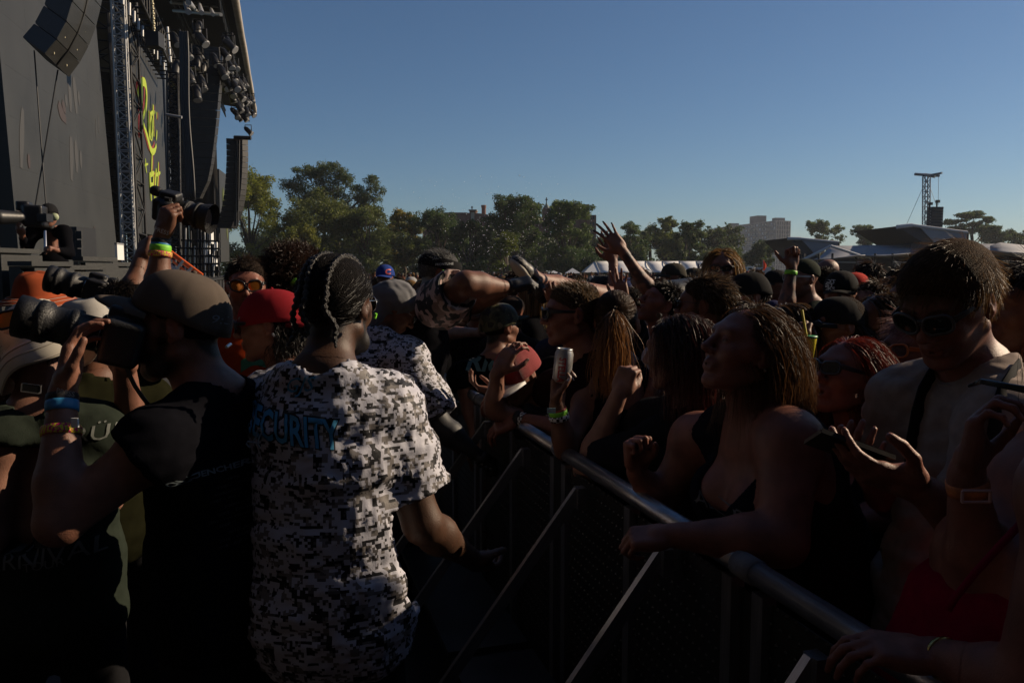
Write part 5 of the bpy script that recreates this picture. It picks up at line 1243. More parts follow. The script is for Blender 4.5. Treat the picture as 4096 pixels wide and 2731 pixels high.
# ------------------------------------------------------------------ flat print on curved cloth
_BVH = {}
def drape(o, pts, wd, name, m, V=None, F=None, th=.006, cast=None):
    """a strap laid over a garment along photo positions"""
    V = o['sV'] if V is None else V; F = o['sF'] if F is None else F; kid = (id(V), len(V))
    if kid not in _BVH: _BVH[kid] = (BVHTree.FromPolygons(V.tolist(), F.tolist()), V)
    A = []; last = None
    for x, y in pts:
        r = nrm(P(x, y, 1.)-CAM); h_ = _BVH[kid][0].ray_cast(V3(CAM), V3(r), 6); last = np.array(h_[0])-r*.008 if h_[0] else (last if last is not None else CAM+r*o['d']); A.append(last)
    A = np.array(A); T = np.gradient(A, axis=0); W = np.cross(T, [0, 1., 0]); W /= np.linalg.norm(W, axis=1)[:, None]
    return MB().slab(np.stack([A-W*wd/2, A+W*wd/2], 1), np.array([0, th, 0])).build(name, m, o['root'], True)
def text_on(o_part, V, F, txt, origin, ex, ez, size, m, name='lettering', cast=None, bold=0., lift=.003, align='CENTER', shear=0., sx=1., extrude=.0):
    """lay lettering on a surface: written in the plane (ex, ez) at origin and pressed along cast onto the mesh V, F"""
    cu = bpy.data.curves.new('t', 'FONT'); cu.body = txt; cu.size = size; cu.align_x = align; cu.align_y = 'CENTER'; cu.offset = bold; cu.shear = shear; cu.resolution_u = 2
    ob = bpy.data.objects.new('t', cu); bm = bmesh.new(); bm.from_mesh(ob.to_mesh()); ob.to_mesh_clear(); bpy.data.objects.remove(ob); bpy.data.curves.remove(cu); me = bpy.data.meshes.new(name); bmesh.ops.triangulate(bm, faces=bm.faces)
    for _ in range(3):
        L = [e for e in bm.edges if e.calc_length() > size*.16]
        if L: bmesh.ops.subdivide_edges(bm, edges=L, cuts=1); bmesh.ops.triangulate(bm, faces=bm.faces)
    co = np.array([v.co[:] for v in bm.verts]); ex, ez = nrm(ex), nrm(ez); cast = nrm(cast) if cast is not None else np.cross(ez, ex)
    W = np.asarray(origin)+np.outer(co[:, 0]*sx, ex)+np.outer(co[:, 1], ez)
    kid = (id(V), len(V))
    if kid not in _BVH: _BVH[kid] = (BVHTree.FromPolygons(V.tolist(), F.tolist()), V)
    bvh = _BVH[kid][0]
    miss = []
    for v, p in zip(bm.verts, W):
        hit = bvh.ray_cast(V3(p-cast*.35), V3(cast), 1.2); v.co = (hit[0]-V3(cast)*lift) if hit[0] else V3(p)
        if not hit[0] and len(V) > 3: miss.append(v)
    if miss: bmesh.ops.delete(bm, geom=miss, context='VERTS')
    bm.to_mesh(me); bm.free(); me.materials.clear(); me.materials.append(m); me.name = name
    return link(bpy.data.objects.new(name, me), o_part)
# ------------------------------------------------------------------ cloth materials
def camo(name, digital, cols, scale=20., snap=.011):
    m = bpy.data.materials.new(name); m.use_nodes = True; n = m.node_tree; L = n.links; b = n.nodes['Principled BSDF']; b.inputs['Roughness'].default_value = .6; b.inputs['Specular IOR Level'].default_value = .3
    tc = n.nodes.new('ShaderNodeTexCoord'); src = tc.outputs['Object']
    def layer(sc, thr, off, stretch):
        mp = n.nodes.new('ShaderNodeMapping'); mp.inputs['Location'].default_value = off; mp.inputs['Scale'].default_value = stretch; v = src
        if digital:
            sn = n.nodes.new('ShaderNodeVectorMath'); sn.operation = 'SNAP'; sn.inputs[1].default_value = (snap,)*3; L.new(src, sn.inputs[0]); v = sn.outputs[0]
        L.new(v, mp.inputs[0]); nz = n.nodes.new('ShaderNodeTexNoise'); nz.inputs['Scale'].default_value = sc; nz.inputs['Detail'].default_value = 2.5 if digital else 1.; L.new(mp.outputs[0], nz.inputs['Vector'])
        g = n.nodes.new('ShaderNodeMath'); g.operation = 'GREATER_THAN'; g.inputs[1].default_value = thr; L.new(nz.outputs[0], g.inputs[0]); return g.outputs[0]
    cur = None
    for i, (c, sc, thr) in enumerate(cols[1:]):
        mx = n.nodes.new('ShaderNodeMix'); mx.data_type = 'RGBA'; L.new(layer(scale*sc, thr, (i*3.7, i*1.3, i*5.1), (1, 1, 1.7) if digital else (1, 1, .8)), mx.inputs[0])
        if cur is None: mx.inputs[6].default_value = (*cols[0], 1)
        else: L.new(cur, mx.inputs[6])
        mx.inputs[7].default_value = (*c, 1); cur = mx.outputs[2]
    L.new(cur, b.inputs['Base Color'])
    bz = n.nodes.new('ShaderNodeTexNoise'); bz.inputs['Scale'].default_value = 300; bp = n.nodes.new('ShaderNodeBump'); bp.inputs['Strength'].default_value = .1; bp.inputs['Distance'].default_value = .01
    L.new(tc.outputs['Object'], bz.inputs['Vector']); L.new(bz.outputs[0], bp.inputs['Height']); L.new(bp.outputs[0], b.inputs['Normal']); MATS[name] = m; return m
m_digi = camo('digital_camouflage_cloth', True, [(.46, .46, .53), ((.17, .155, .15), .8, .57), ((.075, .07, .072), 1.3, .6), ((.007, .007, .010), 1.0, .57)], 36, .0066)
m_pcam = camo('pink_camouflage_cloth', False, [(.42, .3, .27), ((.2, .13, .11), .6, .52), ((.02, .018, .018), .9, .53)], 26)
m_gcam = camo('green_camouflage_cloth', False, [(.06, .06, .03), ((.03, .035, .018), .7, .5), ((.012, .012, .01), 1., .56), ((.1, .085, .05), .8, .6)], 24)
def cloth(name, c, **k): return mat(name, c, k.pop('rough', .9), var=k.pop('var', .14), vscale=14, bump=.05, bscale=500, spec=.08, **k)
def checker(name, c0, c1_, sc):
    m = bpy.data.materials.new(name); m.use_nodes = True; n = m.node_tree; ck = n.nodes.new('ShaderNodeTexChecker'); ck.inputs['Color1'].default_value = (*c0, 1); ck.inputs['Color2'].default_value = (*c1_, 1); ck.inputs['Scale'].default_value = sc
    tc = n.nodes.new('ShaderNodeTexCoord'); n.links.new(tc.outputs['Object'], ck.inputs[0]); n.links.new(ck.outputs[0], n.nodes['Principled BSDF'].inputs[0]); return m
back = lambda b: tuple((-NL*b)[:2])
DK = (.012, .009, .008); BRN = (.05, .028, .016); GRY = (.14, .14, .14)
m_capb = cloth('brown_cap_cotton', (.10, .08, .066)); m_capk = cloth('black_cap_cotton', (.012, .012, .013)); m_capr = cloth('red_cap_cotton', (.22, .012, .018)); m_rust = cloth('rust_cotton', (.27, .058, .022)); m_cream = cloth('cream_cotton', (.62, .57, .48))
m_grey = cloth('grey_jersey', (.15, .15, .16)); m_blue = cloth('blue_cap_cotton', (.02, .045, .2)); m_glove = mat('black_glove', (.01, .01, .011), .55)
m_green = mat('neon_green_band', (.2, .6, .03), .55); m_bluep = mat('blue_band', (.03, .2, .42), .5); m_ora = mat('orange_lens', (.75, .22, .02), .12, spec=.7, trans=.3); m_chk = checker('check_band', (.6, .6, .6), (.01, .01, .01), 90)
m_dots = camo('pink_dotted_band', False, [(.6, .5, .03), ((.5, .02, .12), 8., .5)], 30); m_redband = mat('red_band', (.4, .06, .04), .6); m_lblue = mat('sky_blue_print', (.045, .27, .48), .6); m_blkp = mat('black_print', (.006, .006, .008), .6); m_wht = mat('white_print', (.45, .47, .48), .7); m_dim = mat('grey_print', (.16, .17, .18), .7); m_pinkp = mat('pink_print', (.5, .03, .07), .7)
def camera_thing(label, c, ld, upv, L=.3, r=.045, body=(.14, .08, .1), hood=True, s=1.):
    ld = nrm(ld); upv = np.asarray(upv, float); upv = nrm(upv-ld*ld.dot(upv)); sd_ = np.cross(ld, upv); R = np.stack([sd_, ld, upv], 1); c = np.asarray(c)
    m_cb = mat('camera_black', (.007, .007, .008), .5, bump=.15, bscale=260); m_ring = mat('lens_rubber', (.009, .009, .01), .6, bump=.3, bscale=200)
    t = thing('camera', label, 'camera', c-upv*body[2]*s/2, 'photographers\' cameras')
    sf = Sdf(); sf.k = .008; sf.frame(R, c); sf.box((0, -.02*s, 0), np.array((body[0]/2, body[1]/2, body[2]/2))*s, .012*s); sf.box((0, -.01*s, body[2]*s*.58), (.03*s, .035*s, .018*s), .01*s); sf.box((body[0]*s*.42, .01*s, -.005*s), (.02*s, .035*s, body[2]*s*.48), .014*s); sf.cone((0, -.065*s, .055*s), (0, -.075*s, .055*s), .02*s)
    V, F = sf.mesh(.004*max(1, c[1]/2.2)); mobj('body', V, F, m_cb, t)
    b = MB(); prof = [(.0, r*.75), (.06, r*.8), (.08, r*.95), (.3, r*.95), (.31, r*1.04), (.45, r*1.04), (.46, r*.98), (.62, r*.98), (.64, r*1.1), (.86, r*1.12), (.88, r*1.16), (1., r*1.16)]
    b.tube([c+ld*(.02*s+L*a) for a, q in prof], [q for a, q in prof], 22); lens = b.build('lens', m_cb, t, True)
    for a in (.36, .72): MB().tube([c+ld*(.02*s+L*(a-.055)), c+ld*(.02*s+L*(a+.055))], r*(1.1 if a < .5 else 1.17), 22).build('zoom_ring', m_ring, lens, True)
    MB().tube([c+ld*(.02*s+L*1.001), c+ld*(.02*s+L*1.006)], r*1.02, 22).build('front_glass', m_lensd, lens)
    MB().tube([c+ld*(.02*s+L*.05), c+ld*(.02*s+L*.06)], r*.86, 22).build('mount_ring', m_metal, lens)
    if hood: MB().tube([c+ld*(.02*s+L*.97), c+ld*(.02*s+L*1.2)], [r*1.2, r*1.34], 22, False).build('hood', m_ring, lens, True)
    MB().tube([c+sd_*body[0]*s*.3+upv*body[2]*s*.5, c+sd_*body[0]*s*.3+upv*(body[2]*s*.5+.012)], .014*s, 12).build('dial', m_ring, t)
    return t
# ------------------------------------------------------------------ pit: photographers and guards
# photographer in the brown cap
o = person('bearded photographer in brown cap and black tee looking through a long lens', P(715, 1315, 1.92), yaw=97, pitch=-3, byaw=70, skin='fair', w=1.08, h=.0042, scol=(.005, .005, .007), lean=(.02, .02), head=dict(beard=(.022, .014, .01), hairbase=(.02, .014, .011)),
           arms=dict(L=dict(s=P(620, 1790, 1.75), e=P(235, 2090, 1.66), w=P(250, 1575, 1.74), pose=((20, 35, 25), 4, .25), f=(.1, .3, .92), n=(-.95, -.2, .1), sleeve=.2, th=1.08, ink=.0), R=dict(e=P(540, 1790, 2.2), w=P(500, 1500, 2.1), f=(.0, -.2, 1), n=(.3, .9, 0), pose='grip')))
cp = cap(o, m_capb, size=1.1, z0=.03, tilt=19); hair_short(o, (.02, .013, .01), .012, n=1500, low=-.07, lift=.3, zmax=.035)
txt = text_on(cp, np.array([v.co[:] for v in cp.data.vertices]), np.array([p.vertices[:] for p in cp.data.polygons]), '9:30', P(808, 1300, 1.75), (1, 0, -.28), (.28, 0, 1), .028, m_dim, 'stitched_time', cast=(0, 1, 0), lift=.002)
MB().tube([P(905, 1388, 1.88), P(922, 1376, 1.9)], .004, 8).build('cap_buckle', m_metal, o['root'])
band(o, 'L', .90, .024, m_bluep, 'blue_wristband', .033); band(o, 'L', .955, .022, m_blkp, 'press_wristband', .0325); band(o, 'L', .70, .02, m_dots, 'dotted_wristband', .040)
text_on(o['root'], np.array([[0, 0, 0.]]), np.array([[0, 0, 0]]), 'PRESS', P(262, 1570, 1.695), (1, 0, -.25), (.2, 0, 1), .016, m_wht, 'press_lettering', cast=(0, 1, 0))
bx_ = P(300, 1690, 1.69); block('wristband_clasp', bx_, (.014, .006, .02), m_white, o['root'])
V_, F_ = o['sV'], o['sF']; q = (0, 1, .0)
text_on(o['shirt'], V_, F_, 'QUENCHERS CREW', P(992, 1836, 1.9), (1, .25, .14), (-.1, 0, 1), .019, mat('faint_blue_print', (.16, .2, .22), .7), 'shirt_lettering', cast=(.15, 1, 0), bold=.0006)
for i, tline in enumerate(['1978 - 86', '1980s - Earle', 'Volunteer', '1987 - An', '2000s - Earle', '2002 - Drunk', '2003 - Fire Marshal', '2008', '2010-2016', '2016 - CUBS', '2018 - RIP']):
    text_on(o['shirt'], V_, F_, tline, P(1000-(i % 4)*14, 1880+i*26, 1.9), (1, .25, .14), (-.1, 0, 1), .0095, mat('dim_print', (.05, .055, .06), .7), 'shirt_small_print', cast=(.15, 1, 0))
# winged running figure above the lettering, drawn as a few strokes
for pts in ([(1000, 1790), (985, 1775), (990, 1765), (1010, 1768), (1025, 1745), (1030, 1720)], [(1030, 1720), (1042, 1712), (1046, 1730), (1036, 1750), (1030, 1772)], [(1010, 1768), (1030, 1772), (1040, 1790)]):
    MB().tube([P(x, y, 1.80) for x, y in pts], .0022, 5).build('shirt_figure_stroke', mat('faint_blue_print', (.1, .1, .1)), o['shirt'])
camera_thing('black camera with long zoom lens held by the photographer in the brown cap', P(462, 1355, 1.86), P(105, 1270, 1.80)-P(462, 1355, 1.86), (0.1, 0, 1), .185, .042, hood=False, s=1.05)
st_ = thing('camera_strap', 'black strap hanging from the long lens camera', 'strap', P(500, 1480, 1.9)); MB().slab([[P(x, y, 1.86), P(x+16, y-4, 1.86)] for x, y in ((488, 1400), (492, 1450), (508, 1500), (530, 1545), (560, 1590), (600, 1640))], (0, .003, 0)).build('webbing', m_blackp, st_, True)
# raised arm with second camera behind him
o = person('photographer hidden behind the brown cap holding a camera up with banded wrist', P(520, 1255, 3.05), yaw=-60, byaw=-40, skin='tan', h=.0055, scol=BLK, head=dict(hairbase=DK),
           arms=dict(R=dict(s=P(640, 1420, 3.0), e=P(628, 1195, 2.95), w=P(645, 950, 2.95), f=(.32, -.1, .9), n=(-.45, -.9, .1), pose=((62, 80, 40), 3, .6), th=1.12), L=dict(s=P(500, 1430, 3.05), e=P(520, 1190, 3.05), w=P(560, 1050, 3.12), pose='grip')))
band(o, 'R', .93, .022, m_blkp, 'press_wristband', .034); band(o, 'R', .885, .010, m_bluep, 'blue_wristband', .0345); band(o, 'R', .82, .026, m_green, 'green_wristband', .0375); band(o, 'R', .73, .02, m_dots, 'dotted_wristband', .0415)
text_on(o['root'], np.array([[0, 0, 0.]]), np.array([[0, 0, 0]]), 'PRESS', P(646, 925, 2.9), (1, 0, -.35), (.33, 0, 1), .022, m_wht, 'press_lettering')
hair_short(o, DK, .02)
camera_thing('camera with petal hood lens held overhead in one hand', P(692, 838, 3.03), P(860, 880, 3.02)-P(692, 838, 3.03), (.1, -.3, 1), .115, .043, body=(.12, .07, .085))
# rust bucket hat
o = person('woman peering out under a rust orange bucket hat', P(150, 1204, 3.6), yaw=192, pitch=-4, skin='tan', fem=True, scol=CHAR, h=.0065, head=dict(eyes='open'))
bucket(o, m_rust, tilt=-2, size=1.16, z0=.036, brim=.07, droop=36, lift=.014); hair_long(o, DK, .2, n=700, zmax=.02)
# cream bucket hat with amber sunglasses on it
o = person('photographer in cream bucket hat and sleeveless green band shirt at the left edge', P(150, 1398, 2.1), yaw=35, pitch=-8, byaw=20, skin='pale', w=1.0, h=.005, shirt='tee', sleeve=.04, scol=(.022, .028, .022), arms=dict(L=dict(s=P(0, 1770, 1.98), e=P(-40, 2150, 1.95), w=P(40, 2000, 2.2), pose='relax'), R=dict(s=P(380, 1730, 2.1), e=P(430, 2000, 2.3), w=P(360, 1900, 2.5), pose='relax')))
hb_ = bucket(o, m_cream, tilt=-10, roll=-24, size=1.08, z0=.026, brim=.085, droop=58, wv=.008); hair_short(o, DK, .03, n=700, zmax=.03)
block('hat_tag', P(38, 1328, 1.96), (.026, .003, .013), m_wht, o['root'], R=roty(rad(15)))
for x, y, t_, s_ in ((300, 1760, 'CRÜE', .045), (120, 2235, 'CARNIVAL', .05), (170, 2262, 'TOUR', .025)): text_on(o['root'], o['sV'], o['sF'], t_, P(x, y, 1.95), (1, 0, .06), (0, 0, 1), s_*1.2, mat('faded_print', (.12, .13, .12), .8), 'shirt_lettering', cast=(0, 1, 0))
for i, t_ in enumerate(['CINCINNATI, OH', 'YOUNGSTOWN, OH', 'SYRACUSE, NY', 'DARIEN CENTER, NY', 'SARATOGA SPRINGS, NY', 'ALLENTOWN, PA', 'VIRGINIA BEACH, VA', 'CHARLOTTE, NC', 'PELHAM, AL', 'ANTIOCH, TN', 'KNOXVILLE, TN', 'ORLANDO, FL']):
    text_on(o['root'], o['sV'], o['sF'], t_, P(160, 2065+i*11.5, 1.95), (1, 0, .06), (0, 0, 1), .0135, mat('dim_print', (.05, .05, .05)), 'shirt_small_print', cast=(0, 1, 0))
gp = dict(o); gp['Rh'] = frame_hp(170, 18, 10); gp['hc'] = P(110, 1345, 2.02); gp['sc'] = .95
glasses(gp, m_ora, m_frame, lw=.03, lh=.024, name='amber_sunglasses')
wt = thing('smart_watch', 'silver framed smart watch by the strap of the cream hat photographer', 'watch', P(125, 1555, 1.85)); block('case', P(125, 1553, 1.85), (.042, .012, .02), m_metal, wt, R=roty(rad(8))); block('screen', P(125, 1552, 1.842), (.036, .01, .015), m_lensd, wt, R=roty(rad(8)))
# second pale hat behind the lens
o = person('person in pale grey bucket hat half hidden by the long lens', P(345, 1338, 2.9), yaw=60, skin='tan', scol=(.011, .011, .005), h=.006, shirt='loose'); bucket(o, cloth('pale_grey_cotton', (.4, .38, .35)), tilt=-8, size=1.1, brim=.06, droop=45); hair_short(o, DK, .02, n=1500)
camera_thing('black camera with red strap behind the pale bucket hats', P(372, 1160, 3.4), (-1, -.2, .3), (0, 0, 1), .16, .05, hood=False)
# man in sunglasses and orange shirt
o = person('short haired man in sunglasses and orange shirt behind the red cap', P(985, 1150, 3.3), yaw=198, pitch=-2, skin='flush', scol=(.28, .035, .008), h=.0055, head=dict(eyes='open', mouth=1., stub=1, hairbase=(.03, .02, .014)), w=1.05)
hair_short(o, (.035, .024, .018), .022, front=.045, comb=(0, .6, -.2), top=1.8); glasses(o, mat('mirror_amber_lens', (.35, .12, .02), .08, .6), lw=.028, lh=.022)
text_on(o['shirt'], o['sV'], o['sF'], '~', P(1000, 1460, 3.1), (1, 0, 0), (0, 0, 1), .3, mat('green_print', (.02, .12, .05), .7), 'green_print', cast=(0, 1, 0), bold=.01)
# red cap worn backwards
o = person('young photographer in dark red cap worn backwards, seen in profile', P(1078, 1305, 2.75), yaw=95, pitch=-6, byaw=60, skin='fair', scol=(.5, .49, .48), h=.0052, head=dict(hairbase=DK))
cap(o, m_capr, back=True, size=1.1, z0=.02, tilt=-6); hair_long(o, DK, .13, n=1000, wave=.5, front=-.01, zmax=.02); glasses(o, lw=.026)
MB().tube([P(1092, 1340, 2.66), P(1097, 1337, 2.66)], .007, 8).build('ear_plug', m_white, o['root'])
# afro
o = person('person with round dark afro and green headphone band behind the braided guard', P(1180, 1135, 3.5), yaw=-20, skin='brown', scol=CHAR, h=.007); hair_afro(o, (.028, .014, .009), .075)
MB().tube([P(1168, 1135, 3.36), P(1180, 1122, 3.33), P(1200, 1116, 3.36)], .01, 8).build('headphone_band', m_green, o['root'], True)
# braided security guard
o = person('security guard with braided hair and white digital camouflage shirt, back turned', P(1350, 1232, 1.982), yaw=-14, pitch=-4, byaw=-6, skin='brown', w=1.06, h=.0045, shirt='loose', scol=WHT, smat=m_digi, sleeve=.74, zsh=-.03, wr_amp=.011, shh=.0088, neckrow=.015, head=dict(beard=DK, hairbase=DK),
           arms=dict(R=dict(s=P(1535, 1650, 1.98), e=P(1690, 2095, 2.0), w=P(1880, 2230, 2.25), pose='relax', th=1.15), L=dict(s=P(1090, 1640, 2.076), e=P(1040, 2120, 2.151), w=P(1120, 2300, 2.338), pose='relax')))
g_root = o
s = Sdf(); s.k = .012; s.col = np.array((.009, .008, .008)); s.ell(SKULL_C+(0, -.006, .004), SKULL_R+.010); s.ell((0, .02, .068), (.068, .062, .048), k=.02); s.ell((0, .11, -.01), (.11, .07, .085), op=-1, k=.012)
for x in (-1, 1): s.ell((x*.09, .004, -.035), (.03, .04, .058), op=-1, k=.01)
s.cut((0, 0, -.075), (0, 0, -1), k=.01)
rs = np.random.RandomState(4); p = scalp_points(2600, rs, MASK(.04, -.07), 1.15); nn = snorm(p); tn = np.stack([np.zeros(len(p)), -np.ones(len(p)), -.6*np.ones(len(p))], 1); tn -= nn*(nn*tn).sum(1)[:, None]
G, Q = strands_mesh(p, tn*.006, 5, .0016, lambda q, v, i: v+rs.normal(size=v.shape)*.0006-nn*.0004, rs=rs)
hair_build(o, G, Q, scol_var(rs, len(p), 5, (.02, .017, .015)), shell=s)
for bi, ax in enumerate((-.05, -.02, .042)):
    pts = []
    for t in np.linspace(0, 1, 34):
        an = -.55+t*2.95; y = math.cos(an); z = math.sin(an)     # over the top from the brow to the nape
        pp = np.array([ax*(1-.35*t)+.0, -.016+y*(.107), .034+.096*z])
        pp = np.array([ax*(1.0-.25*t), -.016+.108*math.cos(.15+t*2.9), .034+.098*math.sin(.15+t*2.9)]); e = math.sqrt((((pp-SKULL_C)/(SKULL_R*1.16))**2).sum()); pp = SKULL_C+(pp-SKULL_C)/e; pts.append(pp)
    tail = pts[-1]; 
    for i in range(16):
        tail = tail+np.array([.003*math.sin(i*.8+bi)+(ax*.04), -.006*math.cos(i*.4), -.0085]); pts.append(tail)
    pts = np.array(pts); fine = np.stack([np.interp(np.linspace(0, len(pts)-1, 150), range(len(pts)), pts[:, k]) for k in range(3)], 1)
    r_ = .0068*(1+.28*np.sin(np.arange(150)*1.15)); r_[-8:] *= np.linspace(1, .4, 8)
    b = MB(); b.tube(fine, r_, 8); put(o, b, 'braid', mat('braid_hair', (.012, .010, .009), .42, bump=.6, bscale=300, spec=.5))
glasses(o, m_lensd, m_metal, thin=True)
MB().tube([P(1499, 1262, 1.926), P(1506, 1264, 1.926)], .007, 8).build('ear_plug', m_green, o['root'])
Vv, Ff = o['sV'], o['sF']; c_ = P(1172, 1702, 1.870)
text_on(o['shirt'], Vv, Ff, 'SECURITY', c_, (1, 0, -.10), (-.12, 0, 1), .092, m_blkp, 'security_outline', cast=(0, 1, 0), bold=.0055, lift=.004, sx=.6)
text_on(o['shirt'], Vv, Ff, 'SECURITY', c_, (1, 0, -.10), (-.12, 0, 1), .092, m_lblue, 'security_lettering', cast=(0, 1, 0), bold=.0018, lift=.007, sx=.6)
text_on(o['shirt'], Vv, Ff, 'GJS', P(1205, 1535, 1.870), (1, 0, .1), (.1, 0, 1), .05, m_lblue, 'shirt_monogram', cast=(0, 1, 0), shear=.3, lift=.004)
# hooded guard
o = person('guard in grey hood and digital camouflage shirt reaching down to the barricade', P(1580, 1238, 3.848), yaw=-70, pitch=-38, byaw=-50, skin='tan', w=1.15, h=.0058, shirt='loose', scol=WHT, smat=m_digi, sleeve=.9, lean=(-.25, -.05), wr_amp=.01,
           arms=dict(R=dict(s=P(1625, 1445, 3.713), e=P(1760, 1700, 3.672), w=P(1905, 1815, 3.672), pose='hook', glove=(.01, .01, .011), f=(.8, .1, -.5), n=(.4, -.2, .8), col=(.035, .037, .045), th=1.25), L=dict(s=P(1560, 1430, 4.185), e=P(1700, 1700, 4.320), w=P(1850, 1800, 4.320), pose='hook')))
s = Sdf(); s.k = .03; s.col = np.array((.13, .13, .14)); s.ell((0, -.025, .038), (.094, .116, .096)); s.cone((0, -.06, -.02), (0, -.07, -.13), .075, .085); s.ell((0, -.12, .0), (.04, .04, .05)); s.ell((0, .14, -.0), (.085, .10, .105), op=-1, k=.02)
V, F = s.mesh(.006); Nn = vnorm(V, F); V = V+Nn*(.008*wob(V*np.array([1.6, .7, .7]), 24, 2, 3))[:, None]; mobj('hood', V*o['sc']@o['Rh'].T+o['hc'], F, m_grey, o['root'])
glasses(o, m_lensd, m_metal, thin=True)
e_, w_ = o['arms']['R']['e'], o['arms']['R']['w']; MB().tube([w_+nrm(w_-e_)*.02, w_+nrm(w_-e_)*.055], [.036, .04], 14).build('glove_cuff', m_glove, o['root'], True)
for k_ in range(3): block('reflective_tab', w_+nrm(w_-e_)*.06+np.array([.02*k_-.02, -.042, -.01*k_]), (.012, .003, .008), m_metal, o['root'])
# guard holding the crowd surfer's shoe
o = person('guard in black bandana and pink camouflage sleeves holding a crowd surfer by the shoe', P(1762, 1098, 4.095), yaw=-80, pitch=-8, byaw=-60, skin='tan', w=1.3, h=.0058, scol=BLK, lean=(-.18, -.02), head=dict(hairbase=GRY), shirt='tee', sleeve=.8,
           arms=dict(R=dict(s=P(1765, 1215, 3.718), e=P(1862, 1132, 3.510), w=P(2035, 1150, 3.705), pose='hook', f=(.9, .1, .25), n=(-.2, -.5, .8), glove=(.01, .01, .011), th=1.08, sleeve=.6), L=dict(s=P(1760, 1230, 4.290), e=P(1900, 1220, 4.355), w=P(2060, 1140, 4.160), pose='hook', glove=(.01, .01, .011), f=(.9, 0, .3), n=(0, .5, .8))))
hair_short(o, GRY, .016, n=2600, comb=(0, -.4, .3), top=1.9); hb_ = headband(o, m_capk, z=.055, hgt=.055, tilt=-6)
Vh = np.array([v.co[:] for v in hb_.data.vertices]); Fh = np.array([p.vertices[:] for p in hb_.data.polygons])
text_on(hb_, Vh, Fh, 'SECURITY', P(1758, 1025, 3.900), (1, 0, .22), (-.2, 0, 1), .022, m_dim, 'headband_lettering', cast=(0, 1, 0)); text_on(hb_, Vh, Fh, 'FRONTLINE', P(1770, 1056, 3.900), (1, 0, .06), (0, 0, 1), .017, m_wht, 'headband_lettering', cast=(0, 1, 0))
for sd_ in ('R', 'L'):
    a = o['arms'][sd_]; S_, e_, w_ = o['SH'][sd_], np.asarray(a['e']), np.asarray(a['w'])
    q = Sdf(); q.k = .03; q.ell(S_, (.116, .116, .116)); q.cone(S_, S_+(e_-S_)*.55, .112, .108); q.cone(S_+(e_-S_)*.66+nrm(e_-S_)*.1, e_+(e_-S_), .13, .13, op=-1, k=.004); V, F = q.mesh(.008); Nn = vnorm(V, F); V = V+Nn*(.007*wob(V, 22, 3, 3))[:, None]; mobj('camouflage_sleeve', V, F, m_pcam, o['root'])
    MB().tube([w_-nrm(w_-e_)*.02, w_+nrm(w_-e_)*.035], [.036, .038], 14).build('glove_cuff', m_glove, o['root'], True)
MB().tube([P(1770, 1085, 3.887), P(1776, 1087, 3.887)], .008, 8).build('ear_plug', m_green, o['root'])
# crowd surfer: legs and shoe above the heads
cs = thing('person', 'crowd surfer carried over the crowd, only legs and checked slip-on shoe showing', 'person', P(2300, 1250, 4.480), 'people in the pit and front rows')
s = Sdf(); s.k = .02; s.col = np.array(SK['fair']); an = P(2150, 1120, 4.172); kn = P(2330, 1165, 4.550); hp2 = P(2560, 1215, 5.180)
s.cone(an, an*.6+kn*.4, .036, .052); s.cone(an*.6+kn*.4, kn, .052, .052); s.cone(kn, hp2, .056, .08); s.cone(an, P(2110, 1075, 4.130), .036, .03)
an2 = P(2170, 1150, 4.410); s.cone(an2, P(2340, 1190, 4.760), .04, .055); s.cone(P(2340, 1190, 4.760), hp2+[.1, .15, -.05], .056, .08)
s.ell(hp2+[.2, .2, -.05], (.2, .2, .14), col=CHAR); s.cone(hp2+[.25, .25, 0], hp2+[.6, .6, .02], .15, .16, col=BLK); s.ell(hp2+[.9, .85, .03], (.1, .1, .12), col=BRN); s.cone(hp2+[.6, .6, 0], hp2+[.9, .85, .03], .07)
V, F = s.mesh(.007); mobj('body', V, F, m_skin, cs, s.colour(V))
tip = P(2052, 1030, 4.102); heel = P(2128, 1112, 4.130); ax = nrm(tip-heel); bx = nrm(np.cross(ax, [0, -1., .25])); cx = np.cross(ax, bx); Rs = np.stack([ax, bx, cx], 1); mid_ = (tip+heel)/2
q = Sdf(); q.k = .02; q.ell(mid_+ax*.012, (.068, .037, .05), R=Rs); q.ell(mid_-ax*.03, (.04, .042, .044), R=Rs)
V, F = q.mesh(.006); shp = mobj('slip_on_shoe', V, F, checker('checked_canvas', (.13, .12, .1), (.018, .018, .018), 55), cs)
sgn = 1. if bx[0] < 0 else -1.
q = Sdf(); q.k = .01; q.ell(mid_+bx*sgn*.016, (.078, .03, .056), R=Rs); V, F = q.mesh(.006); mobj('sole', V, F, mat('off_white_rubber', (.42, .38, .3), .7), shp)
for k_, (a, b, m_) in enumerate((((2148, 1150), (2175, 1190), m_glove),)): MB().tube([P(*a, 4.130), P(*b, 4.200)], .04, 12).build('sock', m_, cs, True)
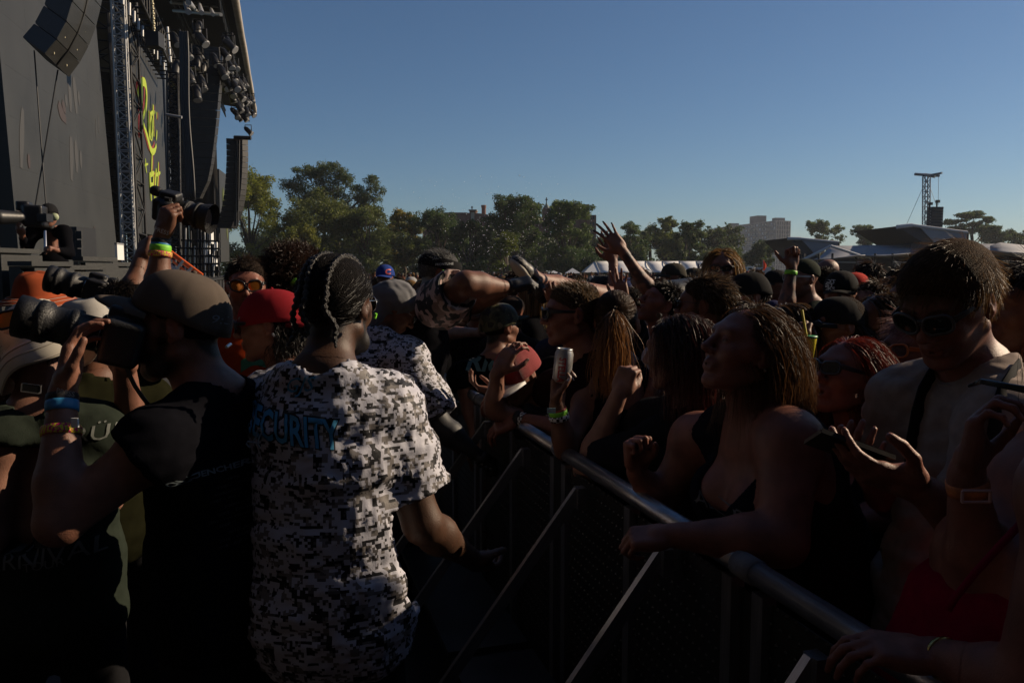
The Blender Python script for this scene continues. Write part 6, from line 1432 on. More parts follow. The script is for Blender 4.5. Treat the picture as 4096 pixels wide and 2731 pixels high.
# ------------------------------------------------------------------ front row
o = person('bearded man in sunglasses and black shirt under the guard\'s stretched arm', P(1905, 1212, 5.400), yaw=170, pitch=4, skin='fair', scol=BLK, h=.0075, head=dict(beard=(.03, .018, .012)), w=1.1, arms=dict(R=dict(e=P(1760, 1330, 5.130), w=P(1925, 1330, 4.725), pose='grip')))
hair_short(o, BRN, .012); glasses(o)
o = person('person in green camouflage cap seen from behind with ear studs', P(2003, 1312, 4.312), yaw=-48, pitch=4, byaw=0, skin='fair', scol=BLK, h=.0068, lean=back(.1), head=dict(hairbase=DK), arms=dict(R=dict(e=P(2330, 1450, 4.250), w=P(2230, 1220, 4.125), pose='grip'), L=dict(e=P(1870, 1600, 4.250), w=P(1900, 1750, 4.125))))
cap(o, m_gcam, cloth('camo_visor', (.03, .035, .02)), size=1.13, flat=True, z0=.024, tilt=4); hair_short(o, DK, .008, n=1000, low=-.075, zmax=.03); glasses(o)
text_on(o['shirt'], o['sV'], o['sF'], 'Riot', P(1945, 1470, 4.000), (1, 0, -.08), (.05, 0, 1), .14, mat('teal_print', (.07, .16, .17), .7), 'shirt_lettering', cast=(0, 1, 0), shear=.25, bold=.004)
for x, y in ((1893, 1432), (1880, 1440), (1897, 1535), (1875, 1485)): MB().tube([P(x-4, y, 4.062), P(x+4, y, 4.062)], .002, 4).build('print_star', m_dim, o['shirt'])
o = person('man with brushed up short hair and dark sunglasses leaning on the rail, in profile', P(2285, 1262, 3.101), yaw=99, pitch=-2, byaw=85, skin='flush', h=.0046, scol=(.012, .006, .007), w=1.12, lean=back(.12), head=dict(stub=.0, hairbase=(.03, .02, .014), jaw=1.08),
           arms=dict(L=dict(s=P(2330, 1570, 3.101), e=P(2330, 1740, 3.169), w=P(2070, 1672, 3.363), pose='relax', f=(-.85, .1, -.45), n=(.1, -.4, .9)), R=dict(s=P(2220, 1560, 3.477), e=P(2180, 1610, 3.591), w=P(2030, 1545, 3.557), pose='relax', f=(-.8, 0, -.5), n=(-.4, -.5, .8))))
hair_short(o, (.10, .065, .036), .018, n=3600, front=.05, comb=(0, .5, .5), lift=.55, top=2.0, low=-.07); glasses(o, lw=.027, lh=.02)
band(o, 'L', .90, .02, m_chk, 'checked_wristband', .033); band(o, 'L', .97, .026, m_blkp, 'black_watch', .034); band(o, 'R', .95, .014, m_green, 'green_wristband', .031)
o = person('person bowing over the rail in a red mesh cap with white front', P(2070, 1500, 3.487), yaw=140, pitch=-30, byaw=110, skin='fair', h=.0066, scol=CHAR, lean=back(.35), head=dict(hairbase=DK), arms=dict(L=dict(e=P(1975, 1640, 3.393), w=P(1990, 1490, 3.346), pose='claw', f=(.45, .1, .75), n=(-.6, -.7, .3), nail=(.05, .02, .02)), R=dict(e=P(2120, 1620, 3.627), w=P(2000, 1580, 3.627), pose='relax')))
m_mesh = mat('red_mesh', (.27, .006, .008), .7, bump=.6, bscale=500); cpp = cap(o, m_mesh, cloth('white_cap_front', (.6, .59, .58)), size=1.14, z0=.02)
sfr = Sdf(); sfr.frame(); sfr.k = .01; sfr.ell((0, -.010, .022), (.0905, .1165, .1085)); sfr.cut((0, .045, 0), (0, -1, 0), k=.004); sfr.cut((0, 0, .026), (0, 0, -1), k=.004); V, F = sfr.mesh(.006); mobj('cap_front_panel', hp_(o, V), F, cloth('white_cap_front', (.6, .59, .58)), cpp)
o = person('woman with brown ponytail and black tank top seen from behind holding a can', P(2462, 1288, 3.068), yaw=-8, pitch=4, byaw=20, skin='tan', fem=True, h=.0048, shirt='tank', scol=BLK, lean=back(.1), head=dict(hairbase=BRN),
           arms=dict(L=dict(s=P(2350, 1590, 3.045), e=P(2262, 1800, 2.862), w=P(2228, 1625, 2.816), pose='grip', f=(.02, .12, 1), n=(-.85, .5, .0), nail=(.5, .42, .4)), R=dict(s=P(2590, 1570, 3.263), e=P(2700, 1750, 3.320), w=P(2600, 1800, 3.434))))
hair_pony(o, (.085, .045, .024), tie=(-.005, -.128, .045), length=.30, n=1700, tip=(.42, .18, .05), tail_r=.034)  # golden tip colour stands in for backlit glow on the tail
band(o, 'L', .93, .012, m_redband, 'red_wristband', .0325); band(o, 'L', .87, .02, m_green, 'green_wristband', .034); band(o, 'L', .77, .02, m_chk, 'checked_wristband', .0365); block('ticket_tag', P(2205, 1642, 2.771), (.03, .004, .018), mat('pale_blue_tag', (.25, .4, .45), .6), o['root'])
text_on(o['root'], np.array([[0, 0, 0.]]), np.array([[0, 0, 0]]), 'VIP 3-DAY', P(2205, 1642, 2.764), (-1, 0, -.05), (.05, 0, -1), .006, m_redband, 'tag_lettering')
# the can
cc = P(2252, 1462, 2.793); can = thing('beverage_can', 'pale grey drinks can with red lettering held up by the ponytailed woman', 'can', cc-np.array([0, 0, .07])); Rt_ = roty(rad(6))
b = MB(); b.lathe([(.0, -.06), (.022, -.06), (.026, -.056), (.0328, -.046), (.0328, .042), (.0285, .054), (.0275, .058), (.0285, .061), (.026, .059), (.025, .056), (0, .056)], R=Rt_, c=cc, seg=28); can_sh = b.build('shell', mat('printed_can', (.42, .41, .4), .35, .6), can, True)
b = MB(); b.lathe([(.0, .0568), (.0245, .0568)], R=Rt_, c=cc, seg=24); b.build('lid', mat('gold_lid', (.5, .4, .2), .3, .9), can); b = MB(); b.lathe([(.0, .0578), (.011, .0578), (.013, .059)], R=Rt_, c=cc, seg=16, sx=.7); b.build('pull_tab', m_metal, can)
cm_ = can_sh.data
text_on(can, np.array([v.co[:] for v in cm_.vertices]), np.array([p.vertices[:] for p in cm_.polygons]), 'STELLA', cc+np.array([-.008, -.03, -.012]), Rt_@np.array([0, 0, -1.]), Rt_@np.array([1., 0, 0]), .034, mat('red_can_print', (.42, .03, .03), .5), 'lettering', cast=(0, 1, 0), lift=.0018, bold=.0008, sx=.8)
# raised tattooed arm
o = person('man looking up with an ear gauge raising a tattooed arm and spread hand', P(2640, 1222, 4.209), yaw=104, pitch=26, byaw=95, skin='flush', h=.006, scol=(.36, .36, .4), head=dict(hairbase=DK, mouth=.3, stub=1),
           arms=dict(R=dict(s=P(2660, 1340, 4.347), e=P(2622, 1195, 4.306), w=P(2492, 1008, 4.250), pose='open', f=(-.62, .0, .8), n=(.1, -1, .15), nail=(.01, .01, .01), ink=.75, col=SK['pale']), L=dict(e=P(2700, 1480, 4.071), w=P(2600, 1500, 4.002))))
hair_short(o, DK, .022, n=3500, low=-.05, top=1.8, lift=.5); MB().tube([P(2634, 1262, 4.092), P(2640, 1262, 4.112)], .013, 12).build('ear_gauge', m_frame, o['root'])
o = person('person hidden behind raised hands, bare arm straight up, open fingers beside', P(2520, 1235, 4.940), yaw=120, skin='fair', scol=CHAR, h=.0075, arms=dict(R=dict(s=P(2470, 1340, 4.940), e=P(2455, 1185, 4.940), w=P(2452, 1045, 5.005), pose='open', f=(-.3, 0, 1), n=(0, -1, 0)), L=dict(s=P(2540, 1340, 4.875), e=P(2530, 1290, 4.680), w=P(2490, 1205, 4.615), pose='open', f=(-.15, 0, 1), n=(0, 1, 0))))
hair_short(o, BRN, .03); cap(o, m_capk)
# dark haired woman between
o = person('woman with long dark reddish hair and black tee, back turned, fist raised', P(2715, 1415, 2.508), yaw=55, pitch=-4, byaw=70, skin='pale', fem=True, w=1.15, h=.0045, scol=(.011, .011, .013), lean=back(.12), head=dict(hairbase=DK),
           arms=dict(L=dict(s=P(2640, 1790, 2.55), e=P(2350, 1880, 2.8), w=P(2475, 1580, 2.72), pose='fist', f=(.35, 0, 1), n=(-.5, -.85, .0), th=1.15, sleeve=.75), R=dict(s=P(2600, 1700, 2.750), e=P(2560, 1900, 2.860), w=P(2600, 1600, 2.970), pose='relax')))
hair_long(o, (.02, .012, .011), .24, n=2600, tip=(.10, .02, .016), part=.0, vol=.016, front=.02, back=.7)
o = person('man with thick short dark hair and glasses seen from behind', P(2822, 1228, 3.101), yaw=62, skin='tan', h=.0052, scol=(.02, .02, .021), w=1.05, head=dict(hairbase=BRN, beard=DK)); hair_short(o, (.07, .045, .027), .03, n=3600, low=-.07, comb=(.3, -.3, -.5), top=1.5, lift=.4); glasses(o, thin=True)
o = person('tall man with long fair hair and wraparound sunglasses', P(2888, 1078, 4.797), yaw=163, pitch=-3, skin='fair', scol=CHAR, h=.0075); hair_long(o, (.16, .09, .035), .3, n=1800, tip=(.28, .17, .07), vol=.02, messy=.4, wdt=.0014, front=.05); glasses(o, lw=.03, lh=.017, wrap=.5)
o = person('bearded man in black cap with red trim and pale strap over his face', P(2990, 1190, 3.998), yaw=100, pitch=-4, skin='fair', scol=CHAR, h=.0065, head=dict(beard=DK)); cap(o, m_capk, mat('red_visor', (.2, .02, .025), .8), size=1.07, tilt=-4); hair_short(o, DK, .03, n=700, zmax=.03)
MB().slab([[P(2972, 1212, 3.788), P(2990, 1200, 3.788)], [P(3000, 1245, 3.813), P(3018, 1235, 3.813)], [P(3040, 1290, 3.862), P(3075, 1275, 3.862)]], (0, .003, 0)).build('face_strap', cloth('pale_strap', (.4, .39, .4)), o['root'], True)
o = person('man in dark beanie raising a tattooed fist with thumb out and green wristband', P(3208, 1118, 5.075), yaw=112, skin='fair', scol=(.02, .025, .02), h=.0065, head=dict(stub=1),
           arms=dict(L=dict(s=P(3250, 1330, 4.712), e=P(3140, 1262, 4.495), w=P(3166, 1072, 4.495), pose='fist', f=(-.05, 0, 1), n=(-.2, .95, 0), thumb=-.25, ink=.9, th=1.1), R=dict(e=P(3260, 1400, 5.365), w=P(3200, 1420, 5.365))))
band(o, 'L', .9, .022, m_green, 'green_wristband', .0345); glasses(o, m_lensd, m_wht); s = Sdf(); s.k = .02; s.col = np.array((.02, .025, .018)); s.ell((0, -.02, .045), (.083, .106, .088)); s.cut((0, 0, .03), (0, .15, -1), k=.005); V, F = s.mesh(.007); mobj('beanie', hp_(o, V), F, cloth('dark_green_knit', (.02, .026, .018)), o['root'])
# women on the right
o = person('woman in black tank top leaning on the rail with wet brown hair and raised chin', P(2985, 1412, 2.02), yaw=104, pitch=19, byaw=112, skin='flush', fem=True, w=1.28, h=.0042, shirt='tank', scol=(.009, .009, .013), bust=.03, lean=back(.2), head=dict(eyes='half', brow=(.10, .05, .035), lips=(.2, .08, .07)),
           arms=dict(L=dict(s=P(3155, 1770, 1.92), e=P(3130, 2165, 1.82), w=P(2690, 2140, 1.86), pose='hook', f=(-1, .12, -.12), n=(-.1, -.35, .9), th=1.22), R=dict(s=P(2790, 1760, 2.3), e=P(2640, 2010, 2.32), w=P(2545, 1885, 2.27), pose='fist', f=(-.1, -.1, 1), n=(-.5, .8, .1), th=1.05)))
hair_long(o, (.032, .017, .010), .2, n=4300, tip=(.13, .058, .02), part=-.02, vol=.012, wave=.22, messy=.3, front=.045, back=1.7, wdt=.0012)  # lighter tip colour painted in for the sun's rim on the hair
MB().tube([P(3056, 1482, 1.925), P(3060, 1482, 1.92)], .0035, 8).build('ear_stud', m_metal, o['root'])
text_on(o['root'], o['sV'], o['sF'], 'JUST DONALD', P(2760, 2030, 1.95), (1, .2, -.16), (.0, 0, 1), .055, mat('tank_print', (.1, .1, .1), .8), 'shirt_lettering', cast=(-.1, 1, 0), sx=.7)
o = person('red haired woman in sunglasses and black straps looking up', P(3395, 1512, 2.348), yaw=112, pitch=14, byaw=118, skin='flush', fem=True, h=.0045, shirt='tank', scol=BLK, bust=.02, head=dict(lips=(.22, .06, .06), mouth=.2), arms=dict(L=dict(e=P(3560, 2050, 2.223), w=P(3330, 2110, 2.166), pose='relax'), R=dict(e=P(3300, 1950, 2.622), w=P(3290, 2080, 2.394), pose='relax')))
hair_long(o, (.11, .014, .008), .3, wdt=.0012, n=3300, tip=(.08, .012, .008), vol=.015, front=.04, back=.8); glasses(o, lw=.029, lh=.019); MB().tube([P(3425, 1575, 2.257), P(3425, 1590, 2.257)], .005, 6).build('earring', m_metal, o['root'])
band(o, 'L', .92, .012, mat('bead_bracelet', (.2, .1, .12), .5), 'bead_bracelet', .031)
o = person('woman in black cap with pink lettering and thin glasses sipping a drink', P(3345, 1308, 3.200), yaw=101, pitch=-2, skin='tan', fem=True, h=.0052, scol=BLK, shirt='tank', arms=dict(L=dict(e=P(3210, 1580, 3.072), w=P(3205, 1420, 3.072), pose='grip', f=(.0, .05, 1), n=(-.5, -.8, 0), nail=(.01, .01, .01)), R=dict(e=P(3300, 1600, 3.456), w=P(3260, 1560, 3.328))))
cpk = cap(o, m_capk, size=1.06, z0=.018, tilt=4); hair_long(o, (.035, .02, .013), .34, n=1500, front=.0, wave=.2, zmax=.015); glasses(o, mat('clear_lens', (.1, .1, .1), .1, alpha=.3), m_metal, thin=True, name='glasses')
Vc = np.array([v.co[:] for v in cpk.data.vertices]); Fc = np.array([p.vertices[:] for p in cpk.data.polygons])
for i in range(3): text_on(cpk, Vc, Fc, 'MORE', P(3316-i*9, 1166+i*14, 3.072), (1, 0, .15), (.55, 0, 1), .03, m_pinkp, 'cap_lettering', cast=(0, 1, 0), bold=.001)
yc = P(3228, 1395, 3.021); dr = thing('drink_cup', 'yellow printed cup with long yellow straw in the sipping woman\'s hand', 'cup', yc-np.array([0, 0, .05])); m_yel = mat('yellow_plastic', (.6, .5, .02), .45)
MB().lathe([(0, -.05), (.022, -.05), (.034, .04), (.035, .045), (0, .045)], c=yc, seg=20).build('cup', m_yel, dr, True); rod('straw', yc+[0, 0, .03], P(3208, 1240, 3.046), .0045, m_yel, dr); MB().tube([yc+[0, 0, .043], yc+[0, 0, .05]], .037, 20).build('lid', mat('green_lid', (.02, .2, .08), .4), dr, True)
o = person('young man with thick fair fringe and sunglasses looking down at a phone', P(3795, 1222, 1.74), yaw=124, pitch=-26, roll=0, byaw=112, skin='flush', h=.0042, sc=1.04, scol=(.27, .22, .195), shirt='loose', wr_amp=.009, shh=.009, w=1.0, head=dict(hairbase=(.06, .035, .02)),
           arms=dict(L=dict(s=P(4030, 1720, 1.62), e=P(3960, 2220, 1.55), w=P(3690, 1960, 1.5), pose=((14, 26, 16), 2, .25), f=(-.93, .05, .34), n=(.2, -.45, -.85), th=1.1), R=dict(s=P(3640, 1620, 1.9), e=P(3560, 2000, 1.95), w=P(3480, 1900, 1.75), pose='relax')))
hair_short(o, (.07, .036, .016), .062, n=8000, vol=.012, front=.06, comb=(.15, .8, -.55), lift=.06, top=1.3, low=-.05, messy=.1, tip=(.2, .11, .042), wdt=.0012); glasses(o, mat('dark_green_lens', (.01, .014, .012), .08), mat('grey_plastic', (.04, .043, .047), .45), lw=.028, lh=.021)  # strand tips coloured lighter to suggest a golden sun rim
drape(o, ((3765, 1465), (3735, 1500), (3705, 1560), (3680, 1650), (3660, 1760), (3650, 1860)), .034, 'backpack_strap', m_capk)
drape(o, ((4085, 1465), (4052, 1510), (4020, 1570), (3990, 1680), (3975, 1800), (3965, 1950)), .034, 'backpack_strap', m_capk)
MB().tube([P(3990, 1505, 1.66), P(4030, 1470, 1.68), P(4052, 1440, 1.72)], .0018, 6).build('neck_chain', m_metal, o['root'], True)
ph_ = thing('phone', 'black phone lying in the young man\'s hand', 'phone', P(3420, 1810, 1.52)); f_ = nrm((-.93, .05, .34)); n_ = np.array((.2, -.45, -.85)); n_ = nrm(n_-f_*n_.dot(f_)); Rp = np.stack([np.cross(f_, -n_), f_, -n_], 1); pc_ = P(3690, 1960, 1.5)+f_*.15-n_*.027; block('case', pc_, (.072, .145, .009), m_frame, ph_, R=Rp); block('screen', pc_+Rp@np.array([0, 0, .006]), (.066, .135, .002), m_lensd, ph_, R=Rp)
o = person('person with pale pink hair and orange glasses half hidden by the young man', P(3660, 1420, 2.507), yaw=112, pitch=4, skin='flush', fem=True, scol=(.3, .26, .24), h=.0052, head=dict(brow=(.1, .06, .05))); hair_short(o, (.3, .17, .15), .05, n=3000, comb=(0, .6, -.6), messy=.4); glasses(o, mat('clear_lens', (.1, .1, .1)), mat('orange_plastic', (.5, .14, .02), .35), name='glasses')
o = person('dark haired head cut by the right edge behind the young man', P(4110, 1240, 2.099), yaw=95, byaw=100, skin='tan', scol=CHAR, h=.005, head=dict(hairbase=DK)); hair_short(o, (.02, .013, .01), .045, n=4000, messy=.3)
o = person('woman in red lace top at the right edge holding sunglasses, other hand on the rail', P(4420, 1330, 1.32), yaw=100, byaw=108, skin='flush', fem=True, w=1.2, h=.0042, shirt='red_top', scol=(.2, .004, .02), bust=.03, lean=(-.27, -.02), head=dict(hairbase=BRN),
           arms=dict(R=dict(s=P(4200, 1960, 1.42), e=P(3920, 2330, 1.34), w=P(3865, 1900, 1.30), pose=((35, 62, 40), 4, .5), f=(.15, .0, 1), n=(-.75, .6, .0), nail=(.35, .2, .18)), L=dict(s=P(4330, 1980, 1.05), e=P(4120, 2760, 1.08), w=P(3740, 2620, 1.24), pose='relax', f=(-.95, .05, .12), n=(.1, -.2, .95))))
hair_long(o, BRN, .3, n=1500); band(o, 'R', .9, .022, mat('orange_festival_band', (.5, .16, .05), .6, var=.4, vscale=60), 'orange_wristband', .032)
fr = MB(); c_ = P(3905, 1985, 1.255)
for a, b in (((-.022, -.009), (.022, -.009)), ((.022, -.009), (.022, .009)), ((.022, .009), (-.022, .009)), ((-.022, .009), (-.022, -.009))): fr.tube([c_+[a[0], 0, a[1]], c_+[b[0], 0, b[1]]], .0025, 6)
fr.build('band_slider', mat('pink_plastic', (.5, .3, .27), .5), o['root']); band(o, 'L', .9, .006, mat('gold_bangle', (.5, .35, .12), .25, 1.), 'gold_bangle', .033)
MB().tube([P(4096, 2080, 1.2), P(4000, 2180, 1.16), P(3900, 2290, 1.15), P(3820, 2390, 1.15), P(3790, 2440, 1.15)], .006, 6).build('red_strap', cloth('red_lace', (.2, .004, .02)), o['root'], True)
hg = dict(o); hg['Rh'] = frame_hp(200, -8, 12); hg['hc'] = P(4090, 1520, 1.30); hg['sc'] = 1.05
sgl = thing('sunglasses', 'dark angular sunglasses held in raised fingers at the right edge', 'sunglasses', P(4060, 1600, 1.27)); hg['root'] = sgl; glasses(hg, m_lensd, mat('teal_edge_frame', (.012, .02, .024), .2), lw=.033, lh=.02, name='frame')
# ------------------------------------------------------------------ middle rows
mid = [(3305, 1092, 6.76, 105, 'fair', 'bald', 'man with shaved head in the middle rows above the lettered cap', CHAR), (3288, 1150, 5.46, 100, 'tan', 'curly', 'man with short curly dark hair left of the lettered trucker cap', BLK),
       (3425, 1165, 5.33, -60, 'flush', 'redcap', 'bearded man in bright red cap in the middle rows', (.1, .1, .11)), (3468, 1112, 6.50, 60, 'fair', 'capback', 'person in dark cap worn backwards above the red cap', CHAR), (3362, 1180, 4.42, 150, 'fair', 'trucker', 'person in black and white trucker cap with white lettering', (.2, .2, .22)),
       (1540, 1112, 7.80, 175, 'fair', 'bluecap', 'person in blue cap with red letter between the guards', CHAR), (3545, 1190, 4.68, 80, 'tan', 'long', 'dark haired person between the red cap and the young man', BLK), (3600, 1140, 5.98, 70, 'tan', 'messy', 'person with messy black hair left of the young man\'s fringe', CHAR),
       (2400, 1185, 5.07, 30, 'fair', 'beanie', 'person in black knit cap behind the man in profile', BLK), (2690, 1110, 6.76, 100, 'fair', 'cap', 'person in black cap below the white marquee', BLK), (2770, 1120, 8.06, 90, 'tan', 'cap', 'person in dark cap left of the fair haired man', CHAR), (3020, 1130, 7.80, 150, 'fair', 'short', 'short haired person right of the fair haired man', (.3, .3, .3)),
       (3100, 1140, 6.50, 100, 'tan', 'cap', 'person in dark cap behind the tattooed fist', BLK), (2560, 1130, 7.15, 170, 'fair', 'short', 'person with parted hair left of the looking up man', BLK), (2060, 1150, 5.98, 150, 'fair', 'short', 'person behind the camouflage cap', BLK), (2130, 1170, 5.46, 60, 'fair', 'long', 'fair haired person behind the gripped shoe', BLK),
       (3640, 1200, 4.03, 90, 'fair', 'short', 'dark haired person behind the pink haired head', CHAR), (3520, 1290, 3.25, 95, 'tan', 'long', 'woman with hair scrunchie in blue top behind the pink lettered cap', (.06, .1, .16)), (3490, 1215, 4.29, 120, 'fair', 'short', 'person in grey tee with shoulder strap under the red cap', (.24, .23, .25)), (1720, 1180, 5.72, 60, 'tan', 'short', 'head behind the grey hood', BLK), (2960, 1330, 3.08, 70, 'fair', 'short', 'person in black behind the woman with raised chin', BLK), (3150, 1330, 3.25, 100, 'tan', 'long', 'long haired person behind the yellow straw', BLK)]
for (x, y, d, yw, sk_, kind, lb, sc__) in mid:
    o = person(lb, P(x, y, d), yaw=yw, skin=sk_, scol=sc__, h=max(.009, .0024*d), legs=False, head=dict(hairbase=DK if kind not in ('bald',) else None, beard=BRN if kind == 'redcap' else None), wr_amp=.006, group='people in the middle rows')
    if kind == 'curly': hair_afro(o, (.02, .013, .01), .03, 1500)
    elif kind in ('short', 'messy'): hair_short(o, DK if kind == 'messy' else BRN, .05 if kind == 'messy' else .03, n=1600, messy=.6 if kind == 'messy' else .3, wdt=.002)
    elif kind == 'long': hair_long(o, BRN if x != 2130 else (.3, .19, .08), .3, n=1000, wdt=.0022)
    elif kind == 'redcap': cap(o, cloth('bright_red_cap', (.42, .035, .025)), back=True); hair_short(o, BRN, .03, n=500, zmax=.03)
    elif kind == 'capback': cap(o, m_capk, back=True); hair_short(o, BRN, .05, n=1200)
    elif kind == 'cap': cap(o, cloth('cap_%d' % x, [(.012, .012, .013), (.03, .035, .05), (.05, .045, .035), (.1, .1, .1)][x % 4]), size=1.04, back=x % 3 == 0); hair_short(o, DK, .02, n=500, zmax=.03)
    elif kind == 'bluecap':
        cpb = cap(o, m_blue, size=1.12); text_on(cpb, np.array([v.co[:] for v in cpb.data.vertices]), np.array([p.vertices[:] for p in cpb.data.polygons]), 'C', P(1545, 1088, 7.6), (1, 0, 0), (0, 0, 1), .07, mat('red_letter', (.4, .02, .02), .6), 'cap_letter', cast=(0, 1, 0), bold=.003); hair_short(o, DK, .02, n=300, zmax=.03)
    elif kind == 'beanie': s = Sdf(); s.k = .02; s.col = np.array(BLK); s.ell((0, -.02, .04), (.09, .112, .098)); s.cut((0, 0, .02), (0, .2, -1), k=.005); V, F = s.mesh(.008); mobj('knit_cap', hp_(o, V), F, mat('ribbed_knit', (.012, .012, .012), .8, bump=1., bscale=120), o['root'])
    elif kind == 'trucker':
        cpt = cap(o, m_capk, size=1.14, z0=.024); Vc = np.array([v.co[:] for v in cpt.data.vertices]); Fc = np.array([p.vertices[:] for p in cpt.data.polygons])
        for i, t_ in enumerate(('RIOT', 'FEST', 'SUCKS')): text_on(cpt, Vc, Fc, t_, P(3350-i*5, 1126+i*15, 4.2), (1, 0, -.08), (0, 0, 1), .026, m_wht, 'cap_lettering', cast=(.1, 1, 0), bold=.001)
# ------------------------------------------------------------------ camera operator on the stage edge
o = person('stage camera operator in black with headset and shoulder camera', P(196, 862, 8.4), yaw=-158, pitch=-6, byaw=-165, skin='fair', scol=BLK, shirt='long', h=.014, head=dict(hairbase=DK), legs=True,
           arms=dict(L=dict(s=P(255, 930, 8.35), e=P(275, 1015, 8.2), w=P(218, 998, 8.0), pose='fist'), R=dict(s=P(138, 925, 8.4), e=P(105, 1000, 8.3), w=P(88, 940, 8.1), pose='grip')))
cap(o, m_capk); headband(o, m_capk, z=.06, hgt=.03, name='headset_band'); MB().tube([P(214, 868, 8.3), P(220, 868, 8.34)], .04, 12).build('ear_cup', mat('pale_ear_cup', (.35, .4, .25), .6), o['root'], True)
bc = thing('broadcast_camera', 'bulky black broadcast camera on the operator\'s shoulder', 'camera', P(150, 900, 8.2)); m_bc = mat('broadcast_black', (.012, .012, .013), .45)
c_ = P(150, 868, 8.25); sf = Sdf(); sf.k = .02; sf.box(c_, (.09, .2, .11), .02, R=rotz(.3)); sf.box(c_+[-.07, -.1, .1], (.06, .09, .05), .015, R=rotz(.3)); sf.cone(c_+[-.06, -.2, -.02], c_+[-.14, -.42, -.03], .06, .075); sf.box(c_+[.02, .2, -.05], (.06, .08, .1), .02); V, F = sf.mesh(.014); mobj('body', V, F, m_bc, bc)
MB().tube([c_+[-.14, -.42, -.03], c_+[-.145, -.435, -.03]], .065, 16).build('front_glass', m_lensd, bc); rod('viewfinder_arm', c_+[.08, -.05, .03], P(182, 870, 8.1), .03, m_bc, bc); block('viewfinder', P(180, 872, 8.12), (.1, .12, .08), m_bc, bc); rod('grip_rod', P(180, 925, 8.1), P(182, 1000, 8.0), .015, m_metal, bc)
# ------------------------------------------------------------------ far crowd
HAIRC = [(.012, .009, .008), (.03, .018, .011), (.06, .035, .018), (.15, .09, .04), (.02, .014, .01)]; SHC = [(.01, .01, .011), (.012, .012, .013), (.02, .02, .022), (.2, .2, .21), (.03, .035, .06), (.12, .02, .02), (.35, .34, .33), (.02, .03, .022), (.01, .01, .012), (.05, .05, .055)]; SKC = [SK['fair'], SK['tan'], SK['flush'], SK['fair'], SK['brown']]
def simple_body(seed, h, cap_=None, arm=None):
    rs = random.Random(seed); s = Sdf(); s.k = .02; sk = np.array(SKC[seed % 5]); hc_ = np.array(HAIRC[rs.randrange(5)]); sh = np.array(SHC[(seed*3+1) % 10]); w_ = rs.uniform(.95, 1.15)
    s.col = sk; s.ell((0, .005, 1.60), (.074, .09, .105)); s.ell((0, .045, 1.55), (.05, .05, .06)); s.ell((0, .1, 1.585), (.013, .016, .02), k=.01)
    for x in (-1, 1): s.ell((x*.077, -.01, 1.595), (.012, .02, .03), k=.01)
    s.cone((0, -.02, 1.53), (0, -.03, 1.44), .055, .06)
    if cap_ == 'cap': c = np.array([(.012, .012, .013), (.02, .03, .08), (.3, .3, .3), (.2, .02, .02), (.05, .05, .045)][seed % 5]); s.ell((0, -.012, 1.645), (.084, .104, .075), col=c, k=.004); s.ell((0, .12, 1.63), (.065, .065, .012), col=c, k=.006)
    elif cap_ == 'bucket': c = np.array([(.3, .28, .24), (.03, .03, .03), (.1, .1, .08)][seed % 3]); s.ell((0, -.01, 1.65), (.088, .105, .075), col=c, k=.004); s.ell((0, -.01, 1.625), (.15, .165, .02), col=c, k=.01)
    else:
        s.ell((0, -.02, 1.64), (.083, .10, .085), col=hc_, k=.006)
        if cap_ == 'long': s.ell((0, -.06, 1.54), (.085, .05, .14), col=hc_, k=.02)
    if seed % 3 == 0: s.cone((-.05, .098, 1.61), (.05, .098, 1.61), .014, paint=True, col=(.006, .006, .006), soft=.01)
    s.col = sh; s.k = .05
    for x in (-1, 1): s.cone((x*.03, -.02, 1.43), (x*.17*w_, -.01, 1.38), .055, .06, k=.03)
    s.ell((0, 0, 1.23), (.165*w_, .115*w_, .19)); s.ell((0, .01, 1.02), (.155*w_, .12*w_, .17)); s.ell((0, 0, .88), (.165*w_, .125*w_, .13), col=(.02, .02, .025))
    for x in (-1, 1):
        s.cone((x*.09, 0, .82), (x*.11, .02, .46), .085, .06, col=(.02, .02, .025)); s.cone((x*.11, .02, .46), (x*.12, 0, .05), .06, .045, col=(.02, .02, .025)); s.cone((x*.12, 0, .04), (x*.13, .14, .04), .04, .036, col=(.02, .02, .02), k=.02)
        S_ = (x*.19*w_, -.01, 1.36)
        if arm == 'up' and x == 1: s.cone(S_, (x*.24, .06, 1.62), .052, .045); s.cone((x*.24, .06, 1.62), (x*.2, .1, 1.86), .04, .03, col=sk, k=.02); s.ell((x*.19, .11, 1.94), (.04, .02, .06), col=sk, k=.02); s.cone((x*.2, .11, 1.98), (x*.19, .12, 2.04), .016, .012, col=sk, k=.02)
        else: s.cone(S_, (x*.25*w_, -.04, 1.1), .052, .044); s.cone((x*.25*w_, -.04, 1.1), (x*.2, .1, .92), .038, .028, col=sk, k=.02); s.ell((x*.19, .13, .87), (.03, .045, .05), col=sk, k=.02)
    V, F = s.mesh(h); return V, F, s.colour(V, .006)
VAR = [('hair', None, None), ('cap', 'cap', None), ('hair', None, None), ('long', 'long', None), ('cap', 'cap', None), ('bucket', 'bucket', None), ('hair', None, 'up'), ('cap', 'cap', None), ('long', 'long', None), ('hair', None, None), ('cap', 'cap', 'up'), ('hair', None, None), ('cap', 'cap', None), ('long', 'long', None)]
DATA = [simple_body(i*7+3, .022, c, a) for i, (k, c, a) in enumerate(VAR)]
MV = [np_mesh('person_variant', V, F, m_wear, C) for V, F, C in DATA]
LBL = {'hair': 'bare headed person standing in the packed crowd behind the front rows', 'cap': 'person in a cap standing in the packed crowd behind the front rows', 'long': 'long haired person standing in the packed crowd behind the front rows', 'bucket': 'person in a brimmed hat standing in the packed crowd behind the front rows'}
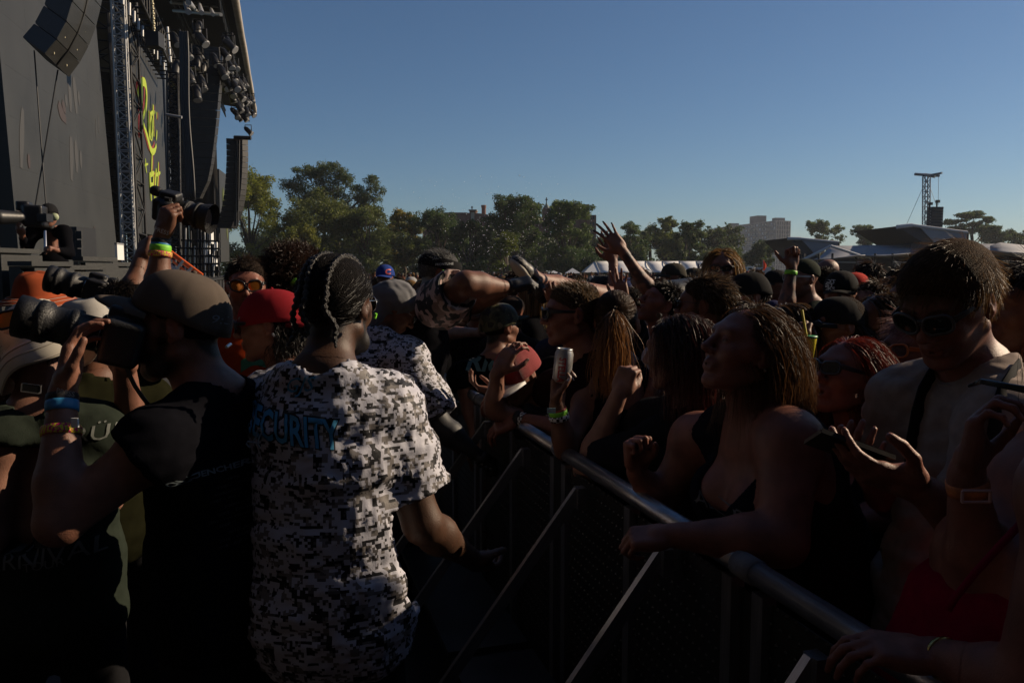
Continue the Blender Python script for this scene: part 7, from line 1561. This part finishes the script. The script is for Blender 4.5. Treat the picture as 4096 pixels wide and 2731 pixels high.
LBU = {'hair': 'bare headed person with one arm up in the packed crowd', 'cap': 'person in a cap with one arm up in the packed crowd'}
rs = random.Random(21); taken = [(q['hc'][0], q['hc'][1]) for q in ALLP]; cnt = 0; tries = 0
def free(x, y, r): T_ = np.array(taken); return ((T_[:, 0]-x)**2+(T_[:, 1]-y)**2).min() > r*r
while cnt < 300 and tries < 60000:
    tries += 1; t = rs.random()
    Y = 4.4+8*t*1.0 if cnt < 130 else (12+30*rs.random()**1.3 if cnt < 240 else 40+50*rs.random())
    px = rs.uniform(1480, 4180); X = (px-CX)/F_PX*Y
    if NL.dot([X, Y, 0]) > RD-.35 or not free(X, Y, .5): continue
    if Y > 52 and px > 3150: continue
    i = rs.randrange(len(MV)); k = VAR[i]
    if k[2] and rs.random() < .88: continue
    o = bpy.data.objects.new('person', MV[i]); COL.objects.link(o); z = rs.uniform(.91, .985)
    if Y < 8: z = rs.uniform(.88, .96)
    o.location = (X, Y, 0); o.scale = (rs.uniform(.95, 1.05)*z, z, z); o.rotation_euler = (0, 0, rad(106+rs.gauss(0, 32)))
    tag(o, LBU[k[0]] if k[2] else LBL[k[0]], 'person', 'packed crowd behind the front rows'); taken.append((X, Y)); cnt += 1
# the rest of the crowd, a mass beyond the countable rows and out past the right edge
LOW = [simple_body(i*7+3, .085, c, None) for i, (k, c, a) in enumerate(VAR[:7])]
Vs, Fs, Cs, n0 = [], [], [], 0
def mass(X, Y):
    global n0
    V, F, C = LOW[rs.randrange(len(LOW))]; R = rotz(rad(106+rs.gauss(0, 30))); z = rs.uniform(.9, 1.0); Vs.append(V*z@R.T+[X, Y, 0]); Fs.append(F+n0); Cs.append(C); n0 += len(V)
c = 0; tries = 0
while c < 170 and tries < 30000:      # right of the frame and behind the camera
    tries += 1; X, Y = rs.uniform(.9, 8), rs.uniform(-3.2, 10)
    px = CX+F_PX*X/max(Y, .01)
    if U.dot([X, Y, 0]) < -4.1 or NL.dot([X, Y, 0]) > RD-.3 or (Y > .4 and px < 4096+F_PX*.6/max(Y, .5)) or not free(X, Y, .52): continue
    mass(X, Y); taken.append((X, Y)); c += 1
c = 0
while c < 16:      # unseen photographers added in the pit behind the camera to block low sky light
    X, Y = rs.uniform(-2.3, .75), rs.uniform(-3.2, -.55)
    if not free(X, Y, .45): continue
    mass(X, Y); taken.append((X, Y)); c += 1
c = 0
while c < 240:
    Y = rs.uniform(30, 96); px = rs.uniform(1450, 3250); X = (px-CX)/F_PX*Y
    if NL.dot([X, Y, 0]) > RD-.5: continue
    mass(X, Y); c += 1
cr = mobj('crowd', np.concatenate(Vs), np.concatenate(Fs), m_wear, None, np.concatenate(Cs)); tag(cr, 'dense far crowd filling the field to the tents, with unseen figures added behind the camera for shade', 'crowd', kind='stuff')
# ------------------------------------------------------------------ water thrown over the crowd
rs_ = np.random.RandomState(9); dv, df, n0 = [], [], 0
for i in range(420):
    px, py = (rs_.normal(2000, 150), rs_.normal(960, 75)) if i > 70 else (rs_.uniform(1600, 2250), rs_.uniform(700, 900)); d = rs_.uniform(4.5, 8); c = P(px, py, d); r = rs_.uniform(.0012, .0035)
    dv.append(np.array([(r, 0, 0), (-r, 0, 0), (0, r, 0), (0, -r, 0), (0, 0, r*1.3), (0, 0, -r*1.3)])+c); df.append(np.array([(0, 2, 4), (2, 1, 4), (1, 3, 4), (3, 0, 4), (2, 0, 5), (1, 2, 5), (3, 1, 5), (0, 3, 5)])+n0); n0 += 6
tag(mobj('water_drops', np.concatenate(dv), np.concatenate(df), mat('water_drop', (.75, .78, .8), .05, spec=1.), None, None, True), 'fine water drops flying above the crowd', 'water', kind='stuff')

# ------------------------------------------------------------------ thin evening haze over the field
hz = MB(); hz.box((0, 380, 25), (2200, 1300, 52)); m_hz = bpy.data.materials.new('haze'); m_hz.use_nodes = True; nn_ = m_hz.node_tree; nn_.nodes.remove(nn_.nodes['Principled BSDF'])
pv = nn_.nodes.new('ShaderNodeVolumePrincipled'); pv.inputs['Color'].default_value = (.85, .9, 1, 1); pv.inputs['Density'].default_value = .00022; pv.inputs['Anisotropy'].default_value = .35; nn_.links.new(pv.outputs[0], nn_.nodes['Material Output'].inputs['Volume'])
tag(hz.build('haze', m_hz), 'thin pale haze in the air over the field', 'haze', kind='stuff')
